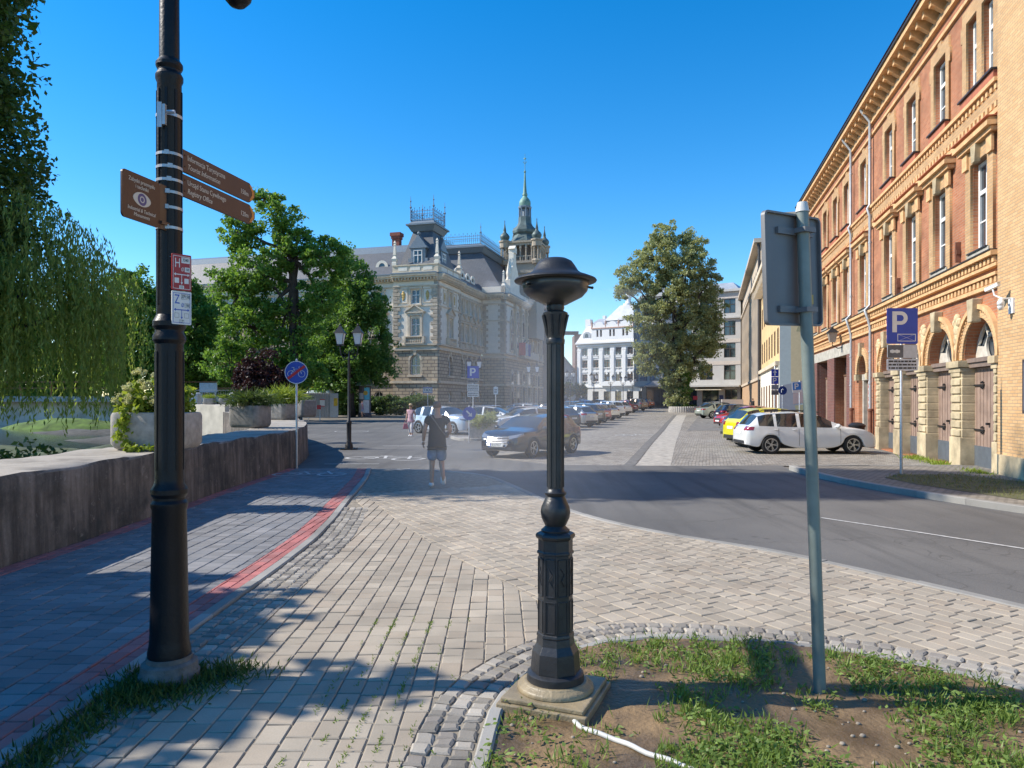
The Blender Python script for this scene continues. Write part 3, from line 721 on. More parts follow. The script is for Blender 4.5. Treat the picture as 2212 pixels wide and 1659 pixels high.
    for c in SX+[6.49]:
        K = FB @ T((c, 0, 0)); pair = c == 6.49; hw = .88 if pair else .5
        if pair:
            for cc in (5.98, 7.0): place(cc, 10.0, .72, 1.98, first)
            hl = [rect(-.86, -.16, 9.98, 12), rect(.16, .86, 9.98, 12)]
        else: place(c, 10.0, 1.0, 1.98, first); hl = [rect(-.5, .5, 9.98, 12)]
        k = 'p' if pair else 's'
        if k+'sur' not in first:
            h2 = hw+.26; o = fill('window_surround', [[(-h2, 9.95), (h2, 9.95), (h2, 11.6), (h2+.1, 11.6), (h2+.1, 12.0), (h2, 12.0), (h2, 12.36), (.14, 12.36), (.14, 12.5), (-.14, 12.5), (-.14, 12.36), (-h2, 12.36), (-h2, 12.0), (-h2-.1, 12.0), (-h2-.1, 11.6), (-h2, 11.6)]]+hl, .002, .06, M_yb, P, K); first[k+'sur'] = o.data
            q = MB(); q.box(-hw-.22, hw+.22, -.13, .2, 9.92, 9.965); o = q.build('sill_flashing', M_metal_d, P, K); first[k+'fl'] = o.data
            q = MB(); q.box(-hw-.2, hw+.2, .0, .14, 9.72, 9.91); o = q.build('sill', M_rmold, P, K); first[k+'sill'] = o.data
        else:
            for nm, kk in (('window_surround', 'sur'), ('sill_flashing', 'fl'), ('sill', 'sill')): put(nm, first[k+kk], P, K)
    # down pipes
    for s_, zt in ((17.1, 13.3), (20.45, 13.3)):
        q = MB(); q.tube([(s_, .5, 13.7), (s_, .45, 13.55), (s_, .14, 13.1), (s_, .14, 9.75), (s_, .24, 9.6), (s_, .14, 9.3), (s_, .14, 5.7), (s_, .33, 5.5), (s_, .2, 5.1), (s_, .13, 4.8), (s_, .13, 1.5)], .06, 10)
        for z in (12, 8.2, 6.5, 3.8, 2.5): q.lathe([(.075, z), (.075, z+.05)], 10, T((s_, .135, 0)))
        dp = q.build('down_pipe', M_zinc, P, FB, smooth='auto')
        q = MB(); q.lathe([(.11, 1.42), (.11, 1.5), (.085, 1.52)], 12, T((s_, .13, 0))); q.lathe([(.085, -.1), (.085, 1.42)], 12, T((s_, .13, 0))); q.build('pipe_foot', M_rust, dp, FB, smooth='auto')
    for s_, z in ((3.6, 8.5), (7.9, 5.95), (3.6, 12.2), (13.5, 5.9)): q = MB(); q.box(s_-.03, s_+.03, 0, .14, z-.28, z+.28); q.box(s_-.06, s_+.06, .02, .12, z-.06, z+.06); q.build('wall_anchor', M_rust, P, FB)
    tag(P, None)
brick()
# things fixed to the brick wall
def wall_lamp(s_, z, label):
    t = thing('wall_lantern', label, 'lantern', tuple((FB @ V((s_, .5, z)))))
    q = MB(); q.tube([(s_, 0, z-.55), (s_, .25, z-.6), (s_, .5, z-.45), (s_, .5, z-.3)], .025, 8); q.box(s_-.06, s_+.06, 0, .03, z-.75, z-.4); q.build('bracket', M_iron, t, FB)
    q = MB(); q.frustum((s_-.12, s_+.12, .38, .62), (s_-.2, s_+.2, .3, .7), z-.3, z+.15); q.build('lantern_glass', mat('lantern_glass', (.35, .30, .25), .2), t, FB)
    q = MB(); q.frustum((s_-.26, s_+.26, .24, .76), (s_-.07, s_+.07, .43, .57), z+.15, z+.36); q.ball((s_, .5, z+.4), .06); q.build('lantern_cap', M_iron, t, FB)
wall_lamp(22.6, 4.95, 'old wall lantern on a bracket above the garage lintel of the brick building')
cc = thing('security_camera', 'white security camera on a bracket at the yellow brick corner', 'camera', tuple(FB @ V((4.6, .2, 4.3))))
q = MB(); q.box(-.36, .36, -.09, .09, -.08, .08); q.box(-.42, .3, -.105, .105, .085, .1); q.build('camera_housing', M_wfr, cc, FB @ T((4.72, .42, 4.5)) @ Matrix.Rotation(math.radians(25), 4, 'Z') @ Matrix.Scale(.5, 4) @ Matrix.Rotation(math.radians(14), 4, 'Y'), bevel=.015)
q = MB(); q.tube([(4.5, .1, 4.2), (4.5, .3, 4.2), (4.65, .4, 4.3), (4.7, .42, 4.46)], .02, 8); q.box(4.38, 4.62, .09, .13, 3.85, 4.2); q.build('bracket', M_wfr, cc, FB)
q = MB(); q.ball((4.5, .33, 4.02), (.07, .07, .09), 12, 8); q.lathe([(.075, 4.04), (.075, 4.12), (.03, 4.2)], 12, T((4.5, .33, 0))); q.build('dome_camera', M_wfr, cc, FB, smooth=True)
M_redsign = mat('red_sign', (.55, .03, .04), .4, var=.05)
M_wsign = mat('white_sign', (.75, .75, .74), .4, var=.05)
dp = thing('door_plates', 'column of red and white office plates beside the narrow arched doorway', 'sign', tuple(FB @ V((17.55, .03, 2.4))))
q = MB()
for i in range(6): q.box(17.32, 17.82, .002, .03, 1.45+i*.27, 1.68+i*.27)
pl = q.build('plate', M_wsign, dp, FB)
q = MB()
for i in range(6): q.box(17.34, 17.8, .03, .034, 1.56+i*.27, 1.66+i*.27)
for i in range(6):
    for k in range(2): q.box(17.4, 17.4+.36-.07*k, .03, .034, 1.475+i*.27+k*.035, 1.493+i*.27+k*.035)
q.build('plate_print', M_redsign, pl, FB)
ib = thing('info_board', 'dark notice board on the yellow brick corner of the brick building', 'sign', tuple(FB @ V((3.3, .1, 2.1))))
q = MB(); q.box(3.0, 3.85, .09, .16, 1.55, 2.75); o = q.build('board_frame', mat('board_brown', (.06, .045, .045), .5), ib, FB)
q = MB(); q.box(3.06, 3.79, .16, .164, 1.62, 2.68); q.build('board_face', mat('board_face', (.10, .10, .12), .4), o, FB)

# ---------------------------------------------------------------- town hall
M_th = mat('town_hall_render', (.66, .57, .45), .85, var=.1, scale=1.2)
M_thw = mat('town_hall_pale_panel', (.74, .67, .56), .85, var=.08, scale=1.5)
M_tho = mat('town_hall_stone_trim', (.60, .50, .37), .85, var=.15, scale=2)
M_rust_st = brickmat('rusticated_stone', (.60, .48, .33), (.45, .35, .24), (.19, .15, .115), .95, .42, .05, var=.3, bmp=1.0)
M_quoin = mat('quoin_stone', (.44, .36, .27), .9, var=.25, scale=2)
M_slate = brickmat('slate', (.105, .115, .135), (.085, .095, .11), (.045, .05, .06), .3, .22, .012, var=.2, bmp=.3, rough=.5)
M_lead = mat('blue_grey_lead', (.16, .20, .24), .5, .2, var=.12)
M_copper = mat('copper_green', (.15, .27, .22), .6, .1, var=.35, scale=1.2)
M_copd = mat('dark_copper', (.085, .12, .115), .55, .2, var=.4, scale=1.0)
C0 = V((-8.98, 86, gz(86))); TX = (-.962, .273); TY = (-.273, -.962)
FT = Mx(C0, TX, TY)                                   # x = left along the front, y = outward
FS = Mx(C0, (-.273, -.962), (.962, -.273))            # side: x toward camera (use negative), y = outward (right)
th = thing('town_hall', 'ornate cream town hall with slate mansard roofs and a green copper spire', 'town hall', tuple(C0+V((-2, 14, 0))))
WM = {}
def twin(kind):
    """frame + pane meshes for the town hall windows, foot at z=0, centred on x"""
    if kind in WM: return WM[kind]
    w, h, ar = {'r2': (1.15, 1.7, 0), 'r1': (1.2, 2.2, 0), 'a': (1.3, 1.75, 1), 'b': (1.2, .75, 1)}[kind]
    out = arch(-w/2, w/2, 0, h) if ar else rect(-w/2, w/2, 0, h); t = .09
    zt = h*.62
    holes = [rect(-w/2+t, -.05, t, zt-.04), rect(.05, w/2-t, t, zt-.04)]
    if ar:
        top = [(w/2-t, zt+.05)]+[((w/2-t)*math.cos(math.pi*k/12/2), h+(w/2-t)*math.sin(math.pi*k/12/2)) for k in range(12)]
        top = [(.05, zt+.05)]+top+[(.05, h+w/2-t)]; holes += [top, [(-x, z) for x, z in reversed(top)]]
    else: holes += [rect(-w/2+t, -.05, zt+.05, h-t), rect(.05, w/2-t, zt+.05, h-t)]
    a = fill_mesh([out]+holes, -.3, -.2); a.materials.append(M_wfr); a.name = 'window'
    g = MB(); g.prism(arch(-w/2, w/2, .02, h) if ar else rect(-w/2, w/2, .02, h-.02), -.29, -.27); o = g.build('pane', M_glass); b = o.data; bpy.data.objects.remove(o)
    # surround
    s_ = MB()
    if kind == 'r1':
        s_.box(-.95, -.66, 0, .22, -.1, 2.45); s_.box(.66, .95, 0, .22, -.1, 2.45); s_.box(-1.05, 1.05, 0, .25, 2.46, 2.75); s_.box(-1.2, 1.2, 0, .36, 2.76, 2.9)
        s_.prism([(-1.3, 2.91), (1.3, 2.91), (0, 3.7)], 0, .2); s_.prism([(-1.42, 2.905), (-1.2, 2.905), (.1, 3.74), (0, 3.86)], 0, .4); s_.prism([(1.42, 2.905), (1.2, 2.905), (-.1, 3.74), (0, 3.86)], .002, .4)
        s_.box(-1.3, 1.3, 0, .5, -1.0, -.86); s_.box(-1.3, 1.3, 0, .5, -.2, -.08)
        for k in range(9): s_.lathe([(.05, -.86), (.09, -.62), (.045, -.4), (.05, -.2)], 6, T((-.95+k*.2375, .36, 0)))
        s_.box(-1.32, -1.08, 0, .52, -.86, -.2); s_.box(1.08, 1.32, 0, .52, -.86, -.2)
    elif kind == 'r2': s_.box(-.82, -.58, 0, .13, -.12, 1.8); s_.box(.58, .82, 0, .13, -.12, 1.8); s_.box(-.95, .95, 0, .2, 1.81, 2.02); s_.box(-.9, .9, 0, .24, -.26, -.12)
    elif kind == 'a':
        for k in range(14):
            t0, t1 = math.pi*k/14, math.pi*(k+1)/14; q_ = [(.66*math.cos(t0), 1.75+.66*math.sin(t0)), (.92*math.cos(t0), 1.75+.92*math.sin(t0)), (.92*math.cos(t1), 1.75+.92*math.sin(t1)), (.66*math.cos(t1), 1.75+.66*math.sin(t1))]; s_.prism(q_, 0, .12)
        s_.prism([(-.14, 2.4), (.14, 2.4), (.22, 3.0), (-.22, 3.0)], 0, .22); s_.box(-.95, .95, 0, .3, -.28, -.06); s_.box(-.92, -.66, 0, .1, -.06, 1.75); s_.box(.66, .92, 0, .1, -.06, 1.75)
    else: s_.box(-.75, .75, 0, .12, -.2, -.04)
    o = s_.build('window_surround', M_tho); c = o.data; bpy.data.objects.remove(o)
    WM[kind] = (a, b, c, out); return WM[kind]
def tw(kind, x, z, Fm):
    a, b, c, _ = twin(kind); K = Fm @ T((x, 0, z)); w = put('window', a, th, K); put('pane', b, w, K); put('window_surround', c, w, K)
def tholes(kind, x, z): return [(p[0]+x, p[1]+z) for p in twin(kind)[3]]
ZR2, ZR1, ZA, ZB = 13.25, 9.3, 4.55, 1.2
def facade(x0, x1, axes, Fm, kinds='210b', ztop=16.8, quoins=True, y=0.0, depth=.5):
    K = Fm @ T((0, y, 0)); up = []; lo = []
    for x in axes:
        if '2' in kinds: up.append(tholes('r2', x, ZR2)); tw('r2', x, ZR2, K)
        if '1' in kinds: up.append(tholes('r1', x, ZR1)); tw('r1', x, ZR1, K)
        if '0' in kinds: lo.append(tholes('a', x, ZA)); tw('a', x, ZA, K)
        if 'b' in kinds: lo.append(tholes('b', x, ZB)); tw('b', x, ZB, K)
    fill('wall', [rect(x0, x1, 7.5, ztop)]+up, -depth, 0, M_thw, th, K)
    fill('rusticated_base', [rect(x0, x1, -.6, 7.5)]+lo, -depth-.01, .1, M_rust_st, th, K)
    for z0, z1, d in ((3.5, 3.8, .28), (7.52, 7.8, .3), (8.1, 8.28, .42), (12.9, 13.05, .14), (15.35, 15.5, .18)): q = MB(); q.box(x0, x1, 0, d, z0, z1); q.build('string_course', M_tho, th, K)
    q = MB(); q.box(x0, x1, 0, .3, 16.0, 16.355); q.box(x0, x1, 0, .7, 16.35, 16.585); q.box(x0, x1, 0, .85, 16.58, 16.8)
    x = min(x0, x1)+.2
    while x < max(x0, x1): q.box(x, x+.16, .1, .62, 16.1, 16.345); x += .42
    q.build('cornice', M_tho, th, K)
    q = MB(); q.box(x0-.02, x1+.02, 0, .9, 16.81, 16.93); q.build('gutter', M_lead, th, K)
    if quoins:
        for e, sg in ((x0, 1), (x1, -1)):
            q = MB(); z = 8.35; k = 0; q.box(min(e, e+sg*.6), max(e, e+sg*.6), 0, .06, 8.3, 15.2)
            while z < 15.2:
                wq = .95 if k % 2 else .65; q.box(min(e, e+sg*wq), max(e, e+sg*wq), 0, .12, z, z+.38); z += .45; k += 1
            q.build('quoin', M_quoin, th, K, bevel=.03)
# front pavilion, its side, the recessed wings
facade(0, 5.89, [2.95], FT); facade(-8.0, 0, [-4.0], FS)
LW = FT @ T((0, -.45, 0)); facade(5.89, 40, [8.1+2.55*k for k in range(12)], LW, quoins=False)
SW = FS @ T((0, -.35, 0)); facade(-18, -8.0, [-9.1-1.98*k for k in range(5)], SW, quoins=False)
# ornament panels beside the upper windows
g = MB()
for Fm, xs in ((FT, (1.35, 4.55)), (FS, (-2.3, -5.7))):
    for x in xs:
        q = MB()
        for a, b, c_, d in ((-.62, -.52, 13.3, 15.1), (.52, .62, 13.3, 15.1), (-.52, .52, 13.3, 13.4), (-.52, .52, 15.0, 15.1)): q.box(x+a, x+b, 0, .09, c_, d, Fm)
        q.build('panel_frame', M_tho, th)
        for z, r_ in ((13.8, .16), (14.1, .24), (14.4, .26), (14.65, .16)): g.ball((x, .02, z), (r_, .05, r_), 8, 5, Fm)
g.build('gilded_ornament', mat('gilded_relief', (.50, .33, .10), .5, .2), th, smooth=True)
# parapet with obelisk finials over the pavilion
q = MB()
for Fm, a, b in ((FT, -.1, 5.99), (FS, -8.1, .1)): q.box(a, b, -.4, .12, 16.94, 17.2, Fm); q.box(a, b, -.35, .05, 17.2, 17.9, Fm); q.box(a, b, -.42, .15, 17.9, 18.05, Fm)
q.build('parapet', M_tho, th)
q = MB()
for Fm, a, b in ((FT, .7, 1.9), (FT, 2.3, 3.6), (FT, 4.0, 5.2), (FS, -7, -5.2), (FS, -4.8, -3.2), (FS, -2.8, -.9)): q.box(a, b, .05, .09, 17.3, 17.8, Fm)
q.build('parapet_panel', M_thw, th)
def obelisk(M_): return MB().lathe([(.42, 0), (.42, .35), (.3, .4), (.46, .8), (.32, 1.0), (.2, 1.15), (.26, 1.3), (.15, 2.4), (.2, 2.5), (.14, 2.65), (.2, 2.8), (.02, 3.1)], 4, M_, a0=math.pi/4)
ob0 = None
for p in ((FT @ V((.15, -.15, 18.05))), (FT @ V((5.75, -.15, 18.05))), (FS @ V((-7.9, -.15, 18.05))), (FT @ V((-2.9, -18.2, 17.2))), (FT @ V((-2.9, -26, 17.2)))):
    if ob0 is None: ob0 = obelisk(Matrix.Identity(4)).build('finial', M_thw, th, Mx(p, TX, TY)).data
    else: put('finial', ob0, th, Mx(p, TX, TY))
def cresting(name, rects, z, h, Fm, m, tall, posts):
    q = MB()
    for (x0, x1, y0, y1) in rects:
        for a, b in (((x0, y0), (x1, y0)), ((x1, y0), (x1, y1)), ((x1, y1), (x0, y1)), ((x0, y1), (x0, y0))):
            L = math.hypot(b[0]-a[0], b[1]-a[1]); n = max(2, int(L/.32)); P_ = lambda t, zz: (a[0]+(b[0]-a[0])*t, a[1]+(b[1]-a[1])*t, zz)
            for zz in (z+.1, z+h*.6, z+h*.85): q.tube([P_(0, zz), P_(1, zz)], .035, 4)
            for i in range(n):
                t = (i+.5)/n; q.tube([P_(t, z), P_(t, z+h*(1.15 if i % 2 else .95))], .03, 4)
                c = P_(t, z+h*.4); q.tube([(c[0]+.11*math.cos(u)*(b[0]-a[0])/L, c[1]+.11*math.cos(u)*(b[1]-a[1])/L, c[2]+.14*math.sin(u)) for u in [k*math.pi/3 for k in range(7)]], .02, 3)
                q.ball(P_(t, z+h*(1.15 if i % 2 else .95)), .07, 5, 3)
        for (x, y) in posts: q.tube([(x, y, z), (x, y, z+tall*.6), (x, y, z+tall)], [.08, .06, .02], 5); q.ball((x, y, z+tall*.55), .16, 6, 4); q.ball((x, y, z+tall*.8), .11, 6, 4)
    return q.build(name, m, th, Fm)
M_crest = mat('cresting_iron', (.16, .20, .25), .5, .3)
# pavilion roof (local frame FT: y negative goes back)
q = MB(); q.frustum((.35, 5.5, -7.7, -.35), (1.65, 4.25, -5.7, -2.3), 17.3, 22.6, FT); q.build('roof', M_slate, th)
q = MB(); q.frustum((1.5, 4.4, -5.85, -2.15), (1.1, 4.8, -6.3, -1.7), 22.6, 23.3, FT); q.box(.95, 4.95, -6.45, -1.55, 23.3, 23.5, FT); q.frustum((1.2, 4.7, -6.2, -1.8), (1.5, 4.4, -5.8, -2.2), 23.5, 24.0, FT); q.build('roof_crown', M_lead, th)
cresting('roof_cresting', [(1.4, 4.5, -5.9, -2.1)], 23.95, 1.4, FT, M_crest, 3.1, [(1.4, -2.1), (4.5, -2.1), (1.4, -5.9), (4.5, -5.9)])
def dormer(Fm, x, z, s_=1.0):
    q = MB(); q.box(x-1.0*s_, x+1.0*s_, -2.2, .1, z, z+2.3*s_); q.box(x-1.35*s_, x-1.0*s_, -1, .1, z, z+1.0*s_); q.box(x+1.0*s_, x+1.35*s_, -1, .1, z, z+1.0*s_)
    q.box(x-1.25*s_, x+1.25*s_, -2.2, .25, z+2.3*s_, z+2.55*s_); q.prism([(x-1.1*s_, z+2.55*s_), (x+1.1*s_, z+2.55*s_), (x+.75*s_, z+3.1*s_), (x+.35*s_, z+3.6*s_), (x, z+4.1*s_), (x-.35*s_, z+3.6*s_), (x-.75*s_, z+3.1*s_)], -2.0, .1)
    q.ball((x, -.2, z+4.3*s_), .22, 8, 5)
    d = q.build('dormer', M_lead, th, Fm); a, b, c, _ = twin('r2'); K = Fm @ T((x, .38, z+.25)); w = put('window', a, d, K); put('pane', b, w, K)
dormer(FT @ T((0, -.9, 0)), 2.95, 18.0, .95); dormer(FS @ T((0, -.9, 0)), -4.0, 18.0, .95)
# left wing roof with round dormers and chimney
q = MB(); q.prism([(.35, 16.94), (-2.6, 20.6), (-9, 20.6), (-9, 16.94)], 5.5, 40.5, 'x', LW); q.build('roof', M_slate, th)
q = MB(); q.prism([(-2.35, 20.3), (-2.5, 21.0), (-3.0, 21.3), (-9, 21.3), (-9, 20.3)], 4.9, 40.5, 'x', LW); q.build('roof_ridge', M_lead, th)
def eye(Fm, x, y, z):
    q = MB(); q.prism(arch(-.75, .75, 0, .25, 12), -2.2, 0); K = Fm @ T((x, y, z)); d = q.build('round_dormer', M_lead, th, K, smooth='auto')
    fill('dormer_frame', [arch(-.85, .85, -.05, .25, 14), arch(-.42, .42, .2, .35, 12)], 0, .1, M_thw, d, K); q = MB(); q.prism(arch(-.42, .42, .2, .35, 12), -.02, .02); q.build('pane', M_glass, d, K)
for x in (8, 12.2, 16.4): eye(LW, x, -.75, 17.9)
for k in range(4): eye(SW, -9.8-2.2*k, -.9, 18.2)
def chimney(Fm, x, y, z0, z1):
    q = MB(); q.box(x-.5, x+.5, y-.4, y+.4, z0, z1-.8, Fm); q.box(x-.6, x+.6, y-.5, y+.5, z1-.8, z1-.45, Fm); q.box(x-.72, x+.72, y-.6, y+.6, z1-.45, z1, Fm); return q.build('chimney', mat('chimney_brick', (.25, .085, .06), .9), th)
chimney(LW, 7.6, -4.2, 20, 23.2)
# side wing roof
q = MB(); q.prism([(.35, 16.94), (-4.0, 21.3), (-9, 21.3), (-9, 16.94)], -18.2, -7.6, 'x', SW); q.build('roof', M_slate, th)
# central block, stands forward of the side wing
CFR = FT @ T((0, -18.0, 0)); CSD = FS @ T((0, 3.1, 0))
facade(-3.1, .3, [], CFR, ''); facade(-41.7, -18.0, [], CSD, '')
axc = [-21.6-3.3*k for k in range(6)]
q = MB(); g = MB(); dk = MB()
for x in axc:
    q.box(x-1.62, x-1.25, 0, .45, 7.9, 15.9, CSD); q.box(x-1.75, x-1.12, 0, .6, 7.9, 9.3, CSD); q.box(x-1.72, x-1.15, 0, .55, 14.9, 15.4, CSD)
    q.prism(arch(x-.85, x+.85, 8.6, 13.2, 12), 0, .16, 'y', CSD)
    dk.prism(arch(x-.6, x+.6, 8.9, 13.1, 12), .16, .19, 'y', CSD)
    q.box(x-.05, x+.05, .19, .24, 8.9, 13.6, CSD); q.box(x-.6, x+.6, .19, .24, 11.2, 11.4, CSD)
    q.prism(arch(x-.85, x+.85, .3, 5.2, 12), .1, .2, 'y', CSD); dk.prism(arch(x-.62, x+.62, .6, 5.1, 12), .2, .23, 'y', CSD)
    for z, r_ in ((14.0, .3), (14.4, .35), (14.75, .2)): g.ball((x, .1, z), (r_, .14, r_), 8, 5, CSD)
q.box(-34, -25, .1, 1.2, 7.9, 8.2, CSD); q.box(-34, -25, .9, 1.15, 8.2, 9.0, CSD)
q.build('pilaster', M_tho, th); dk.build('window', M_glass, th); g.build('carved_relief', M_quoin, th, smooth=True)
q = MB(); q.box(-3.2, .3, -.5, .1, 16.94, 17.9, CFR); q.box(-41.7, -17.9, -.5, .1, 16.94, 17.9, CSD); q.build('parapet', M_thw, th)
# tall gable front with its pinnacles over the central block
q = MB(); q.prism([(-25.7, 16.9), (-20.3, 16.9), (-20.3, 19.2), (-21.0, 19.5), (-21.3, 21.2), (-22.1, 21.6), (-22.3, 23.6), (-23.7, 23.6), (-23.9, 21.6), (-24.7, 21.2), (-25, 19.5), (-25.7, 19.2)], -.6, .15, 'y', CSD); q.box(-23.6, -22.4, -.7, .3, 23.6, 24.2, CSD); q.prism([(-23.8, 24.2), (-22.2, 24.2), (-23, 24.8)], -.7, .3, 'y', CSD)
for x in (-20.8, -25.2): q.lathe([(.4, 19.3), (.3, 19.7), (.4, 20.2), (.12, 21.6), (.02, 22.1)], 6, CSD @ T((x, -.2, 0)))
q.build('gable', M_thw, th)
q = MB(); q.frustum((-2.9, 11, -41.5, -18.3), (1.4, 8.2, -38, -20.9), 16.94, 23.6, FT); q.build('roof', M_slate, th)
q = MB(); q.frustum((1.2, 8.4, -38.2, -20.7), (.7, 8.9, -38.7, -20.2), 23.6, 24.3, FT); q.box(.55, 9.05, -38.9, -20.05, 24.3, 24.55, FT); q.frustum((.8, 8.8, -38.6, -20.3), (1.6, 8, -37.8, -21.1), 24.55, 25.0, FT); q.build('roof_crown', M_lead, th)
cresting('roof_cresting', [(1.5, 8.1, -37.9, -21.0)], 24.9, 1.5, FT, M_crest, 3.2, [(1.5, -21.0), (8.1, -21.0)])
# far pavilion of the right side
facade(-52, -41.7, [], FS @ T((0, 4.4, 0)), '')
q = MB(); q.box(-41.72, -41.3, 3.2, 4.4, -.5, 16.9, FS); q.frustum((-52, -41.5, -4, 4.4), (-50, -44, -2, 2.4), 16.94, 22.5, FS); q.build('pavilion_roof', M_slate, th)
# tower
DT = 118.0; TC = V((2.15, DT, 0)); FTW = Mx(TC, TX, TY)

q = MB(); q.box(-2.65, 2.65, -2.65, 2.65, 12, 24.2); q.box(-2.9, 2.9, -2.9, 2.9, 22.6, 23.0); tw_ = q.build("tower", mat("tower_stone", (.42, .36, .28), .85, var=.2), th, FTW)
q = MB()
q.box(-3.0, 3.0, -3.0, 3.0, 24.2, 24.6); q.box(-3.0, 3.0, -3.0, 3.0, 27.1, 27.5); q.box(-3.2, 3.2, -3.2, 3.2, 27.5, 27.8)
for sx, sy in ((1, 1), (1, -1), (-1, 1), (-1, -1)):
    q.lathe([(.75, 24.0), (.95, 24.5), (.8, 24.7), (.8, 24.75)], 8, T((sx*2.7, sy*2.7, 0)))
    for k in range(6): t = k*math.pi/3; q.lathe([(.13, 24.7), (.1, 26.6), (.16, 26.8)], 6, T((sx*2.7+.62*math.cos(t), sy*2.7+.62*math.sin(t), 0)))
    q.lathe([(.85, 26.8), (.85, 27.6), (1.0, 27.7), (1.0, 27.95)], 12, T((sx*2.7, sy*2.7, 0)))
for ax in (0, 1):
    for sg in (1, -1):
        for k in range(-2, 3):
            c = k*.95; p = (c, sg*2.85) if ax == 0 else (sg*2.85, c); q.lathe([(.16, 24.6), (.12, 26.4), (.2, 26.6), (.2, 27.1)], 6, T((p[0], p[1], 0)))
        a, b = ((-2.6, 2.6), (sg*2.95, sg*2.8)) if ax == 0 else ((sg*2.95, sg*2.8), (-2.6, 2.6))
        q.box(min(a), max(a), min(b), max(b), 25.25, 25.4)
        for k in range(-6, 7): c = k*.4; p = (c, sg*2.88) if ax == 0 else (sg*2.88, c); q.box(p[0]-.05, p[0]+.05, p[1]-.05, p[1]+.05, 24.6, 25.25)
        loops = [rect(-2.7, 2.7, 26.2, 27.1)]+[arch(k*.95-.36+.475, k*.95+.36+.475, 26.19, 26.4, 8) for k in range(-2, 2)]
q.build('gallery', mat('gallery_stone', (.36, .30, .225), .85, var=.25), tw_, FTW)
q = MB(); q.box(-2.0, 2.0, -2.0, 2.0, 24.6, 27.1); q.build('gallery_core', mat('gallery_dark_wood', (.16, .12, .09), .9), tw_, FTW)  # dark brown box filling the middle of the gallery
q = MB(); q.lathe([(2.95, 27.8), (2.5, 28.2), (2.0, 28.9), (1.75, 29.3), (2.05, 29.6), (2.1, 30.0), (1.85, 30.45), (1.35, 30.9), (1.12, 31.4), (1.08, 32.3)], 8, a0=math.pi/8); q.build('helm_roof', M_copd, tw_, FTW, smooth='auto', angle=30)
q = MB(); q.lathe([(.55, 32.2), (.55, 33.8)], 8)
for k in range(8): t = math.pi/8+k*math.pi/4; q.lathe([(.14, 32.3), (.12, 33.5), (.16, 33.8)], 6, T((.92*math.cos(t), .92*math.sin(t), 0)))
q.lathe([(1.05, 33.75), (1.12, 33.9), (1.12, 34.1), (.95, 34.15)], 8, a0=math.pi/8); q.build('lantern', M_lead, tw_, FTW)
q = MB(); q.lathe([(.95, 34.1), (1.0, 34.5), (.97, 34.9), (.75, 35.3), (.42, 35.7), (.35, 35.9), (.45, 36.0), (.42, 36.25), (.32, 36.35), (.2, 38), (.12, 39.6), (.1, 39.7), (.22, 39.9), (.1, 40.1), (.05, 40.3), (.03, 42.9)], 12); q.tube([(-.3, 0, 41.6), (0, 0, 41.2), (.3, 0, 41.6)], .05, 5); q.ball((.0, 0, 42.1), (.22, .05, .16), 8, 5); q.build('spire', M_copper, tw_, FTW, smooth='auto')
for sx, sy in ((1, 1), (1, -1), (-1, 1), (-1, -1)):
    q = MB(); q.lathe([(.95, 27.95), (.6, 28.1), (.8, 28.45), (.82, 28.7), (.6, 29.05), (.3, 29.35), (.22, 29.6), (.26, 29.7), (.12, 30.4), (.04, 31.0), (.09, 31.1), (.02, 31.4)], 12, T((sx*2.7, sy*2.7, 0))); q.build('turret', M_copd, tw_, FTW, smooth='auto')
# banners on the side
for k, c in enumerate(((.62, .06, .07), (.7, .7, .7), (.05, .1, .4))):
    q = MB(); q.tube([(-24.2-1.6*k, .1, 9.4), (-24.2-1.6*k, 1.6, 10.6)], .04, 5); o = q.build('flagpole', M_iron, th, CSD)
    q = MB(); q.box(-24.25-1.6*k, -24.15-1.6*k, .5, 1.5, 8.3, 10.2); q.build('flag', mat('flag_cloth', c, .8), o, CSD)

# ---------------------------------------------------------------- white building at the far end of the square
M_wb = mat('white_render', (.70, .69, .67), .8, var=.06, scale=1)
M_wbp = mat('white_trim', (.76, .755, .74), .8, var=.05)
M_tin = mat('standing_seam_tin', (.42, .44, .46), .45, .3, var=.15, scale=.8)
sW = 150/F; bz = 1.26
FW = Mx(V((13.85, 150, 0)), (-.839, .545), (-.545, -.839))   # x leftwards when seen from the street -> use negative to go right
wb = thing('white_house', 'white four storey Art Nouveau house with arched balcony windows and tin mansard roof', 'building', tuple(FW @ V((-7, -4, bz))))
def far_window(w, h, ar, m_fr, root, K, y=-.18):
    key = (w, h, ar, m_fr.name, y)
    if key not in WM:
        out = arch(-w/2, w/2, 0, h) if ar else rect(-w/2, w/2, 0, h); q = MB(); t = .08
        for a, b, c, d in ((-w/2, -w/2+t, 0, h), (w/2-t, w/2, 0, h), (-w/2+t, w/2-t, 0, t), (-w/2+t, w/2-t, h-t, h), (-w/2+t, w/2-t, h*.62-.05, h*.62+.05), (-.05, .05, t, h*.62-.05), (-.04, .04, h*.62+.05, h-t)): q.box(a, b, y-.02, y+.05, c, d)
        o = q.build('w', m_fr); a = o.data; bpy.data.objects.remove(o)
        q = MB(); q.prism([(x*.98, z) for x, z in out], y-.06, y-.02); o = q.build('p', M_glass); b = o.data; bpy.data.objects.remove(o); WM[key] = (a, b)
    a, b = WM[key]; o = put('window', a, root, K); put('pane', b, o, K); return o
cols = [-(1.72+2.56*k) for k in range(6)]; Wd = 15.6
rows = [(5.9, 1.5, 0), (8.75, 1.6, 0), (11.3, 1.5, 0)]
hl = []
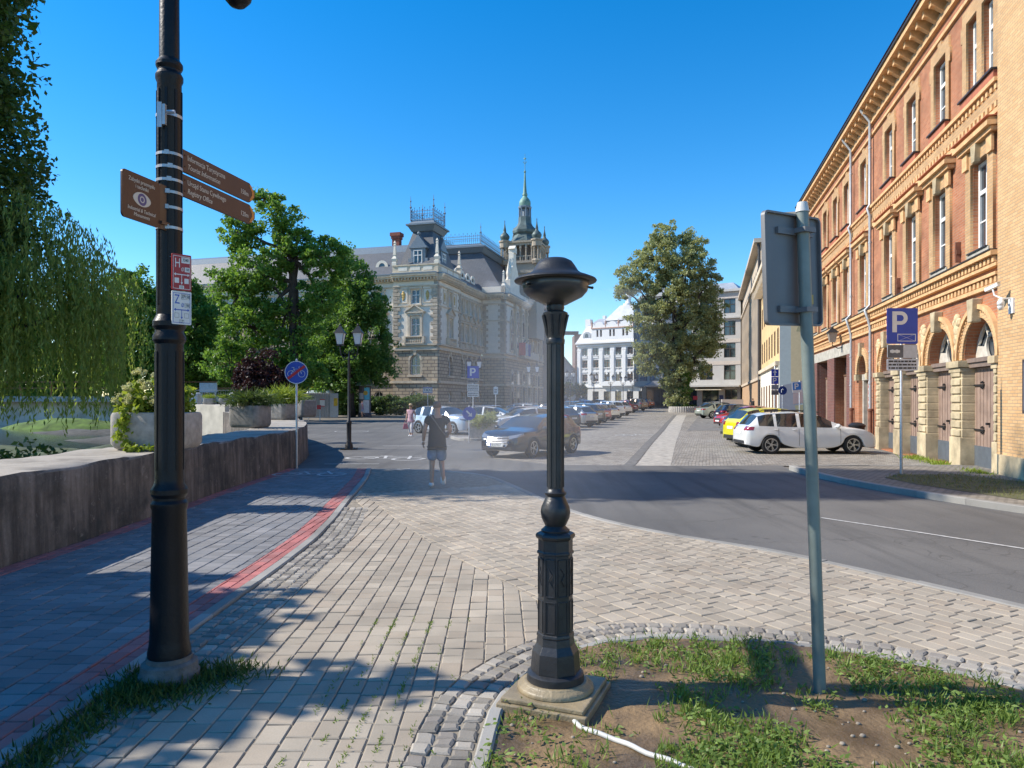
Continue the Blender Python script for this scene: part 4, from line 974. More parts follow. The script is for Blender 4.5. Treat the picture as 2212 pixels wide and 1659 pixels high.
for r_, (z, h, _) in enumerate(rows):
    for k, x in enumerate(cols):
        ar = r_ == 0 and k in (2, 3, 4); w = 1.25; hh = 1.25 if ar else h
        hl.append([(p[0]+x, p[1]+z) for p in (arch(-w/2, w/2, 0, hh) if ar else rect(-w/2, w/2, 0, hh))]); far_window(w, hh, ar, M_brown_fr if r_ < 2 else M_dkfr, wb, FW @ T((x, 0, z)))
fill('wall', [rect(-Wd, 0, 4.6, 14.0)]+hl, -.5, 0, M_wb, wb, FW)
q = MB(); q.box(-Wd, 0, -10, -.52, 0, 14); q.build('rear_wall', M_wb, wb, FW)
gl = [rect(x-.7, x+.7, .9, 3.8) for x in cols]
fill('ground_storey', [rect(-Wd, 0, .6, 4.58)]+gl, -.5, .12, mat('rusticated_white', (.62, .60, .56), .85, var=.12), wb, FW)
for x in cols: far_window(1.4, 2.9, 0, M_dkfr, wb, FW @ T((x, 0, .9)))
q = MB()
for k in range(7):
    x = -.44-2.56*k
    if x > -Wd+.2: q.box(x-.42, x+.42, 0, .22, 4.7, 12.7); q.box(x-.5, x+.5, 0, .26, 12.3, 12.5); q.box(x-.36, x+.36, .22, .26, 5.2, 12.0)
q.build('pilaster', M_wbp, wb, FW)
q = MB(); q.box(-Wd-.1, .1, 0, .3, 4.58, 4.85); q.box(-Wd-.1, .1, 0, .35, 13.2, 13.5); q.box(-Wd-.2, .2, 0, .7, 13.7, 14.02)
for x in cols:
    for z in (5.75, 8.6, 11.15): q.box(x-.68, x+.68, 0, .2, z, z+.13)
    for z in (7.75, 10.75): q.prism(arch(x-.6, x+.6, z, z+.1, 10, .35), 0, .14); q.ball((x, .08, z+.65), (.12, .08, .12), 8, 5)
for k in (2, 3, 4):
    x = cols[k]; q.box(x-1.05, x+1.05, .0, .8, 4.9, 5.05); q.box(x-1.05, x+1.05, .65, .8, 5.05, 5.75); q.lathe([(.25, 0), (.25, .12)], 12, T((x, .1, 7.5)) @ Matrix.Rotation(-math.pi/2, 4, 'X'))
q.build('cornice', M_wbp, wb, FW)
q = MB(); q.frustum((-Wd-.1, .1, -10, .55), (-Wd+1.6, -1.6, -9, -1.2), 14.03, 17.6, FW); q.frustum((-Wd+1.6, -1.6, -9, -1.2), (-Wd+3.4, -3.4, -7.5, -3.2), 17.6, 19.2, FW); q.build('mansard_roof', M_tin, wb)
q = MB()
for i in range(34):
    x = -Wd+.1+i*(Wd-.2)/33; xt = -Wd+1.7+i*(Wd-3.4)/33; q.tube([(x, .57, 14.05), (xt, -1.18, 17.6)], .03, 4, FW)
q.build('roof_seam', M_tin, wb)
# attic front with three curved gables
aw = [rect(c+d-.24, c+d+.24, 15.1, 16.5) for c in (-5.2, -8.1, -11.0) for d in (-.4, .4)]
top = [(-12.8, 14.03), (-3.4, 14.03), (-3.4, 17.0)]
for c in (-5.2, -8.1, -11.0): top += [(c+1.45, 17.1), (c+1.4, 17.9), (c+1.2, 17.5)]+[(c+1.0*math.cos(math.pi*k/8), 17.5+.7*math.sin(math.pi*k/8)) for k in range(9)]+[(c-1.2, 17.5)]
top += [(-12.65, 17.9), (-12.8, 17.0)]
at_ = fill('attic_gable', [top]+aw, -1.4, .35, M_wbp, wb, FW)
for c in (-5.2, -8.1, -11.0):
    for d in (-.4, .4): far_window(.48, 1.4, 0, M_dkfr, at_, FW @ T((c+d, .2, 15.1)))
q = MB(); q.box(-12.8, -3.4, .35, .5, 16.75, 16.95, FW)
for c in (-3.5, -6.65, -9.55, -12.7): q.lathe([(.22, 17.0), (.22, 17.8), (.3, 17.9), (.02, 18.6)], 4, FW @ T((c, .2, 0)))
q.build('attic_trim', mat('terracotta_trim', (.50, .30, .22), .8), wb)
q = MB(); q.frustum((-13.2, -5.2, -9, -2), (-10.5, -7.9, -6.8, -4.2), 18.6, 21.9, FW); q.build('hip_roof', M_tin, wb)
q = MB(); q.lathe([(1.1, 21.8), (1.15, 22.3), (.7, 22.35), (.55, 23.0), (.6, 23.6), (.8, 23.7), (.75, 24.1), (.4, 24.6), (.1, 24.8), (.06, 25.6)], 10, FW @ T((-9.2, -5.5, 0))); q.build('cupola', M_wbp, wb, smooth='auto')
q = MB(); q.box(-1.9, -.7, -3.4, -2.2, 15.5, 19.2, FW); q.box(-4.4, -3.8, -5, -4.2, 17, 20, FW); q.build('chimney', M_wb, wb)
q = MB(); q.prism(arch(-3.1, -1.3, 15.0, 15.4, 12), -1.6, .15, 'y', FW); d = q.build('round_dormer', M_tin, wb); q = MB(); q.prism(arch(-2.6, -1.8, 15.1, 15.5, 12), .15, .18, 'y', FW); q.build('pane', M_glass, d)

# ---------------------------------------------------------------- modern office block behind the big tree
M_mod = mat('grey_render', (.48, .47, .45), .85, var=.08, scale=.6); M_pan = mat('beige_panel', (.56, .50, .44), .85, var=.06)
FM = Mx(V((21.4, 116, 0)), (-.86, .51), (-.51, -.86)); mo = thing('office_block', 'grey flat roofed office block with large windows behind the tall tree', 'building', tuple(FM @ V((-8, -6, .84))))
mc = [-13.2, -10.0, -6.7, -3.4, -.6]; mc = [-(13.95), -10.35, -7.1, -3.9, -1.3]; hl = []
for z in (5.1, 8.5, 11.9, 15.3):
    for x in mc:
        w = 1.75 if x == mc[0] else 2.0; hl.append(rect(x-w/2, x+w/2, z, z+2.2)); far_window(w, 2.2, 0, M_dkfr, mo, FM @ T((x, 0, z)))
fill('wall', [rect(-15.6, 0, 4.2, 18.6)]+hl, -.5, 0, M_mod, mo, FM)
q = MB(); q.box(-15.6, 0, -14, -.52, 0, 18.6); q.build('rear_wall', M_mod, mo, FM)
q = MB()
for z in (4.3, 7.4, 10.8, 14.2, 17.6): q.box(-15.6, 0, 0, .06, z, z+.55) if z > 4.4 else None
q.build('spandrel_panel', M_pan, mo, FM)
q = MB(); q.box(-15.7, .1, -.6, .5, 18.6, 18.95); q.box(-15.7, .1, 0, .35, 14.5, 14.7); q.box(-15.7, .1, 0, 1.6, 4.0, 4.25); q.build('cornice', M_mod, mo, FM)
q = MB(); q.frustum((-15.3, -.3, -13, -.3), (-14, -1.5, -11, -2), 18.96, 20.3, FM); q.build('roof', M_tin, mo)
gl = [rect(a, b, .9, 3.6) for a, b in ((-15.1, -13.2), (-12.3, -9.7), (-8.9, -7.2), (-6.6, -4.6), (-3.8, -1.8))]
fill('ground_storey', [rect(-15.6, 0, .3, 4.0)]+gl, -.5, .05, mat('dark_grey_render', (.33, .32, .31), .85), mo, FM)
for a, b in ((-15.1, -13.2), (-8.9, -7.2), (-6.6, -4.6), (-3.8, -1.8)): far_window(b-a, 2.7, 0, M_dkfr, mo, FM @ T(((a+b)/2, 0, .9)))
q = MB(); q.box(-12.3, -9.7, -.35, -.3, .9, 3.6); q.box(-11.05, -10.95, -.3, -.22, .9, 3.6); q.build('entrance_door', M_glass, mo, FM)
q = MB(); q.box(-13.0, -9.0, 0, 1.4, 3.5, 3.62); q.build('entrance_canopy', mat('canopy_cream', (.62, .55, .42), .7), mo, FM)
q = MB(); q.prism([(.05, 3.85), (1.5, 3.25), (1.5, 2.95), (.05, 3.3)], -6.7, -4.4, 'x', FM); aw_ = q.build('awning', mat('red_awning', (.60, .05, .05), .7), mo)
q = MB(); q.prism([(.06, 3.70), (1.51, 3.16), (1.51, 3.05), (.06, 3.5)], -6.72, -4.38, 'x', FM); q.build('awning_stripe', M_wsign, aw_)
q = MB(); q.box(-9.0, -8.3, .06, .1, 2.0, 2.6); q.build('red_plate', M_redsign, mo, FM)
q = MB(); q.box(-13.0, -12.4, .06, .1, 2.1, 2.7); q.build('navy_plate', mat('navy_plate', (.03, .04, .12), .5), mo, FM)
# rounded upper storey with glazing behind the tree
q = MB(); q.lathe([(5.2, 4.2), (5.2, 17.2)], 28, FM @ T((-2.4, -4.2, 0))); q.lathe([(5.5, 17.2), (5.5, 17.6), (4.4, 17.65), (4.4, 19.2)], 28, FM @ T((-2.4, -4.2, 0))); q.build('corner_drum', M_mod, mo, smooth='auto')
q = MB()
for z in (5.1, 8.5, 11.9, 15.0):
    for k in range(7):
        t = math.radians(20+k*23); Kx = FM @ T((-2.4+5.22*math.cos(t), -4.2+5.22*math.sin(t), z)) @ Matrix.Rotation(t-math.pi/2, 4, 'Z'); q.box(-.8, .8, -.05, .02, 0, 2.0, Kx)
q.build('drum_window', M_glassb, mo)
lw = MB(); lw.box(-16, -9.2, 0, .2, -.1, 1.35); o = lw.build('low_wall', M_wb, None, Mx(V((21.5, 104, gz(104))), (-1, 0), (0, -1))); tag(o, 'low white boundary wall in front of the office block', 'wall')

# dark kiosk pavilion
ki = thing('kiosk', 'charcoal glazed kiosk pavilion with a flat canopy beside the tall tree', 'kiosk', (23.4, 112.5, gz(112)))
q = MB(); q.box(21.2, 25.6, 112, 116, gz(112)-.2, gz(112)+3.2); q.build('kiosk_wall', mat('charcoal_panel', (.045, .05, .06), .4), ki)
q = MB(); q.box(20.6, 26.2, 110.8, 116.4, gz(112)+3.2, gz(112)+3.45); q.frustum((21.4, 25.4, 112, 116), (22.4, 24.4, 113, 115), gz(112)+3.45, gz(112)+4.2); q.build('kiosk_roof', mat('kiosk_roof_grey', (.28, .28, .28), .6), ki)
q = MB()
for k in range(4): q.box(21.3+k*1.08, 22.3+k*1.08, 111.96, 112, gz(112)+.3, gz(112)+2.8)
q.build('kiosk_window', glassmat('kiosk_glass', (.02, .025, .035)), ki)

# ---------------------------------------------------------------- ochre and grey-beige blocks beyond the brick building
XL = lambda y: 5.03+.2785*y
LD = V((.2785, 1)).normalized(); LDt = (LD.x, LD.y); LNt = (-LD.y, LD.x)
def side_block(name, label, y0, y1, ht, m, nrow, ncol, wm_, z0, extra=None):
    K = Mx(V((XL(y0), y0, 0)), LDt, LNt); Ln = (y1-y0)/LD.y; t = thing(name, label, 'building', tuple(K @ V((Ln/2, -4, gz(y0)))))
    hl = []; sp = Ln/ncol; rh = (ht-z0-1.2)/nrow
    for r_ in range(nrow):
        for k in range(ncol):
            x = sp*(k+.5); z = z0+rh*r_+.7; w, h = min(1.2, sp*.5), rh*.58; hl.append(rect(x-w/2, x+w/2, z, z+h)); far_window(round(w, 2), round(h, 2), 0, wm_, t, K @ T((x, 0, z)), -.05)
    fill('wall', [rect(0, Ln, -.3, ht)]+hl, -.5, 0, m, t, K)
    q = MB(); q.box(0, Ln, -14, -.52, -.3, ht); q.build('rear_wall', m, t, K)
    return t, K, Ln
M_och = mat('ochre_render', (.62, .44, .22), .85, var=.14, scale=.5); M_tan = mat('grey_beige_render', (.50, .42, .33), .85, var=.12, scale=.5)
t, K, Ln = side_block('ochre_house', 'ochre house with pale ground floor and painted gable next to the brick building', 51, 68.8, 12.4, M_och, 2, 7, M_brown_fr, 4.6)
q = MB(); q.box(0, Ln, 0, .1, -.2, 4.4); q.build('ground_storey', mat('cream_render', (.72, .66, .55), .85, var=.1), t, K)
for k in range(6): q = MB(); q.box(1.0+k*3, 1.9+k*3, .1, .14, .2, 3.1); q.build('shop_door', M_brown_fr, t, K)
q = MB(); q.box(-.2, Ln+.2, 0, .5, 12.0, 12.4); q.box(-.3, Ln+.3, 0, .9, 12.4, 12.8)
for k in range(22): q.box(.3+k*.82, .55+k*.82, 0, .75, 11.6, 12.38)
q.box(0, Ln, 0, .3, 4.4, 4.7); q.build('cornice', M_tho, t, K)
q = MB(); q.prism([(.9, 12.8), (-6, 14.4), (-14, 12.8)], -.3, Ln+.3, 'x', K); q.build('roof', M_metal_d, t)
# gable wall with its abstract mural of plain colour fields
GK = Mx(V((XL(51), 51, 0)), (LNt[0], LNt[1]), (-LDt[0], -LDt[1]))      # x to the left, y toward the camera
m1 = mat('mural_blue_grey', (.40, .45, .45), .85, var=.05); m2 = mat('mural_sand', (.55, .45, .28), .85, var=.05); m3 = mat('mural_slate', (.26, .27, .31), .85, var=.05); m4 = mat('mural_olive', (.33, .31, .19), .85, var=.05); m5 = mat('mural_mauve', (.36, .27, .27), .85, var=.05)
q = MB(); q.prism(rect(-9, 0, -.2, 12.6), 0, .06, 'y', GK); gw = q.build('gable_mural', m1, t)
for m_, pts, y in ((m2, [(-.75, 3.2), (-4, 3.2), (-4, 12), (-.75, 12)], .064), (m3, [(0, 2.9), (0, .8), (-.9, .6), (-1.6, 2.6), (-1.6, 3.3)], .068), (m4, [(-1.6, 3.3), (-2.0, 5.0), (-2.3, 4.0), (-2.5, 5.6), (-2.9, 4.4), (-3.2, 5.4), (-3.6, 3.0)], .072), (m5, [(-.9, 2.5), (-2.8, 2.6), (-2.8, 1.9), (-.9, 1.6)], .076), (m4, [(-1.0, 1.5), (-4, 1.8), (-4, .5), (-1.3, .3)], .07), (m4, [(-1.1, 6.8), (-1.7, 8.5), (-2.2, 7.0), (-2.8, 8.8), (-3, 6.6)], .07)):
    q = MB(); q.prism(pts, .06, y, 'y', GK); q.build('mural_field', m_, gw)
t, K, Ln = side_block('beige_block', 'long grey beige office building with rows of narrow windows beyond the ochre house', 68.8, 114.6, 17.2, M_tan, 5, 20, M_dkfr, 4.0)
q = MB(); q.box(-.2, Ln, 0, .7, 17.2, 17.6); q.box(-.2, Ln, 0, .3, 14.2, 14.5); q.box(-.2, Ln, 0, .25, 3.9, 4.2); q.build('cornice', M_tan, t, K)
q = MB(); q.box(-.2, Ln, -.1, .1, -.2, 3.9); q.build('ground_storey', mat('brown_base', (.42, .28, .17), .85, var=.15), t, K)
q = MB(); q.box(-.2, Ln, -8, -1.2, 17.6, 19.6); q.box(-.3, Ln, -8, -.9, 19.6, 19.9); q.build('roof_storey', M_tan, t, K)
q = MB()
for k in range(40): q.box(.3+k*1.18, .52+k*1.18, 0, .16, 4.2, 14.2)
q.build('pilaster', M_tan, t, K)
q = MB(); q.tube([(.25, .3, 17.2), (.25, .2, 16.6), (.25, .2, 0)], .14, 8, K); q.build('down_pipe', M_metal_d, t)

# small grey houses left of the white house
FH = Mx(V((8.5, 150, 0)), (-1, 0), (0, -1))
gh = thing('gabled_house', 'small grey gabled house far behind the square left of the white house', 'building', tuple(FH @ V((-2, -4, 1.2))))
q = MB(); q.box(-5.0, 3, -9, 0, .8, 8.2); q.prism([(-5, 8.2), (.4, 8.2), (-2.3, 11.2)], -9, 0); q.build('wall', mat('grey_plaster', (.36, .34, .33), .9), gh, FH)
q = MB(); q.prism([(-5.2, 8.0), (-2.3, 11.5), (.6, 8.0), (.4, 8.0), (-2.3, 11.2), (-5, 8.0)], -9, .3); q.box(.4, 3.2, -9, .3, 8.2, 8.6); q.build('roof', mat('grey_tiles', (.20, .18, .18), .8), gh, FH)
for x, z in ((-3.6, 2.6), (-1.4, 2.6), (.8, 2.6), (-3.6, 5.2), (-1.4, 5.2), (.8, 5.2)): far_window(.9, 1.3, 0, M_wfr, gh, FH @ T((x, .25, z)))
ph = thing('tall_gable_house', 'brown brick gable end of the tall house directly left of the white house', 'building', (12, 157, 1.3))
q = MB(); q.box(-6.3, 0, -8, 0, .8, 16.4); q.build('wall', brickmat('brown_brick', (.26, .15, .12), (.2, .12, .1), (.25, .2, .18)), ph, Mx(V((12.3, 155, 0)), rz=0) @ Matrix.Diagonal((-1, 1, 1, 1)) @ T((-1.5, 8, 0)))
q = MB(); q.box(11.5, 14.5, 154.5, 157, 16.4, 17.0); q.build('roof_edge', M_metal_d, ph)

# ================================================================ TREES AND PLANTS
M_bark = mat('bark', (.06, .048, .038), .95, var=.4, scale=4, bmp=.7, bscale=14)
L_oak = leafmat('oak_leaves', (0.064, 0.148, 0.027), (0.195, 0.332, 0.057), .45)
L_lin = leafmat('linden_leaves', (0.051, 0.125, 0.027), (0.170, 0.298, 0.064), .45)
L_park = leafmat('park_leaves', (0.057, 0.137, 0.027), (0.170, 0.298, 0.051), .45)
L_pop = leafmat('poplar_leaves', (.04, .08, .02), (.11, .18, .035))
L_wil = leafmat('willow_leaves', (.11, .165, .04), (.30, .38, .095), .55)
L_sq = leafmat('grey_green_leaves', (.17, .20, .095), (.40, .43, .22), .42)
L_pur = leafmat('copper_leaves', (.022, .009, .012), (.05, .02, .024))
L_jun = leafmat('juniper_leaves', (.04, .085, .025), (.12, .19, .06))
L_lime = leafmat('lime_leaves', (.12, .19, .02), (.34, .42, .06))
L_dkg = leafmat('dark_grass_leaves', (.03, .06, .015), (.09, .14, .04))
L_wee = leafmat('weed_leaves', (.08, .14, .025), (.24, .34, .08))
def leaf_obj(name, C, A, Nn, L, W, m, parent=None, fold=.0):
    """diamond leaves: C centres, A length axes, Nn approx normals (all n x 3)"""
    n = len(C); A = A/np.linalg.norm(A, axis=1)[:, None]; S = np.cross(A, Nn); S /= np.linalg.norm(S, axis=1)[:, None]+1e-9
    L = np.broadcast_to(np.asarray(L, float), (n,))[:, None]; W = np.broadcast_to(np.asarray(W, float), (n,))[:, None]
    v = np.empty((n, 4, 3)); v[:, 0] = C-A*L/2; v[:, 1] = C+S*W/2-A*L*.08; v[:, 2] = C+A*L/2; v[:, 3] = C-S*W/2-A*L*.08
    me = bpy.data.meshes.new(name); me.vertices.add(4*n); me.vertices.foreach_set('co', v.reshape(-1)); me.loops.add(4*n); me.loops.foreach_set('vertex_index', np.arange(4*n, dtype=np.int32))
    me.polygons.add(n); me.polygons.foreach_set('loop_start', np.arange(0, 4*n, 4, dtype=np.int32)); me.polygons.foreach_set('loop_total', np.full(n, 4, dtype=np.int32)); me.update(calc_edges=True); me.validate()
    me.materials.append(m); return link(bpy.data.objects.new(name, me), parent)
def unit(n): v = NP.normal(size=(n, 3)); return v/np.linalg.norm(v, axis=1)[:, None]
def crown(name, blobs, nclump, per, rc, leaf, m, parent, shell=.55, flat=.75, droop=0.0, asp=.6):
    """blobs: (x,y,z,rx,ry,rz); leaf clumps sit mostly in the outer shell, with gaps between"""
    vol = np.array([(b[3]*b[4]*b[5])**.67 for b in blobs]); pr = vol/vol.sum(); Cs, As = [], []
    cl = []
    for i in NP.choice(len(blobs), nclump, p=pr):
        b = blobs[i]; u = unit(1)[0]; rr = (shell+(1-shell)*NP.random())*(1+.12*NP.normal()); c = np.array(b[:3])+u*np.array(b[3:])*rr
        cl.append(c); k = int(per*NP.uniform(.5, 1.4)); R_ = rc*NP.uniform(.6, 1.35)
        p = unit(k)*(NP.random(k)**.5)[:, None]*np.array([R_, R_, R_*flat]); Cs.append(c+p); As.append(unit(k)+np.array([0, 0, -droop])+p/R_*.5)
    C = np.concatenate(Cs); A = np.concatenate(As); n = len(C)
    Nn = unit(n)+np.array([0, 0, .6]); s = leaf*NP.uniform(.65, 1.3, n)
    leaf_obj(name, C, A, Nn, s, s*asp, m, parent); return cl
def limbs(name, base, fork, tips, r0, parent, twigs=(), m=None, lean=None):
    q = MB(); b = V(base); f = V(fork); n = 7
    pts = [b.lerp(f, i/n)+V((R.uniform(-1, 1), R.uniform(-1, 1), 0))*r0*.35*(0 if i == 0 else 1) for i in range(n+1)]
    q.tube(pts, [r0*(1.25 if i == 0 else 1-.45*i/n) for i in range(n+1)], 9)
    for t in tips:
        t = V(t); k = R.randint(3, n); s = pts[k]; L = (t-s).length; mid = s.lerp(t, .5)+V((R.uniform(-.1, .1), R.uniform(-.1, .1), .08))*L
        P = [s+((mid-s)*2*u*(1-u)+(t-s)*u*u) if False else s*(1-u)**2+mid*2*u*(1-u)+t*u*u for u in [j/6 for j in range(7)]]
        P = [p+V((R.uniform(-1, 1), R.uniform(-1, 1), R.uniform(-1, 1)))*L*.02 for p in P]; P[0] = s
        q.tube(P, [r0*.5*(1-.8*j/6) for j in range(7)], 6)
    for c in twigs:
        c = V(c); s = min([V(t) for t in tips]+pts[4:], key=lambda a: (a-c).length); q.tube([s, s.lerp(c, .5)+V((0, 0, .1)), c], [r0*.13, r0*.09, r0*.03], 4)
    return q.build(name, m or M_bark, parent, smooth=True)
def pblobs(D, lst, depth=1.0):
    out = []
    for px, py, rx, ry in lst: c = at(px, py, D+R.uniform(-.25, .25)*rx*D/F); out.append((c.x, c.y, c.z, rx*D/F, rx*D/F*depth, ry*D/F))
    return out
def tree(name, label, D, base_px, fork_px, lst, ncl, per, rc, leaf, m, r0, shell=.55, twigfrac=.25, group=None, depth=1.0, cat='tree', flat=.75, droop=0.0):
    b = at(base_px, 0, D); b.z = gz(D)-.1; f = at(fork_px[0], fork_px[1], D); t = thing(name, label, cat, tuple(b), 0, group)
    bl_ = pblobs(D, lst, depth); cl = crown('crown', bl_, ncl, per, rc, leaf, m, t, shell, flat, droop)
    tw_ = [c for c in cl if R.random() < twigfrac]
    limbs('trunk', b, f, [x[:3] for x in bl_], r0, t, tw_); return t
OAK = [(560, 575, 70, 75), (515, 500, 38, 45), (595, 470, 48, 42), (570, 430, 30, 22), (700, 560, 55, 50), (640, 520, 45, 40), (515, 640, 52, 50), (545, 710, 70, 60), (625, 690, 60, 60), (500, 790, 55, 55), (580, 800, 60, 50), (690, 640, 45, 45), (650, 790, 55, 60), (480, 590, 22, 25)]
tree('oak_tree', 'tall spreading oak with open dark limbs in front of the town hall', 60, 640, (632, 560), OAK, 720, 62, .6, .30, L_oak, .42, .6, .3)
LIN = [(757, 600, 42, 65), (785, 660, 50, 60), (800, 730, 55, 60), (745, 690, 48, 70), (760, 790, 60, 55), (815, 790, 40, 45), (705, 770, 45, 70), (725, 835, 55, 30)]
tree('linden_tree', 'dense rounded linden reaching over the corner of the town hall', 70, 760, (765, 640), LIN, 760, 62, .62, .30, L_lin, .35, .6, .1)
g_ = 'park trees behind the river'
tree('park_tree', 'broad green park tree directly right of the drooping willow', 72, 300, (300, 700), [(290, 640, 55, 62), (255, 700, 50, 60), (330, 690, 55, 65), (290, 770, 70, 60), (345, 780, 45, 60), (240, 790, 40, 50)], 620, 55, .75, .34, L_park, .35, .6, .1, g_)
tree('park_tree', 'park tree showing on both sides of the tall signpost', 80, 405, (400, 700), [(390, 640, 45, 52), (425, 700, 45, 60), (370, 720, 50, 60), (410, 780, 55, 60), (450, 800, 45, 50)], 520, 55, .8, .36, L_park, .35, .6, .1, g_)
tree('park_tree', 'low dark park tree between the signpost and the oak', 90, 470, (470, 760), [(455, 690, 40, 55), (480, 760, 45, 60), (440, 800, 50, 55), (500, 820, 45, 40)], 420, 50, .85, .38, L_lin, .3, .6, .1, g_)
tree('park_tree', 'shaded park tree behind the linden at the town hall front', 82, 690, (690, 740), [(690, 690, 40, 60), (660, 790, 50, 60), (600, 830, 60, 40), (720, 800, 50, 50)], 420, 50, .75, .36, L_lin, .3, .6, .1, g_)
tree('copper_shrub', 'dark purple copper leaved shrub under the oak', 55, 555, (555, 830), [(530, 810, 28, 30), (570, 790, 32, 40), (555, 830, 50, 28), (605, 820, 30, 30)], 200, 55, .45, .22, L_pur, .12, .55, .2, cat='shrub')
SQT = [(1437, 510, 34, 36), (1495, 530, 26, 40), (1415, 560, 48, 50), (1480, 590, 55, 55), (1525, 600, 30, 45), (1365, 600, 34, 42), (1440, 640, 60, 50), (1530, 670, 36, 50), (1350, 630, 20, 26), (1400, 690, 42, 40), (1500, 710, 48, 50), (1440, 740, 50, 50), (1400, 770, 34, 40), (1500, 780, 36, 45), (1455, 800, 44, 45), (1460, 850, 26, 36), (1545, 730, 22, 40)]
tree('square_tree', 'tall grey green tree in a round planter at the far end of the square', 86, 1468, (1465, 700), SQT, 1150, 72, .58, .28, L_sq, .55, .5, .22, droop=.6)
# poplar and willow on the river bank; the poplar is far taller than the frame and shades the road
pop = thing('poplar_tree', 'tall narrow poplar rising out of the frame behind the willow', 'tree', (-14.6, 16.8, -.5))
pb = [(-14.6, 16.8, z, r, r, 2.2) for z, r in ((3.9, 2.4), (6, 3.0), (8.2, 2.95), (10.4, 2.55), (12.6, 2.4), (14.8, 2.5), (17.0, 2.5), (18.6, 2.4), (19.6, 2.0))]
crown('crown', pb, 2900, 72, .5, .15, L_pop, pop, .68, 1.25); crown('crown_top', pb[4:], 520, 44, .75, .34, L_pop, pop, .3, 1.2)
limbs('trunk', (-14.6, 16.8, -.8), (-14.6, 16.8, 19), [b[:3] for b in pb], .40, pop)
wil = thing('willow_tree', 'weeping willow with long hanging strands over the river', 'tree', (-13.2, 16.9, -.6))
def willow():
    c = np.array([-13.0, 16.9]); Cs, As = [], []; tips = []
    # domes of the crown: (x, y, top z, radius)
    domes = [(-12.6, 16.9, 6.9, 2.3), (-14.6, 16.6, 7.6, 2.4), (-11.4, 16.7, 5.4, 1.6), (-13.6, 15.4, 5.9, 2.0), (-11.6, 17.8, 4.9, 1.3), (-16.0, 17.5, 7.4, 2.4), (-12.0, 18.4, 6.0, 1.9)]
    for dx, dy, dz, dr in domes:
        tips.append((dx, dy, dz-1.0))
        for _ in range(200):
            a = NP.uniform(0, 2*math.pi); rr = dr*math.sqrt(NP.uniform(.02, 1)); x, y = dx+rr*math.cos(a), dy+rr*math.sin(a)
            z0 = dz-.9*(rr/dr)**2*1.3+NP.normal()*.12; Ln = NP.uniform(1.3, 4.2)*(.6+.4*rr/dr)
            zend = max(z0-Ln, NP.uniform(.9, 1.7) if NP.random() < .8 else NP.uniform(1.5, 2.6)); k = int((z0-zend)/.062)
            if k < 3: continue
            t = np.linspace(0, 1, k); out = np.array([math.cos(a), math.sin(a)]); arc = .55*np.sqrt(np.minimum(t*3, 1))
            sw = NP.normal(size=2)*.12; jx = NP.normal(size=(k, 3))*.03
            P = np.stack([x+out[0]*arc+sw[0]*t, y+out[1]*arc+sw[1]*t, z0-(z0-zend)*t+.25*np.minimum(t*4, 1)*(1-t)], 1)+jx
            d = NP.normal(size=(k, 3))*.32; d[:, 2] -= 1.0; Cs.append(P); As.append(d)
    C = np.concatenate(Cs); A = np.concatenate(As); n = len(C)
    leaf_obj('crown', C, A, unit(n), NP.uniform(.12, .2, n), NP.uniform(.028, .046, n), L_wil, wil)
    b2 = [(d[0], d[1], d[2]-.7, d[3]*.9, d[3]*.9, .8) for d in domes]; crown('inner_foliage', b2, 130, 60, .5, .13, L_wil, wil, .4, .8, 1.0, .3)
    limbs('trunk', (-13.6, 16.6, -.9), (-13.2, 16.9, 4.4), tips, .38, wil)
willow()
# shade tree on the near bank, outside the picture on the left (its shadow lies across the path)
nt_ = thing('bank_tree', 'bushy tree on the near river bank casting shade over the cycle path', 'tree', (-9.6, 3.4, -.5))
crown('crown', [(-10.5, 4.9, 4.0, 2.6, 3.0, 2.5), (-10.5, 1.4, 4.0, 2.6, 2.8, 2.5)], 1500, 55, .5, .34, L_pop, nt_, .1); limbs('trunk', (-9.6, 3.2, -1), (-9.6, 3.2, 3.2), [(-9.6, 4, 4), (-9.8, 1, 4.2)], .3, nt_)
# distant tree line closing the view over the river, and round trees at the end of the square
for k, (px, D, rr, lab) in enumerate(((120, 105, 75, 'far tree behind the footbridge, left of the railing'), (215, 112, 70, 'far tree behind the footbridge railing and hanging willow'), (20, 98, 80, 'far tree at the left edge behind the poplar trunk'))):
    tree('park_tree', lab, D, px, (px, 760), [(px, 720, rr, 80), (px+30, 790, rr*.8, 60), (px-35, 800, rr*.8, 55), (px, 850, rr, 30)], 420, 45, 1.1, .5, L_park, .4, .6, .05, g_)
for px, D, lab in ((1203, 128, 'pale green round tree left of the misting post far behind'), (1226, 135, 'clipped round tree right behind the misting post far away'), (1252, 132, 'clipped round tree at the corner of the white house')):
    tree('round_tree', lab, D, px, (px, 850), [(px, 842, 17, 14)], 60, 50, .5, .35, L_jun, .15, .5, .1, 'small round trees by the white house')
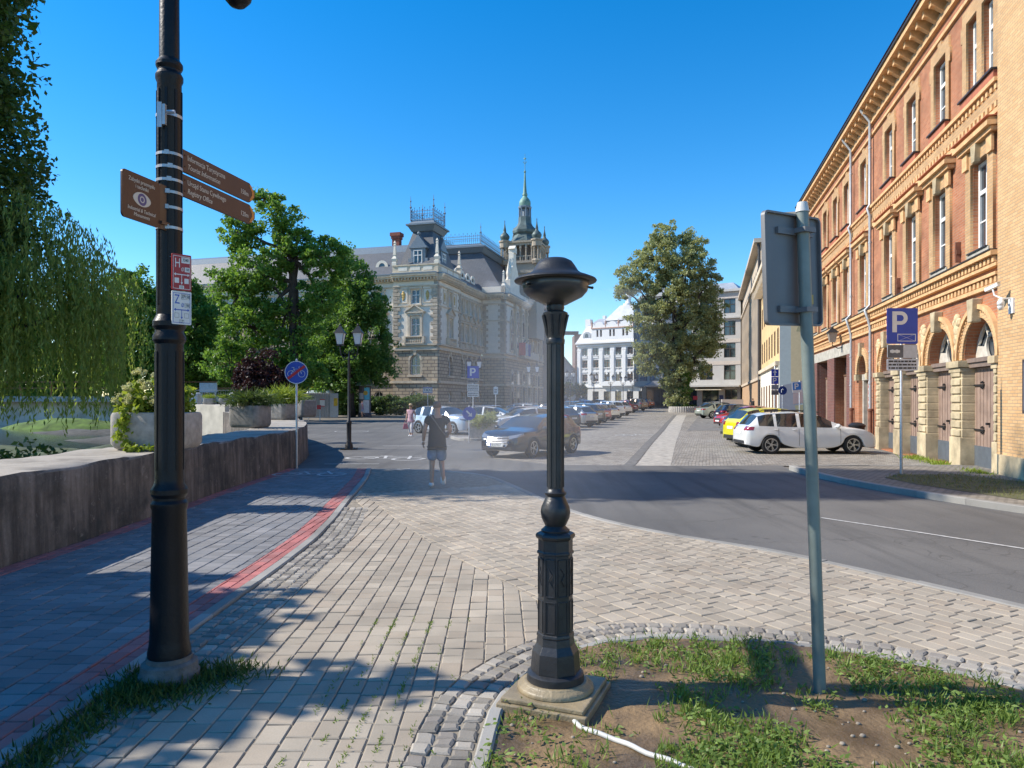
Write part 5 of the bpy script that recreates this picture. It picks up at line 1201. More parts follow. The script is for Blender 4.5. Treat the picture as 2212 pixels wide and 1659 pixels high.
# river bank
bm = bmesh.new(); bmesh.ops.create_grid(bm, x_segments=40, y_segments=50, size=1)
for v in bm.verts:
    x = -24+v.co.x*15.2; y = 14+v.co.y*16; e = min(1, (1-abs(v.co.x))*3, (1-abs(v.co.y))*3.5); v.co = (x, y, -1.1+1.25*max(0, e)**.7+.12*math.sin(x*1.7)+.1*math.sin(y*2.1+x))
me = bpy.data.meshes.new('river_bank'); bm.to_mesh(me); bm.free(); me.materials.append(M_bank); me.shade_smooth(); struct(link(bpy.data.objects.new('river_bank', me)))
def mound(name, x0, y0, rx, ry, h, m):
    bm = bmesh.new(); bmesh.ops.create_grid(bm, x_segments=24, y_segments=24, size=1)
    for v in bm.verts: r = math.hypot(v.co.x, v.co.y); x, y = x0+v.co.x*rx, y0+v.co.y*ry; v.co = (x, y, -.95+h*max(0, 1-r*r)+.06*math.sin(x*2)*math.cos(y*1.7))
    me = bpy.data.meshes.new(name); bm.to_mesh(me); bm.free(); me.materials.append(m); me.shade_smooth(); return struct(link(bpy.data.objects.new(name, me)))
M_grassy = mat('bank_grass', (.085, .14, .02), .95, var=.45, scale=1.2, bmp=.6, bscale=9); M_gravel = mat('river_gravel', (.075, .07, .06), .95, var=.4, scale=2, bmp=.5, bscale=12)
mound('grass_bank', -42, 67, 6.5, 4, 1.15, M_grassy); mound('gravel_bar', -25, 46, 5, 2.2, .5, M_gravel); mound('gravel_bar', -34, 57, 6, 2.6, .5, M_gravel)
def blades(name, pts, h, w, m, parent=None, spread=.35, n=1):
    P = np.array(pts, float); k = len(P); d = NP.normal(size=(k, 3))*spread; d[:, 2] = 1; hh = h*NP.uniform(.5, 1.25, k); d /= np.linalg.norm(d, axis=1)[:, None]
    return leaf_obj(name, P+d*hh[:, None]/2, d, unit(k), hh, w, m, parent)
def shrub(name, label, c, r, ncl, per, rc, leaf, m, group=None, cat='shrub'):
    o = None
    cl = crown(name, [(c[0], c[1], c[2], r[0], r[1], r[2])], ncl, per, rc, leaf, m, None, .4)
    o = [x for x in SC.objects if x.name.startswith(name) and x.type == 'MESH' and 'label' not in x][-1]; tag(o, label, cat, group); return o
shrub('riverside_bush', 'dark low bush under the willow beside the parapet wall', (-11.6, 14.8, .15), (2.6, 1.6, .8), 130, 60, .4, .14, L_pop)
shrub('riverside_bush', 'dark bush spilling over the water behind the parapet wall', (-10.4, 16.3, -.1), (1.3, 1.2, .6), 70, 60, .35, .13, L_wil)
hd = None
hb = [(-18.6+1.55*k, 76-.25*k, 1.0+gz(75), 1.25, 1.3, 1.1) for k in range(7)]
crown('juniper_hedge', hb, 420, 70, .42, .26, L_jun, None, .55, .6)
tag(SC.objects['juniper_hedge'], 'wide feathery juniper hedge in front of the town hall', 'hedge')

# weeds and grass of the soil island, foot of the lamp, verge
def scatter(n, dens):
    out = []
    while len(out) < n:
        x, y = R.uniform(-.2, 5), R.uniform(2.6, 5.5)
        if in_poly(x, y, isl_in) and dens(x, y) > R.random(): out.append((x, y, soil_z(x, y)-.005))
    return out
def dens(x, y):
    f = .5+.5*math.sin(2.9*x+1.3*y+.6)*math.sin(2.3*y-1.7*x+2)+.3*math.sin(7.1*x+1)*math.sin(6.3*y); g = 1.0 if y < 4.3 and x > .9 else .45
    if x < .7 and y < 4.0: g = .2
    return max(0, f-.25)*g*1.2
tuft = scatter(760, dens); P = []
for x, y, z in tuft:
    k = R.randint(8, 26); s_ = R.uniform(.02, .06)
    for _ in range(k): P.append((x+R.gauss(0, s_), y+R.gauss(0, s_), z))
o = blades('grass', P, .075, .009, L_wee, None, .55); tag(o, 'sparse weedy grass growing on the wet soil island', 'grass', None, 'stuff')
tuft = scatter(650, dens); Cc = []; Aa = []
for x, y, z in tuft:
    for _ in range(R.randint(10, 24)): Cc.append((x+R.gauss(0, .05), y+R.gauss(0, .05), z+abs(R.gauss(0, .025))+.008)); Aa.append((R.gauss(0, 1), R.gauss(0, 1), R.gauss(.25, .3)))
n = len(Cc); o = leaf_obj('ground_weeds', np.array(Cc), np.array(Aa), NP.normal(size=(n, 3))*.5+np.array([0, 0, 1]), NP.uniform(.02, .05, n), NP.uniform(.012, .024, n), L_wee); tag(o, 'low broad leaved weeds spread over the wet soil island', 'weeds', None, 'stuff')
P = []
for _ in range(5200):
    x, y = R.uniform(8, 13.5), R.uniform(8, 16.9)
    if in_poly(x, y, VERGE): P.append((x, y, .08))
o = blades('verge_grass', P, .09, .012, leafmat('dry_grass', (.10, .12, .03), (.22, .23, .08)), None, .6); tag(o, 'short patchy grass on the verge by the parking sign', 'grass', None, 'stuff')
P = []
for _ in range(900):
    x = R.choice((17.4, 20.0, 21.8)); w = FB @ V((S(x)+R.gauss(0, .35) if False else S(x)+R.gauss(0, .4), .3+abs(R.gauss(0, .2)), .02)); P.append(w)
o = blades('wall_weeds', P, .16, .02, L_lime, None, .7); tag(o, 'bright green weeds along the foot of the sandstone piers', 'weeds', None, 'stuff')

# green tufts in the paving joints and pebbles on the soil
P = []
for _ in range(150):
    x = R.uniform(-1.25, -.5); x = round(x/.152)*.152+.055; y = R.uniform(3.3, 6.0)
    for _k in range(R.randint(3, 9)): P.append((x+.02*(y-4)+R.gauss(0, .006), y+R.gauss(0, .03), -.004))
o = blades('joint_weeds', P, .026, .007, L_wee, None, .8); tag(o, 'tiny green weeds growing in the joints of the beige paving', 'weeds', None, 'stuff')
q = MB()
for _ in range(260):
    x, y = R.uniform(-.2, 4.6), R.uniform(2.9, 5.4)
    if in_poly(x, y, isl_in): r = R.uniform(.006, .02); q.ball((x, y, soil_z(x, y)+r*.2), (r, r*R.uniform(.6, 1), r*.6), 6, 4)
o = q.build('pebbles', mat('pebble', (.26, .22, .17), .8, var=.35, scale=30), None, smooth=True); tag(o, 'small pebbles scattered over the wet soil island', 'pebbles', None, 'stuff')

# ================================================================ STREET FURNITURE
def paintmat(name, c, rough=.35, var=.1): return mat(name, c, rough, 0, var, 5, .12, 90)
M_black = mat('black_gloss_paint', (.007, .007, .009), .42, 0, .25, 6, .25, 45, spec=.3)
M_blackm = mat('black_matt_paint', (.018, .018, .02), .5, 0, .25, 6, .2, 45)
M_brown_s = paintmat('brown_sign_face', (.075, .028, .018), .4); M_cream = mat('cream_lettering', (.62, .56, .48), .5, var=.03); M_orange = mat('orange_chevron', (.62, .22, .035), .5, var=.03)
M_steel = mat('galvanised_steel', (.46, .47, .48), .42, .6, var=.15, scale=15); M_white_s = mat('white_sign_face', (.70, .69, .66), .4, var=.06); M_red_s = mat('red_sign_face', (.36, .02, .02), .4, var=.08)
M_blue_s = mat('blue_sign_face', (.012, .06, .40), .35, var=.06); M_blue_l = mat('blue_lettering', (.03, .09, .42), .5, var=.03); M_red_b = mat('red_bar', (.55, .02, .03), .4, var=.04)
M_ink = mat('dark_print', (.03, .03, .035), .5, var=0); M_conc_l = mat('washed_concrete', (.40, .37, .33), .95, var=.22, scale=9, bmp=.7, bscale=120)
M_conc_d = mat('grey_concrete', (.25, .235, .22), .95, var=.25, scale=7, bmp=.7, bscale=100)
# --- the tall black signpost
LP = V((-2.24, 4.64, 0)); sd = V((.22, .975)).normalized()
post = thing('lamp_post', 'tall black cast iron lamp post carrying brown direction signs in the foreground', 'lamp post', tuple(LP))
q = MB(); q.lathe([(.128, .14), (.132, .2), (.122, .25), (.118, .3), (.104, 1.12), (.112, 1.14), (.112, 1.165), (.098, 1.185), (.098, 1.2), (.112, 1.225), (.112, 1.255), (.092, 1.29), (.088, 1.32), (.086, 2.2), (.1, 2.225), (.1, 2.25), (.086, 2.28), (.086, 2.29), (.1, 2.315), (.1, 2.345), (.078, 2.39), (.074, 3.9), (.084, 3.925), (.084, 3.95), (.07, 3.975), (.07, 3.985), (.082, 4.01), (.082, 4.03), (.062, 4.06), (.056, 5.2), (.03, 5.3)], 28, T(LP))
q.build('shaft', M_black, post, smooth='auto', angle=25)
q = MB(); q.lathe([(.185, -.05), (.185, .06), (.175, .07), (.17, .125), (.15, .14)], 24, T(LP)); q.lathe([(.14, .13), (.138, .17)], 24, T(LP)); q.build('concrete_foot', mat('weathered_foot', (.14, .13, .12), .95, var=.4, scale=9, bmp=.7), post, smooth='auto')
q = MB()
for k in range(8):
    a = k*math.pi/4+.2
    for r, z0, z1 in ((.0875, 1.38, 2.15), (.0765, 2.45, 3.85)): q.box(r-.004, r+.003, -.008, .008, z0, z1, T(LP) @ Matrix.Rotation(a, 4, 'Z'))
q.build('flute_ribs', M_black, post)
q = MB(); q.tube([LP+V((0, 0, 5.0)), LP+V((.2, 0, 5.2)), LP+V((.42, 0, 5.1)), LP+V((.445, 0, 4.75))], .022, 8); q.build('lamp_arm', M_black, post, smooth=True)
q = MB(); q.lathe([(.02, 4.8), (.06, 4.72), (.095, 4.6), (.1, 4.52), (.085, 4.455), (.05, 4.415), (.01, 4.40)], 24, T(LP+V((.445, 0, 0)))); q.build('lamp_globe', M_black, post, smooth='auto')
for z, r in ((3.43, .0775), (3.345, .0777), (3.26, .078), (3.18, .078), (3.08, .0785), (2.95, .079)):
    q = MB(); q.lathe([(r, z-.009), (r+.003, z-.009), (r+.003, z+.009), (r, z+.009)], 26, T(LP), cap=False); a = -1.2+R.uniform(-.15, .15); q.box(r, r+.014, -.014, .014, z-.014, z+.014, T(LP) @ Matrix.Rotation(a, 4, 'Z')); q.build('clamp_band', M_steel, post)
q = MB(); K = T(LP) @ Matrix.Rotation(-1.55, 4, 'Z'); q.box(.076, .105, -.02, .02, 3.6, 3.73, K); q.box(.105, .11, -.03, .0, 3.58, 3.74, K); q.tube([(.1, .03, 3.68), (.1, .08, 3.68)], .012, 6, K); q.lathe([(.078, 3.67), (.081, 3.67), (.081, 3.69), (.078, 3.69)], 24, T(LP), cap=False); q.build('metal_bracket', M_steel, post)
SX_ = V((-sd.x, -sd.y)); SYo = V((sd.y, -sd.x)); FP = lambda z, o=.085, a=0.0: Mx(LP+V((SYo.x*a, SYo.y*a, z)), (SX_.x, SX_.y), (SYo.x, SYo.y))
def finger(z, l1, l2, dist, label):
    K = FP(z, 0, .02); L0, L1 = -.085, -.93; h = .148      # x negative = away from the camera, toward the tip
    t = thing('direction_sign', label, 'sign', tuple(K @ V((-.5, 0, 0))), 0, 'brown finger signs on the black lamp post')
    pts = [(L0, 0), (L0, h), (L1+.07, h), (L1, h*.62), (L1, h*.38), (L1+.07, 0)]
    f = fill('sign_panel', [pts], -.008, .008, M_brown_s, t, K)
    q = MB(); q.prism([(L1+.075, h-.014), (L1+.05, h-.014), (L1+.012, h*.62), (L1+.012, h*.38), (L1+.05, .014), (L1+.075, .014), (L1+.04, h*.42), (L1+.04, h*.58)], .008, .0095); q.build('chevron', M_orange, f, K)
    text('lettering', l1, .050, M_cream, f, K @ T((-.14, .0085, h*.69)), squash=.88); text('lettering', l2, .050, M_cream, f, K @ T((-.14, .0085, h*.30)), squash=.88, shear=.22)
    text('lettering', dist, .052, M_cream, f, K @ T((-.845, .0085, h*.38)), 'RIGHT', squash=.88)
    q = MB(); q.ball((-.115, .008, h*.75), .006, 6, 4); q.ball((-.115, .008, h*.25), .006, 6, 4); q.build('rivet', M_brown_s, f, K)
finger(3.36, 'Informacja Turystyczna', 'Tourist Information', '150m', 'upper brown finger sign reading Tourist Information 150m')
finger(3.195, 'Urząd Stanu Cywilnego', 'Registry Office', '120m', 'lower brown finger sign reading Registry Office 120m')
K = FP(2.925, 0, .03); es = thing('monument_sign', 'brown square sign with a white eye symbol on the lamp post', 'sign', tuple(K @ V((.25, 0, 0))))
f = fill('sign_panel', [rrect(.13, .45, 0, .285, .025)], -.006, .006, M_brown_s, es, K)
q = MB(); q.box(-.02, .13, -.012, .006, .0, .285); q.box(-.02, .13, .006, .02, .03, .05); q.build('mounting_plate', mat('brown_metal_edge', (.11, .07, .05), .4, .3), es, K)
text('lettering', 'Zabytki przemysłu', .034, M_cream, f, K @ T((.288, .0065, .242)), 'CENTER', .88); text('lettering', 'i techniki', .034, M_cream, f, K @ T((.288, .0065, .208)), 'CENTER', .88)
text('lettering', 'Industrial & Technical', .032, M_cream, f, K @ T((.29, .0065, .068)), 'CENTER', .84, .22); text('lettering', 'Monuments', .032, M_cream, f, K @ T((.29, .0065, .036)), 'CENTER', .88, .22)
eye_ = [(.288+.075*math.cos(a), .138+.043*math.sin(a)*abs(math.sin(a))**.25) for a in [2*math.pi*k/28 for k in range(28)]]
e1 = fill('eye_symbol', [eye_], .006, .0072, M_cream, f, K); fill('iris', [circ(.288, .138, .037)], .0072, .008, mat('iris_violet', (.10, .075, .20), .5, var=.02), e1, K); fill('iris_ring', [circ(.288, .138, .02), circ(.288, .138, .0135)], .008, .0086, M_cream, e1, K)
# hydrant and valve plates
pd = V((.66, .75)); PX = (-pd.x, -pd.y); PY = (pd.y, -pd.x); base_ = LP+V((.055, -.085, 0))
def hplate(name, label, z, h, m, ink, letter, num, num2, num3, box_m):
    K = Mx(base_+V((0, 0, z)), PX, PY) @ Matrix.Diagonal((.76, 1, 1, 1)); t = thing(name, label, 'sign', tuple(base_+V((.05, .05, z)))); w0, w1 = -.165, .0
    f = fill('sign_panel', [rrect(w0, w1, 0, h, .008)], -.004, .004, m, t, K)
    fill('border_line', [rect(w0+.01, w1-.01, .01, h-.012), rect(w0+.013, w1-.013, .013, h-.015)], .004, .0046, ink, f, K)
    text('lettering', letter, .085, ink, f, K @ T((-.022, .0046, h*.74)), 'LEFT', .8, 0, .0006)
    bx = lambda a, b, c, d: fill('number_field', [rrect(a, b, c, d, .003)], .004, .0045, box_m, f, K) if box_m else fill('number_field', [rect(a, b, c, d), rect(a+.0015, b-.0015, c+.0015, d-.0015)], .004, .0046, M_ink, f, K)
    bx(-.15, -.08, h*.76, h*.92); text('lettering', num, .03, M_ink, f, K @ T((-.115, .0052, h*.84)), 'CENTER', .85)
    bx(-.15, -.108, h*.52, h*.65); text('lettering', num2, .024, M_ink, f, K @ T((-.129, .0052, h*.585)), 'CENTER', .8); text('lettering', 'Ø', .035, ink, f, K @ T((-.09, .0046, h*.58)), 'CENTER', .8)
    q = MB(); q.box(-.135, -.03, .004, .0046, h*.44-.003, h*.44+.003); q.prism([(-.148, h*.44), (-.132, h*.44+.01), (-.132, h*.44-.01)], .004, .0048); q.prism([(-.017, h*.44), (-.033, h*.44-.01), (-.033, h*.44+.01)], .004, .0048); q.box(-.085, -.08, .004, .0044, h*.22, h*.43); q.prism([(-.0825, h*.16), (-.092, h*.23), (-.073, h*.23)], .004, .0048); q.build('arrow_symbol', ink, f, K)
    bx(-.142, -.105, h*.2, h*.34); bx(-.06, -.023, h*.2, h*.34); bx(-.102, -.062, h*.04, h*.14); text('lettering', num3, .022, M_ink, f, K @ T((-.082, .0052, h*.09)), 'CENTER', .85)
    q = MB()
    for zz in (h-.02, .02): q.tube([V((-.09, -.003, zz)), V((-.05, -.03, zz)), V((.0, -.02, zz))], .004, 5)
    q.build('chain', M_steel, t, K)
hplate('hydrant_sign', 'red hydrant plate with a white letter H on the lamp post', 2.545, .235, M_red_s, M_white_s, 'H', '7340', '150', '3.5', M_white_s)
hplate('valve_sign', 'white valve plate with a blue letter Z under the red plate', 2.325, .215, M_white_s, M_blue_l, 'Z', 'ZP150', '150', '1.7', None)
# weeds around the foot of the lamp post
P = []
for _ in range(1500):
    a = R.uniform(0, 6.28); r = abs(R.gauss(.2, .14)); x, y = LP.x+r*math.cos(a)+.02, LP.y-.1+r*.8*math.sin(a)-.06
    P.append((x, y, .0))
for _ in range(1500): u = R.uniform(-.2, 1.5); P.append((-2.38+R.gauss(0, .09)-.03*u, LP.y-u*.95, .0))
for _ in range(500): P.append((LP.x+.3+R.gauss(0, .14), LP.y+.1+R.gauss(0, .1), .0))
o = blades('post_weeds', P, .085, .011, leafmat('post_weed_leaves', (.035, .07, .015), (.10, .15, .04)), None, .75); tag(o, 'tangled weeds growing around the foot of the lamp post', 'weeds', None, 'stuff')
M_wet = mat('wet_black_paint', (.028, .029, .032), .38, 0, .35, 6, .25, 40, spec=.45)
# --- misting post
def zmap(q): q.v = [(v[0], v[1], float(np.interp(v[2], (0, .2, .43, 1.125, 1.25, 1.40, 2.2, 2.4, 2.575, 2.732), (0, .2, .40, 1.03, 1.155, 1.285, 2.2, 2.375, 2.555, 2.70)))) for v in q.v]
MP = V((.265, 4.33, 0)); KP = T(MP) @ Matrix.Rotation(math.radians(-22), 4, 'Z')
mp_ = thing('misting_post', 'black cast iron post with a wide hood spraying mist over the pavement', 'misting post', tuple(MP))
q = MB(); q.box(-.275, .275, -.285, .285, -.05, .055); q.box(-.255, .255, -.265, .265, .055, .085); q.lathe([(.235, .085), (.23, .11), (.2, .13), (.19, .14)], 28); q.build('stone_plinth', mat('wet_sandstone', (.26, .205, .125), .45, var=.3, scale=6, bmp=.4, bscale=60), mp_, KP, bevel=.008)
q = MB(); q.lathe([(.172, .12), (.176, .14), (.172, .18), (.15, .195)], 28); q.build('base_flange', M_wet, mp_, KP, smooth='auto')
o8 = dict(n=8, a0=math.pi/8)
q = MB(); q.lathe([(.15, .18), (.152, .2), (.145, .3), (.142, .33), (.118, .38), (.112, .43)], **o8); q.lathe([(.108, .43), (.104, .98)], **o8); q.lathe([(.113, .43), (.116, .44), (.113, .455), (.108, .46)], **o8); q.lathe([(.104, .98), (.113, .985), (.113, 1.0), (.106, 1.005), (.106, 1.08), (.118, 1.09), (.122, 1.105), (.116, 1.12), (.095, 1.13)], **o8)
for k in range(8):
    Kk = Matrix.Rotation(k*math.pi/4, 4, 'Z'); rr = .101
    for z0, z1 in ((.47, .68), (.71, .96)):
        for a, b, c, d in ((-.032, -.026, z0, z1), (.026, .032, z0, z1), (-.026, .026, z0, z0+.006), (-.026, .026, z1-.006, z1)): q.box(rr-.008, rr+.003, a, b, c, d, Kk)
    q.tube([(rr, -.012, .9), (rr+.002, .012, .86), (rr+.002, -.008, .82), (rr, .012, .78)], .004, 4, Kk)
zmap(q); q.build('octagonal_shaft', M_wet, mp_, KP, bevel=.003)
q = MB(); q.lathe([(.085, 1.125), (.088, 1.14), (.07, 1.155), (.062, 1.165), (.07, 1.18), (.086, 1.215), (.091, 1.25), (.086, 1.285), (.068, 1.33), (.056, 1.36), (.066, 1.37), (.068, 1.385), (.056, 1.395), (.05, 1.41)], 28); zmap(q); q.build('bulb', M_wet, mp_, KP, smooth='auto', angle=60)
q = MB(); q.lathe([(.05, 1.4), (.05, 2.2)], 28)
for k in range(10): q.tube([(.048*math.cos(k*.628), .048*math.sin(k*.628), 1.42), (.048*math.cos(k*.628), .048*math.sin(k*.628), 2.18)], .008, 5)
q.lathe([(.056, 2.18), (.058, 2.2), (.052, 2.215)], 24); zmap(q); q.build('fluted_shaft', M_wet, mp_, KP, smooth='auto')
q = MB(); q.lathe([(.052, 2.2), (.056, 2.25), (.066, 2.33), (.074, 2.37), (.076, 2.39), (.06, 2.4), (.045, 2.405)], 24)
for k in range(8): q.tube([(.05*math.cos(k*.785), .05*math.sin(k*.785), 2.23), (.066*math.cos(k*.785), .066*math.sin(k*.785), 2.31), (.08*math.cos(k*.785), .08*math.sin(k*.785), 2.375)], .009, 5)
q.lathe([(.048, 2.4), (.055, 2.42), (.052, 2.44), (.07, 2.445)], 24); zmap(q); q.build('capital', M_wet, mp_, KP, smooth='auto')
m, n_, l_, b_ = nt('smoked_bowl'); b_.inputs['Base Color'].default_value = (.035, .036, .04, 1); b_.inputs['Roughness'].default_value = .35; b_.inputs['Coat Weight'].default_value = .2
q = MB(); q.lathe([(.07, 2.44), (.085, 2.448), (.165, 2.487), (.195, 2.52), (.205, 2.57), (.2, 2.58)], 36); zmap(q); q.build('bowl', m, mp_, KP, smooth='auto')
q = MB(); q.lathe([(.2, 2.573), (.248, 2.575), (.252, 2.582), (.246, 2.592), (.2, 2.612), (.165, 2.625), (.14, 2.645), (.12, 2.68), (.1, 2.71), (.07, 2.727), (.01, 2.732)], 40); zmap(q); q.build('hood', M_blackm, mp_, KP, smooth='auto', angle=60)
q = MB()
for a in (.35, 2.3, 4.2): q.tube([(.195*math.cos(a), .195*math.sin(a), 2.545), (.222*math.cos(a), .222*math.sin(a), 2.54)], .007, 6); q.ball((.224*math.cos(a), .224*math.sin(a), 2.54), .009, 8, 5)
zmap(q); q.build('nozzle', M_iron, mp_, KP)
# hose
q = MB(); hp = dense([(.33, 4.05), (.40, 3.9), (.55, 3.78), (.66, 3.66), (.78, 3.55), (.88, 3.46), (.95, 3.36), (1.0, 3.2), (1.02, 2.9)], .04); q.tube([(x, y, soil_z(x, y)+.012) for x, y in hp], .014, 8); o = q.build('hose', mat('white_hose', (.55, .55, .52), .5, var=.15), None, smooth=True); tag(o, 'white water hose lying on the wet soil below the misting post', 'hose')
# --- grey pole with sign seen from behind
SPb = V((1.92, 4.42, 0)); SPt = V((1.80, 4.40, 3.01)); rs = thing('road_sign', 'grey steel pole with a rectangular sign seen from behind', 'sign', tuple(SPb))
M_pole = mat('painted_pole', (.20, .235, .215), .5, .2, var=.15, scale=7)
q = MB(); q.tube([SPb-V((0, 0, .05)), SPb.lerp(SPt, .27), SPb.lerp(SPt, .68), SPt], .037, 18); q.build('pole', M_pole, rs, smooth='auto')
q = MB(); q.tube([SPt-V((0, 0, .01)), SPt+V((0, 0, .05))], [.042, .03], 16); q.build('pole_cap', mat('pale_cap', (.62, .62, .60), .5), rs, smooth='auto')
dd = V((.84, .55)).normalized(); Ksg = Mx(V((1.795, 4.45, 2.30)), (dd.x, dd.y), (-dd.y, dd.x)) @ Matrix.Rotation(math.radians(-2.5), 4, 'Y')
M_back = mat('sign_back_grey', (.17, .175, .185), .5, .2, var=.1, scale=3)
q = fill('sign_panel', [rrect(-.33, .23, 0, .69, .035)], .0, .006, M_back, rs, Ksg)
fill('folded_edge', [rrect(-.33, .23, 0, .69, .035), rrect(-.318, .218, .012, .678, .028)], -.022, -.0005, M_back, q, Ksg)
b = MB(); b.box(-.2, .15, -.02, -.002, .08, .12); b.box(-.05, .06, -.1, -.0, .08, .11); b.build('bracket', M_back, rs, Ksg); b = MB(); b.box(-.2, .15, -.02, -.002, .56, .6); b.box(-.05, .06, -.1, 0, .57, .6); b.build('bracket', M_back, rs, Ksg)
b = MB(); b.box(.1, .16, -.0035, -.0005, .14, .2); b.build('sticker', mat('yellow_sticker', (.50, .36, .10), .6), q, Ksg)

# --- sign posts that face the camera
def face(loc, rz=0.0): return T(V(loc)) @ Matrix.Rotation(math.pi+rz, 4, 'Z')
def pole(t, loc, h, r=.032, m=None): q = MB(); q.lathe([(r, -.05), (r, h), (r*.6, h+.02)], 12, T(V(loc))); return q.build('pole', m or M_steel, t, smooth='auto')
def board(t, K, x0, x1, z0, z1, m, name='sign_panel', r=.03, y=.05, edge=None):
    f = fill(name, [rrect(x0, x1, z0, z1, r)], y-.012, y, m, t, K)
    if edge: fill('border_line', [rrect(x0+.02, x1-.02, z0+.02, z1-.02, r*.7), rrect(x0+.04, x1-.04, z0+.04, z1-.04, r*.6)], y, y+.0015, edge, f, K)
    return f
def bigP(f, K, x, z, size, m=None, y=.052):
    k = size; hl = k; out = [(0, 0), (.22*k, 0), (.22*k, .36*k)]+[(.42*k+.32*k*math.sin(a), .68*k-.32*k*math.cos(a)) for a in [math.pi*j/12 for j in range(13)]]+[(0, k)]
    inn = [(.22*k, .53*k)]+[(.40*k+.15*k*math.sin(a), .68*k-.15*k*math.cos(a)) for a in [math.pi*j/10 for j in range(11)]]+[(.22*k, .83*k)]
    fill('letter', [[(x-(p[0]-.37*k), z+p[1]) for p in out], [(x-(p[0]-.37*k), z+p[1]) for p in inn]], y, y+.002, m or M_white_s, f, K)
def lines(f, K, x0, x1, z0, z1, n, m=None, y=.052, name='printed_lines'):
    q = MB(); h = (z1-z0)/n
    for i in range(n):
        x = x1; zc = z0+h*(i+.5)
        while x > x0+.02: w = R.uniform(.03, .11); q.box(max(x0, x-w), x, y, y+.0015, zc-h*.25, zc+h*.25); x -= w+.018
    q.build(name, m or M_ink, f, K)
g = G(1947, 1030); K = face((9.38, 17.1, .08)); t = thing('parking_sign', 'blue parking sign with bay symbol on the verge by the brick building', 'sign', (9.38, 17.1, .08)); pole(t, (9.38, 17.1, .08), 3.95, .033)
f = board(t, K, -.37, .37, 3.12, 3.98, M_blue_s, edge=None); bigP(f, K, .06, 3.40, .5); fill('bay_symbol', [rect(-.32, .12, 3.18, 3.36), rect(-.305, .105, 3.195, 3.345)], .05, .052, M_white_s, f, K)
q = MB(); q.prism([(-.31, 3.19), (-.30, 3.19), (.11, 3.35), (.10, 3.35)], .05, .0525); q.prism([(-.31, 3.35), (-.30, 3.35), (.11, 3.19), (.10, 3.19)], .05, .053); q.build('bay_cross', M_white_s, f, K)
f = board(t, K, -.36, .36, 2.78, 3.1, mat('grey_plate', (.55, .56, .57), .4), 'split_plate'); q = MB(); q.box(-.02, .355, .05, .052, 2.79, 3.09); q.build('dark_half', mat('dark_grey_plate', (.12, .125, .14), .5), f, K); q = MB(); q.box(.06, .3, .052, .054, 2.91, 2.97); q.ball((.13, .052, 2.94), (.05, .004, .045)); q.ball((.24, .052, 2.94), (.05, .004, .045)); q.build('vehicle_symbol', M_white_s, f, K)
f = board(t, K, -.37, .37, 2.48, 2.76, mat('pale_plate', (.58, .60, .63), .4), 'text_plate'); lines(f, K, -.33, .33, 2.5, 2.74, 3)
g = G(641, 1012); loc = (g.x, g.y, 0); K = face(loc, .1); t = thing('cycle_end_sign', 'round blue sign with a crossed out bicycle at the end of the parapet wall', 'sign', loc); pole(t, loc, 2.95, .03)
f = fill('sign_panel', [circ(0, 2.6, .31)], .04, .055, M_blue_s, t, K); fill('border_line', [circ(0, 2.6, .308), circ(0, 2.6, .29)], .055, .057, M_white_s, f, K)
q = MB()
for cx in (-.14, .14): q.tube([(cx+.088*math.cos(a), .057, 2.56+.088*math.sin(a)) for a in [2*math.pi*j/18 for j in range(19)]], .0065, 5)
for st in ([(.14, 2.56), (.06, 2.69), (-.09, 2.69), (0, 2.56), (.14, 2.56)], [(0, 2.56), (.08, 2.73)], [(-.14, 2.56), (-.06, 2.75), (-.1, 2.765)], [(.12, 2.735), (.05, 2.735)], [(.0, 2.56), (-.07, 2.69)]): q.tube([(-x if False else x, .057, z) for x, z in st], .0065, 5)
q.build('bicycle_symbol', M_white_s, f, K)
c4 = math.cos(.66); s4 = math.sin(.66); bar = [(-.29*1*c4*.98+a*s4, 2.6+.29*.98*s4+a*c4) for a in (-.035, .035)]+[(.29*c4*.98+a*s4, 2.6-.29*.98*s4+a*c4) for a in (.035, -.035)]
fill('red_bar', [bar], .062, .0665, M_red_b, f, K)
q = MB(); q.lathe([(.07, 1.35), (.075, 1.4), (.075, 2.2), (.06, 2.25)], 12, T((loc[0]+.32, loc[1]+3.5, .0))); 
# parking sign by the traffic island and the round arrow sign
def psign(name, label, loc, K, z, w, plates, post_h, extra=None):
    t = thing(name, label, 'sign', loc); pole(t, loc, post_h, .03); f = board(t, K, -w/2, w/2, z, z+w*1.05, M_blue_s); bigP(f, K, .02*w, z+.2*w, .68*w)
    for z0, z1, mm, n in plates: g = board(t, K, -w/2, w/2, z0, z1, mm, 'text_plate'); lines(g, K, -w/2+.05, w/2-.05, z0+.03, z1-.03, n)
    return t
lx = (1022-1106)/F*46; psign('parking_sign', 'blue parking sign with white plates standing before the town hall', (lx, 46, 0), face((lx, 46, 0)), 3.3, .75, ((2.98, 3.22, M_conc_d, 1), (2.45, 2.92, M_white_s, 4), (2.1, 2.42, M_white_s, 2)), 4.0)
lx = (1013.6-1106)/F*31.5; K = face((lx, 31.5, 0)); t = thing('keep_right_sign', 'small round blue arrow sign at the planter on the traffic island', 'sign', (lx, 31.5, 0)); pole(t, (lx, 31.5, 0), 1.6, .03)
f = fill('sign_panel', [circ(0, 1.27, .3)], .04, .052, M_blue_s, t, K); q = MB(); Kr = K @ T((0, 0, 1.27)) @ Matrix.Rotation(math.radians(-135), 4, 'Y'); q.box(-.035, .035, .052, .055, -.17, .06); q.prism([(-.12, .05), (.12, .05), (0, .19)], .052, .055); q.build('arrow', M_white_s, f, Kr)
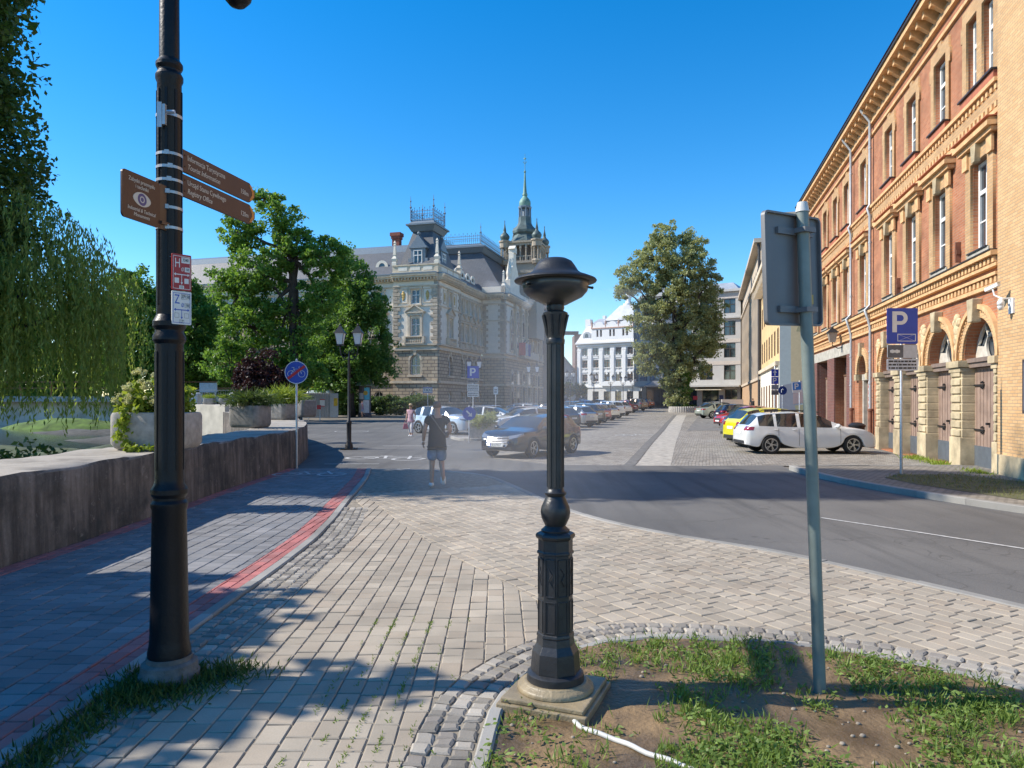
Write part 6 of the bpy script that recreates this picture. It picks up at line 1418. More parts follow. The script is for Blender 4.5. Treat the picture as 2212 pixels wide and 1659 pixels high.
lx = (924-1106)/F*72; K = face((lx, 72, gz(72))); t = thing('taxi_sign', 'blue taxi rank sign on a thin pole before the juniper hedge', 'sign', (lx, 72, gz(72))); pole(t, (lx, 72, gz(72)), 2.95, .04); f = board(t, K, -.48, .48, 2.3, 2.9, M_blue_s); q = MB(); q.box(-.45, .45, .05, .053, 2.36, 2.84); wp = q.build('white_panel', M_white_s, f, K); text('lettering', 'TAXI', .42, M_ink, wp, K @ T((0, .0535, 2.6)), 'CENTER', .9)
lx = (1071-1106)/F*62; K = face((lx, 62, gz(62))); t = thing('small_white_sign', 'small white panel on a thin pole beside the town hall', 'sign', (lx, 62, gz(62))); pole(t, (lx, 62, gz(62)), 2.9, .03); f = board(t, K, -.2, .2, 2.2, 2.85, M_white_s); lines(f, K, -.12, .12, 2.3, 2.7, 2)
lx = (1673.5-1106)/F*47; K = face((lx, 47, gz(47))); t = thing('one_way_parking_sign', 'blue one way arrow above a blue parking sign before the ochre house', 'sign', (lx, 47, gz(47))); pole(t, (lx, 47, gz(47)), 4.1, .035)
f = board(t, K, -.24, .24, 3.42, 3.9, M_blue_s); q = MB(); q.box(-.04, .04, .05, .053, 3.48, 3.72); q.prism([(-.13, 3.68), (.13, 3.68), (0, 3.85)], .05, .0535); q.build('arrow', M_white_s, f, K)
f = board(t, K, -.24, .24, 2.92, 3.4, M_blue_s); bigP(f, K, .02, 2.99, .34); f = board(t, K, -.24, .24, 2.55, 2.88, mat('grey_plate_b', (.4, .42, .45), .5), 'text_plate'); lines(f, K, -.2, .2, 2.6, 2.85, 2); f = board(t, K, -.24, .24, 2.2, 2.52, M_conc_d, 'text_plate'); lines(f, K, -.2, .2, 2.24, 2.5, 3)
lx = (1727-1106)/F*38; K = face((lx, 38, 0)) @ Matrix.Rotation(.06, 4, 'Y'); t = thing('parking_sign', 'white edged parking sign half hidden behind the grey pole', 'sign', (lx, 38, 0)); pole(t, (lx, 38, 0), 2.9, .03); f = board(t, K, -.26, .26, 2.28, 2.85, M_white_s); g = board(f, K, -.22, .22, 2.42, 2.82, mat('light_blue_face', (.03, .20, .55), .35), 'blue_face', .02, .056); bigP(g, K, .02, 2.47, .3, None, .058)
# round blue arrow on the mural corner
lx = (1690-1106)/F*49; K = face((lx, 49, 0)); t = thing('turn_sign', 'round blue sign hanging low at the corner of the painted gable', 'sign', (lx, 49, 0)); pole(t, (lx, 49, 0), 2.9, .03); f = fill('sign_panel', [circ(0, 2.55, .3)], .04, .055, mat('dark_blue_face', (.02, .05, .2), .4), t, K); q = MB(); q.tube([(.08, .057, 2.4), (.08, .057, 2.58), (.0, .057, 2.66), (-.08, .057, 2.58)], .025, 6); q.build('arrow', M_white_s, f, K)

# --- double lanterns
M_opal = mat('opal_glass', (.72, .74, .76), .3, var=.05)
def lamp(label, loc):
    t = thing('street_lamp', label, 'street lamp', (0, 0, 0), 0, 'black double lantern street lamps')
    q = MB(); q.box(-.28, .28, -.22, .22, -.02, .05); q.lathe([(.16, .05), (.14, .2), (.09, .3), (.09, .95), (.11, 1.0), (.11, 1.05), (.055, 1.12), (.045, 3.4), (.06, 3.45), (.04, 3.5), (.035, 3.75)], 14); q.build('shaft', M_blackm, t, smooth='auto')
    q = MB()
    for s in (-1, 1):
        q.tube([(0, 0, 3.45), (s*.15, 0, 3.42), (s*.3, 0, 3.6), (s*.34, 0, 3.85), (s*.34, 0, 4.0)], .022, 6); q.tube([(s*.05, 0, 3.7), (s*.17, 0, 3.8), (s*.22, 0, 3.68), (s*.15, 0, 3.6), (s*.1, 0, 3.68)], .015, 5); q.tube([(s*.3, 0, 3.6), (s*.22, 0, 3.5), (s*.12, 0, 3.55)], .013, 5)
    q.build('arm', M_blackm, t, smooth=True)
    for s in (-1, 1):
        q = MB(); q.frustum((s*.34-.1, s*.34+.1, -.1, .1), (s*.34-.17, s*.34+.17, -.17, .17), 4.0, 4.42); la = q.build('lantern', M_opal, t)
        q = MB(); q.frustum((s*.34-.21, s*.34+.21, -.21, .21), (s*.34-.1, s*.34+.1, -.1, .1), 4.42, 4.58); q.frustum((s*.34-.1, s*.34+.1, -.1, .1), (s*.34-.04, s*.34+.04, -.04, .04), 4.58, 4.7); q.ball((s*.34, 0, 4.74), .045, 8, 5); q.box(s*.34-.12, s*.34+.12, -.12, .12, 3.95, 4.0)
        for a, b in ((-1, -1), (-1, 1), (1, -1), (1, 1)): q.tube([(s*.34+a*.1, b*.1, 4.0), (s*.34+a*.17, b*.17, 4.42)], .012, 4)
        q.build('lantern_frame', M_blackm, la)
    t.location = loc; t['label'] = label; return t
lp0 = lamp('double lantern nearest the camera standing in the road shade', (-6.2, 27, -.02))
def ld(px, D): return ((px-1106)/F*D, D, gz(D))
for px, D, lab in ((1024, 47.5, 'double lantern beside the parking sign before the town hall'), (1151, 57, 'double lantern directly left of the misting post'), (1231.5, 74, 'double lantern just right of the misting post in the square'), (1283, 86, 'second double lantern to the right of the misting post'), (1319, 94, 'double lantern before the arched windows of the white house'), (1346, 101, 'double lantern under the right half of the white house'), (1367, 110, 'double lantern between the white house and the tall tree'), (1384, 126, 'farthest tiny double lantern beside the dark kiosk')):
    dup(lp0, ld(px, D), R.uniform(-.3, .3), lab)

# --- stone planters on the parapet wall
def planter(name, label, loc, rz, L, W, Hh, m, fat=.16):
    t = thing(name, label, 'planter', loc, rz, 'concrete planters on the parapet wall'); K = wm(t)
    q = MB(); ring = lambda s, z, r: [(x, y, z) for x, y in rrect(-L/2*s, L/2*s, -W/2*s, W/2*s, min(r, L*.45*s, W*.45*s), 6)]
    rows = [ring(.86, 0, fat), ring(.93, .03, fat), ring(1, .12*Hh+.03, fat), ring(1, Hh*.9, fat), ring(.97, Hh*.985, fat), ring(.9, Hh, fat*.9), ring(.84, Hh*.96, fat*.8), ring(.8, Hh*.82, fat*.7)]
    n = len(rows[0]); vs = [v for r_ in rows for v in r_]; fs = [(r_*n+i, r_*n+(i+1) % n, (r_+1)*n+(i+1) % n, (r_+1)*n+i) for r_ in range(len(rows)-1) for i in range(n)]; fs += [tuple(range(n))[::-1], tuple((len(rows)-1)*n+i for i in range(n))]
    q.add(vs, fs); q.build('trough', m, t, K, smooth='auto', angle=50); return t, K
def grass_clump(name, t, loc, rx, h, n, m, w=.02, sp=.6):
    P = [(loc[0]+R.gauss(0, rx*.4), loc[1]+R.gauss(0, rx*.25), loc[2]) for _ in range(n)]
    # arching blades of two segments
    C, A, Ls = [], [], []
    for p in P:
        d = V((R.gauss(0, sp), R.gauss(0, sp), 1)).normalized(); L = h*R.uniform(.6, 1.15); d2 = (d+V((d.x*1.0, d.y*1.0, -.55))).normalized(); a = V(p); mid = a+d*L*.55
        C += [a+d*L*.275, mid+d2*L*.22]; A += [d, d2]; Ls += [L*.6, L*.52]
    C = np.array([tuple(c) for c in C]); o = leaf_obj(name, C, np.array([tuple(a) for a in A]), unit(len(C)), np.array(Ls), w, m, t); return o
t, K = planter('stone_planter', 'big pebbled concrete planter with pale hydrangeas and trailing ivy', (-6.02, 12.05, 1.02), -.05, 1.28, .8, .62, M_conc_l)
crown('leaves', [(-6.1, 12.0, 1.95, .42, .35, .38), (-5.7, 12.05, 1.85, .35, .3, .3), (-6.35, 12, 1.8, .25, .3, .25)], 60, 40, .16, .11, L_lime, t, .4)
q = []
for c in ((-6.35, 11.75, 2.05), (-6.2, 11.8, 2.3), (-6.5, 11.8, 1.85), (-6.05, 11.7, 2.1), (-5.85, 11.75, 2.25), (-6.0, 11.7, 1.85), (-6.3, 11.7, 1.88), (-5.7, 11.8, 2.05)): q.append((c[0], c[1], c[2], .1, .1, .085))
crown('flower_head', q, 60, 60, .05, .035, leafmat('hydrangea_petals', (.42, .44, .20), (.62, .60, .36), .3), t, .7)
ivy = [(-6.36+.05*math.sin(k*1.3), 11.61-.02*math.sin(k), 1.66-.05*k, .08, .03, .05) for k in range(12)]+[(-6.2+.09*k, 11.5, 1.06, .06, .05, .03) for k in range(5)]; crown('trailing_ivy', ivy, 60, 9, .07, .085, L_lime, t, .3)
t, K = planter('stone_planter', 'grey concrete planter with dark ornamental grass on the wall', (-7.93, 21.5, 1.03), -.35, 1.1, .75, .66, M_conc_d)
grass_clump('leaves', t, (-7.93, 21.5, 1.65), .75, .62, 1100, L_dkg, .022, .55); crown('flower_head', [(-7.9, 21.2, 1.72, .42, .12, .1)], 26, 30, .09, .035, leafmat('sedum_heads', (.16, .17, .09), (.3, .3, .17)), t, .3)
t, K = planter('stone_planter', 'concrete planter with bright lime grass right of the dark grass planter', (-8.95, 27.6, 1.1), -.5, 1.05, .8, .62, M_conc_d)
grass_clump('leaves', t, (-8.95, 27.6, 1.68), .7, .85, 900, L_lime, .024, .5)
t, K = planter('stone_planter', 'half hidden planter with a small green plant behind the lime grass one', (-10.5, 30.5, 1.1), -.6, .95, .8, .6, M_conc_d); grass_clump('leaves', t, (-10.5, 30.5, 1.65), .5, .5, 300, L_lime, .024, .6)
t, K = planter('stone_planter', 'dark empty looking planter at the far bend of the wall', (-9.15, 31.3, 1.12), -.7, .85, .8, .75, M_conc_d); grass_clump('leaves', t, (-9.15, 31.3, 1.8), .35, .3, 100, L_dkg, .03, .7)
for px, lab, mm in ((453, 'small planter with yellowish plant on the pale river wall', L_lime), (487, 'small planter with green tuft on the pale river wall', L_dkg)):
    x = (px-1106)/F*42; t, K = planter('stone_planter', lab, (x, 42, 1.62), 0, .62, .55, .36, M_conc_d, .1); grass_clump('leaves', t, (x, 42, 1.93), .35, .4, 220, mm if px == 453 else L_lime, .025, .6)
rw = MB(); rw.prism([(-2.6, -.9), (2.0, -.9), (1.9, 1.58), (-2.6, 1.62)], -1.2, 2.4); o = rw.build('river_wall', mat('pale_board_concrete', (.52, .46, .37), .9, var=.2, scale=1.5, bmp=.4, bscale=9), None, Mx((-16.6, 41.0, 0), rz=-.62)); tag(o, 'pale sunlit concrete river wall behind the planters', 'wall')
# footbridge over the river
fb = thing('footbridge', 'low footbridge with a rusty rail over the river behind the willow', 'bridge', (-45, 75, 0))
q = MB(); q.box(-62, -26, 74, 77, 1.75, 2.3); q.build('deck', mat('bridge_grey', (.36, .36, .36), .8), fb)
q = MB()
for z in (3.1, 3.75): q.box(-62, -26, 74.05, 74.15, z, z+.12)
for k in range(12): q.box(-61+k*3.2, -60.86+k*3.2, 74.0, 74.16, 2.3, 3.9)
q.build('railing', mat('rusty_rail', (.30, .13, .06), .8), fb)
q = MB(); q.box(-62, -38, 76, 80, -1, 1.74); q.build('abutment', mat('white_abutment', (.58, .56, .52), .9, var=.3, scale=.6), fb)
# traffic island with its box planter
p = G(1044, 950); o = strip('kerb', [(p.x-1.6, p.y+1.5), (p.x-1.0, p.y-.3), (p.x+.3, p.y-.55), (p.x+1.3, p.y+.4), (p.x+1.2, p.y+2.4)], .15, -.03, .1, M_kerb, seg=1.0)
sheet('island_paving', [(p.x-1.6, p.y+1.5), (p.x-1.0, p.y-.3), (p.x+.3, p.y-.55), (p.x+1.3, p.y+.4), (p.x+1.2, p.y+2.4)], .07, M_conc_d, cuts=())
t = thing('box_planter', 'square pale concrete planter with trailing leaves on the traffic island', 'planter', (p.x, p.y+.6, .07)); q = MB(); q.box(p.x-.66, p.x+.62, p.y+.05, p.y+1.2, .07, .78); q.box(p.x-.7, p.x+.66, p.y+.01, p.y+1.24, .7, .8); q.build('trough', M_conc_l, t, bevel=.02)
crown('leaves', [(p.x, p.y+.5, .98, .78, .5, .25), (p.x-.2, p.y+.0, .82, .5, .14, .24), (p.x+.4, p.y, .85, .3, .15, .22)], 100, 40, .15, .1, L_sq, t, .4, 1.0, .6, .35); grass_clump('tall_stems', t, (p.x+.25, p.y+.6, 1.0), .4, .45, 60, L_sq, .02, .3)
# round tree planter at the end of the square
c = G(1477, 884); c = V(((1478-1106)/F*86, 86, gz(86))); t = thing('tree_planter', 'round planter of upright concrete palisades around the tall tree', 'planter', tuple(c))
q = MB()
for k in range(44): a = k*2*math.pi/44; q.lathe([(.13, -.1), (.13, .62), (.1, .66)], 8, T(c+V((1.75*math.cos(a), 1.75*math.sin(a), 0))))
q.build('palisade', M_conc_l, t, smooth='auto'); q = MB(); q.lathe([(1.7, .5), (.1, .6)], 24, T(c)); q.build('planting_soil', M_bank, t); crown('ground_ivy', [(c.x, c.y, c.z+.65, 1.7, 1.7, .18)], 90, 40, .25, .16, L_jun, t, .2)
crown('trunk_ivy', [(c.x-.3+.1*k, c.y-.3, c.z+1+.8*k, .95-.06*k, .9, .7) for k in range(5)], 110, 45, .35, .2, L_lin, t, .5)
# advertising column
c = V(((788-1106)/F*70, 70, gz(70))); t = thing('advertising_column', 'advertising column with green domed roof before the hedge', 'advertising column', tuple(c))
q = MB(); q.lathe([(.66, -.1), (.66, .25), (.6, .3), (.6, 3.0), (.66, 3.05)], 24, T(c)); q.build('drum', mat('column_drum', (.10, .085, .09), .7, var=.3), t, smooth='auto')
q = MB(); q.lathe([(.98, 3.0), (1.0, 3.1), (.85, 3.2), (.8, 3.4), (.62, 3.75), (.3, 3.95), (.08, 4.0), (.05, 4.15)], 10, T(c)); q.build('domed_roof', mat('green_roof', (.13, .2, .15), .6, var=.2), t, smooth='auto', angle=25)
def poster(a0, a1, z0, z1, cc, r=.615):
    q = MB(); n = 8; vs = [(r*math.cos(a0+(a1-a0)*i/n), r*math.sin(a0+(a1-a0)*i/n), z) for z in (z0, z1) for i in range(n+1)]; q.add(vs, [(i, i+1, n+2+i, n+1+i) for i in range(n)], T(c)); q.build('poster', mat('poster_paper', cc, .6, var=.15, scale=5), t)
poster(-1.45, -.5, 1.65, 2.85, (.10, .42, .52)); poster(-1.75, -.6, .35, 1.6, (.62, .60, .58), .617); poster(-2.5, -1.8, .4, 1.3, (.5, .42, .40)); poster(-2.4, -1.55, 1.7, 2.3, (.45, .42, .42), .613); q = MB(); q.ball((c.x+.2, c.y-.62, c.z+2.3), (.22, .03, .22), 14, 8); q.build('poster_sun', mat('poster_orange', (.6, .35, .05), .6), t)
# site hoarding, barrier, warning boards, skips of white bags
Kh = Mx(V((-19.2, 64.5, gz(64))), (-1, 0), (0, -1)); t = thing('site_hoarding', 'grey corrugated metal site hoarding before the trees', 'fence', tuple(V((-17.6, 64.5, gz(64)))))
q = MB(); pts = []
for k in range(33): pts += [(-2.65*k/33, .0 if k % 2 else .05), (-2.65*(k+.5)/33, .0 if k % 2 else .05)]
for a, b in zip(pts, pts[1:]): q.add([(a[0], a[1], .15), (b[0], b[1], .15), (b[0], b[1], 2.3), (a[0], a[1], 2.3)], [(0, 1, 2, 3)])
q.box(-2.66, 0, -.06, -.03, .05, 2.32); q.build('corrugated_panel', mat('hoarding_grey', (.40, .39, .38), .55, .2, var=.1), t, Kh)
q = MB(); q.box(-3.4, -2.67, -.04, .04, .15, 2.3); q.box(-3.4, -2.67, .04, .07, .1, .2); q.build('end_panel', mat('hoarding_grey_light', (.47, .46, .45), .55, .2, var=.08), t, Kh)
q = MB(); q.box(-2.2, -1.75, .055, .07, 1.1, 1.75); wp = q.build('notice', M_white_s, t, Kh); q = MB(); q.box(-2.2, -1.75, .07, .075, 1.1, 1.16); q.box(-2.2, -1.75, .07, .075, 1.69, 1.75); q.build('notice_edge', M_red_b, wp, Kh)
q = MB(); q.box(-3.36, -3.02, .045, .08, 1.15, 1.85); q.build('yellow_box', mat('yellow_box', (.62, .38, .03), .5), t, Kh)
x0 = (672-1106)/F*60; t = thing('road_barrier', 'red and white road barrier standing before the site hoarding', 'barrier', (x0, 60, gz(60))); q = MB()
for xx in (-.75, .75): q.box(x0+xx-.03, x0+xx+.03, 59.97, 60.03, gz(60)-.02, gz(60)+1.3)
q.box(x0-.75, x0+.75, 59.98, 60.02, gz(60)+.3, gz(60)+.34); q.build('frame', M_steel, t)
for i, (a, b) in enumerate(((-.85, -.6), (-.6, -.05), (-.05, .5), (.5, .85))): q = MB(); q.box(x0+a, x0+b, 59.93, 59.96, gz(60)+.95, gz(60)+1.3); q.build('board_stripe', M_red_b if i % 2 == 1 or i == 3 else M_white_s, t)
x0 = (664-1106)/F*66; t = thing('yellow_sign', 'yellow roadworks sign above the grey hoarding', 'sign', (x0, 66.5, gz(66))); K = face((x0, 66.5, gz(66))); pole(t, (x0, 66.5, gz(66)), 3.2, .04); f = board(t, K, -.42, .42, 2.8, 3.2, mat('yellow_face', (.65, .42, .02), .4)); lines(f, K, -.3, .3, 2.92, 3.08, 1)
x0 = (687-1106)/F*68; t = thing('green_skip', 'pale green lidded skip behind the grey hoarding', 'container', (x0, 69, gz(68))); q = MB(); q.frustum((x0-1.0, x0+1.0, 68, 70), (x0-1.25, x0+1.25, 67.8, 70.2), gz(68), gz(68)+1.9); q.build('skip_body', mat('pale_green', (.25, .42, .36), .5), t); q = MB(); q.frustum((x0-1.27, x0+1.27, 67.7, 70.3), (x0-1.0, x0+1.0, 68, 70), gz(68)+1.91, gz(68)+2.55); q.build('skip_lid', mat('pale_lid', (.62, .68, .66), .4), t, bevel=.08)
m_bag = mat('white_bag', (.62, .62, .61), .7, var=.15, scale=3, bmp=.6, bscale=6)
bagp = None
for px, lab in ((418, 'white bulk bag at the left end of the row behind the wall'), (512, 'white bulk bag directly left of the dark grass planter'), (535, 'white bulk bag partly behind the dark grass planter'), (555, 'white bulk bag right behind the dark grass planter')):
    x = (px-1106)/F*56; q = MB(); q.box(x-.5, x+.5, 55.5, 56.5, gz(56)+.9, gz(56)+2.35); o = q.build('bulk_bag', m_bag, None, bevel=.18); tag(o, lab, 'bulk bag', 'white bulk bags behind the wall')
for k, (px, lab) in enumerate(((430, 'mesh fence panel at the left of the bag row'), (500, 'mesh fence panel in the middle of the bag row'), (570, 'mesh fence panel behind the lime grass planter'), (632, 'mesh fence panel behind the crossed bicycle sign'))):
    x = (px-1106)/F*58; t = thing('mesh_fence', lab, 'fence', (x, 58, gz(58)), 0, 'mesh fence panels of the building site'); q = MB()
    q.tube([(x-1.3, 58, .2), (x-1.3, 58, 2.7), (x+1.3, 58, 2.7), (x+1.3, 58, .2), (x-1.3, 58, .2)], .03, 5); q.build('frame', M_steel, t); q = MB()
    for i in range(14): q.box(x-1.25+i*.19, x-1.24+i*.19, 57.99, 58.0, .3, 2.65)
    for i in range(6): q.box(x-1.3, x+1.3, 57.985, 57.995, .5+i*.38, .51+i*.38)
    q.build('mesh', M_steel, t)
x0 = (450-1106)/F*60; q = MB(); q.box(x0-.75, x0+.75, 60, 60.06, 2.55, 3.35); q.box(x0-.6, x0-.55, 60.07, 60.12, .1, 3.3); q.box(x0+.55, x0+.6, 60.07, 60.12, .1, 3.3); o = q.build('grey_board', mat('pale_board', (.42, .45, .5), .5), None); tag(o, 'pale grey board raised behind the white bulk bags', 'board')
# litter bin by the brick house
c = FB @ V((17.9, .45, 0)); t = thing('litter_bin', 'dark litter bin at the foot of the down pipe by the brick building', 'bin', tuple(c)); q = MB(); q.lathe([(.24, 0), (.27, .1), (.3, .75)], 16, T(c)); q.build('bin_body', M_blackm, t, smooth='auto'); q = MB(); q.lathe([(.33, .75), (.34, .82), (.2, .92), (.05, .94)], 16, T(c)); q.build('bin_lid', M_iron, t, smooth='auto')

# ================================================================ CARS
from mathutils.bvhtree import BVHTree
M_cglass = glassmat('car_glass', (.015, .018, .02), .03); M_tyre = mat('tyre', (.018, .018, .018), .85, var=.1); M_rim = mat('alloy_rim', (.50, .51, .52), .3, .8, var=.08)
M_trim = mat('black_plastic', (.022, .022, .024), .6, var=.1); M_under = mat('underbody', (.012, .012, .012), .9, var=0); M_head = mat('headlamp_glass', (.22, .23, .25), .08, .3, var=.1, coat=1); M_tail = mat('tail_lamp', (.28, .008, .012), .15, var=.1, coat=1)
M_plate = mat('number_plate', (.68, .68, .66), .5, var=.04); M_chrome = mat('chrome', (.7, .7, .72), .12, 1.0, var=.05)
CARK = {
 # L, W, H, top keys (x/L from rear, z/H), roof front, cowl, roof rear, glass rear bottom, pillars
 'hatch': (4.05, 1.72, 1.50, [(0, .50), (.008, .62), (.045, .69), (.115, .93), (.22, .985), (.40, 1.0), (.52, .985), (.60, .94), (.765, .675), (.90, .60), (.965, .52), (1, .40)], .60, .765, .115, .045, ((.20, .26), (.40, .43))),
 'compact': (4.3, 1.79, 1.42, [(0, .50), (.008, .64), (.05, .71), (.15, .93), (.28, .985), (.42, 1.0), (.50, .985), (.575, .94), (.735, .70), (.90, .62), (.97, .53), (1, .42)], .575, .735, .15, .05, ((.22, .27), (.42, .445))),
 'wagon': (4.65, 1.81, 1.49, [(0, .46), (.008, .60), (.04, .68), (.10, .92), (.16, .965), (.35, 1.0), (.48, .985), (.56, .935), (.735, .67), (.90, .585), (.97, .49), (1, .38)], .56, .735, .10, .04, ((.215, .235), (.385, .41))),
 'suv': (4.35, 1.82, 1.60, [(0, .50), (.008, .64), (.04, .72), (.105, .93), (.18, .98), (.38, 1.0), (.50, .985), (.575, .94), (.725, .71), (.90, .645), (.97, .56), (1, .42)], .575, .725, .105, .04, ((.21, .255), (.39, .42))),
 'sedan': (4.6, 1.80, 1.45, [(0, .50), (.01, .66), (.11, .72), (.26, .93), (.36, .985), (.46, 1.0), (.53, .985), (.595, .93), (.745, .68), (.90, .60), (.97, .51), (1, .40)], .595, .745, .26, .11, ((.27, .30), (.42, .45))),
}
def car_shape(kind):
    L, W, Hc, keys, rf, cw, rr, gb, pil = CARK[kind]; kx = [k[0] for k in keys]; kz = [k[1] for k in keys]
    ax = (.19 if kind != 'sedan' else .21, .80); wr = .325 if kind != 'suv' else .35; ar = (wr+.045)/L
    xs = {0, .008, .03, gb, rr, (rr+pil[0][0])/2, rf, cw, (rf+cw)/2, .90, .965, .99, 1.0}
    for a, b in pil: xs |= {a, b}
    for a in ax: xs |= {a-ar, a-.75*ar, a-.3*ar, a+.3*ar, a+.75*ar, a+ar}
    xs = sorted(xs); xs = [x for i, x in enumerate(xs) if i == 0 or x-xs[i-1] > .0045]
    hwk = ([0, .02, .06, .15, .3, .75, .88, .95, .985, 1], [.80, .90, .95, .985, 1, 1, .975, .91, .80, .62])
    def st(x):
        zt = float(np.interp(x, kx, kz))*Hc; hw = W/2*float(np.interp(x, *hwk)); zbelt = Hc*float(np.interp(x, [0, .05, .3, .7, cw], [.66, .665, .635, .615, .60]))
        zbelt = min(zbelt, zt-.035); green = zt-zbelt > .13
        zb = float(np.interp(x, [0, .06, .12, .88, .95, 1], [.34, .27, .21, .21, .22, .26]))
        for a in ax:
            if abs(x-a) <= ar+1e-6: zb = max(zb, wr+math.sqrt(max(0, (ar*L)**2-((x-a)*L)**2))*.98)
        zs = max(zb+.03, .40); zm = max(zs+.05, min(.68, zbelt-.12)); zm = min(zm, zbelt-.03)
        t = float(np.interp(x, [gb, rr, rf, cw], [.90, .73, .72, .86])) if green else .80
        yr = hw*t
        return [(0, zb+.02), (hw*.97, zb), (hw*1.0, zs), (hw*.99, zm), (hw*.945, zbelt), (yr, zt-(.055 if green else .018)), (yr*.55, zt-.008), (0, zt)]
    vs = []; fs = []; mi = []
    rows = []
    for x in xs:
        r = st(x); ring = [(x*L-L/2, y, z) for y, z in r]+[(x*L-L/2, -y, z) for y, z in r[-2:0:-1]]; rows.append(ring); vs += ring
    n = len(rows[0])
    for i in range(len(xs)-1):
        xm = (xs[i]+xs[i+1])/2; inp = any(a < xm < b for a, b in pil)
        for k in range(n):
            k2 = (k+1) % n; fs.append((i*n+k, i*n+k2, (i+1)*n+k2, (i+1)*n+k)); seg = k if k < 7 else 13-k; m_ = 0
            if seg == 0: m_ = 2
            if seg == 4 and rr-.03 < xm < (rf+cw)/2+.02 and xm > gb+.03: m_ = 2 if inp else 1
            if seg >= 5 and rf < xm < cw: m_ = 3
            if seg >= 5 and gb < xm < rr: m_ = 4
            mi.append(m_)
    fs.append(tuple(range(n))); mi.append(0); o = (len(xs)-1)*n; fs.append(tuple(o+k for k in reversed(range(n)))); mi.append(0)
    me = bpy.data.meshes.new('car'); me.from_pydata(vs, [], fs)
    for k in range(5): me.materials.append(M_under)
    bm = bmesh.new(); bm.from_mesh(me); bmesh.ops.recalc_face_normals(bm, faces=bm.faces); cl = bm.edges.layers.float.new('crease_edge'); bm.faces.ensure_lookup_table()
    for f, m_ in zip(bm.faces, mi): f.material_index = m_
    for e in bm.edges:
        ms = {f.material_index for f in e.link_faces}; idx = [v.index % n for v in e.verts]
        if len(ms) > 1: e[cl] = 1.0
        elif idx[0] == idx[1] and idx[0] in (4, n-4): e[cl] = .5
        elif idx[0] == idx[1] and idx[0] in (1, n-1, 3, n-3): e[cl] = .35
    bm.to_mesh(me); bm.free()
    ob = bpy.data.objects.new('car', me); SC.collection.objects.link(ob); s = ob.modifiers.new('s', 'SUBSURF'); s.levels = 2; s.render_levels = 2
    dg = bpy.context.evaluated_depsgraph_get(); ev = bpy.data.meshes.new_from_object(ob.evaluated_get(dg)); bpy.data.objects.remove(ob)
    return ev, ax, wr
SHAPES = {}
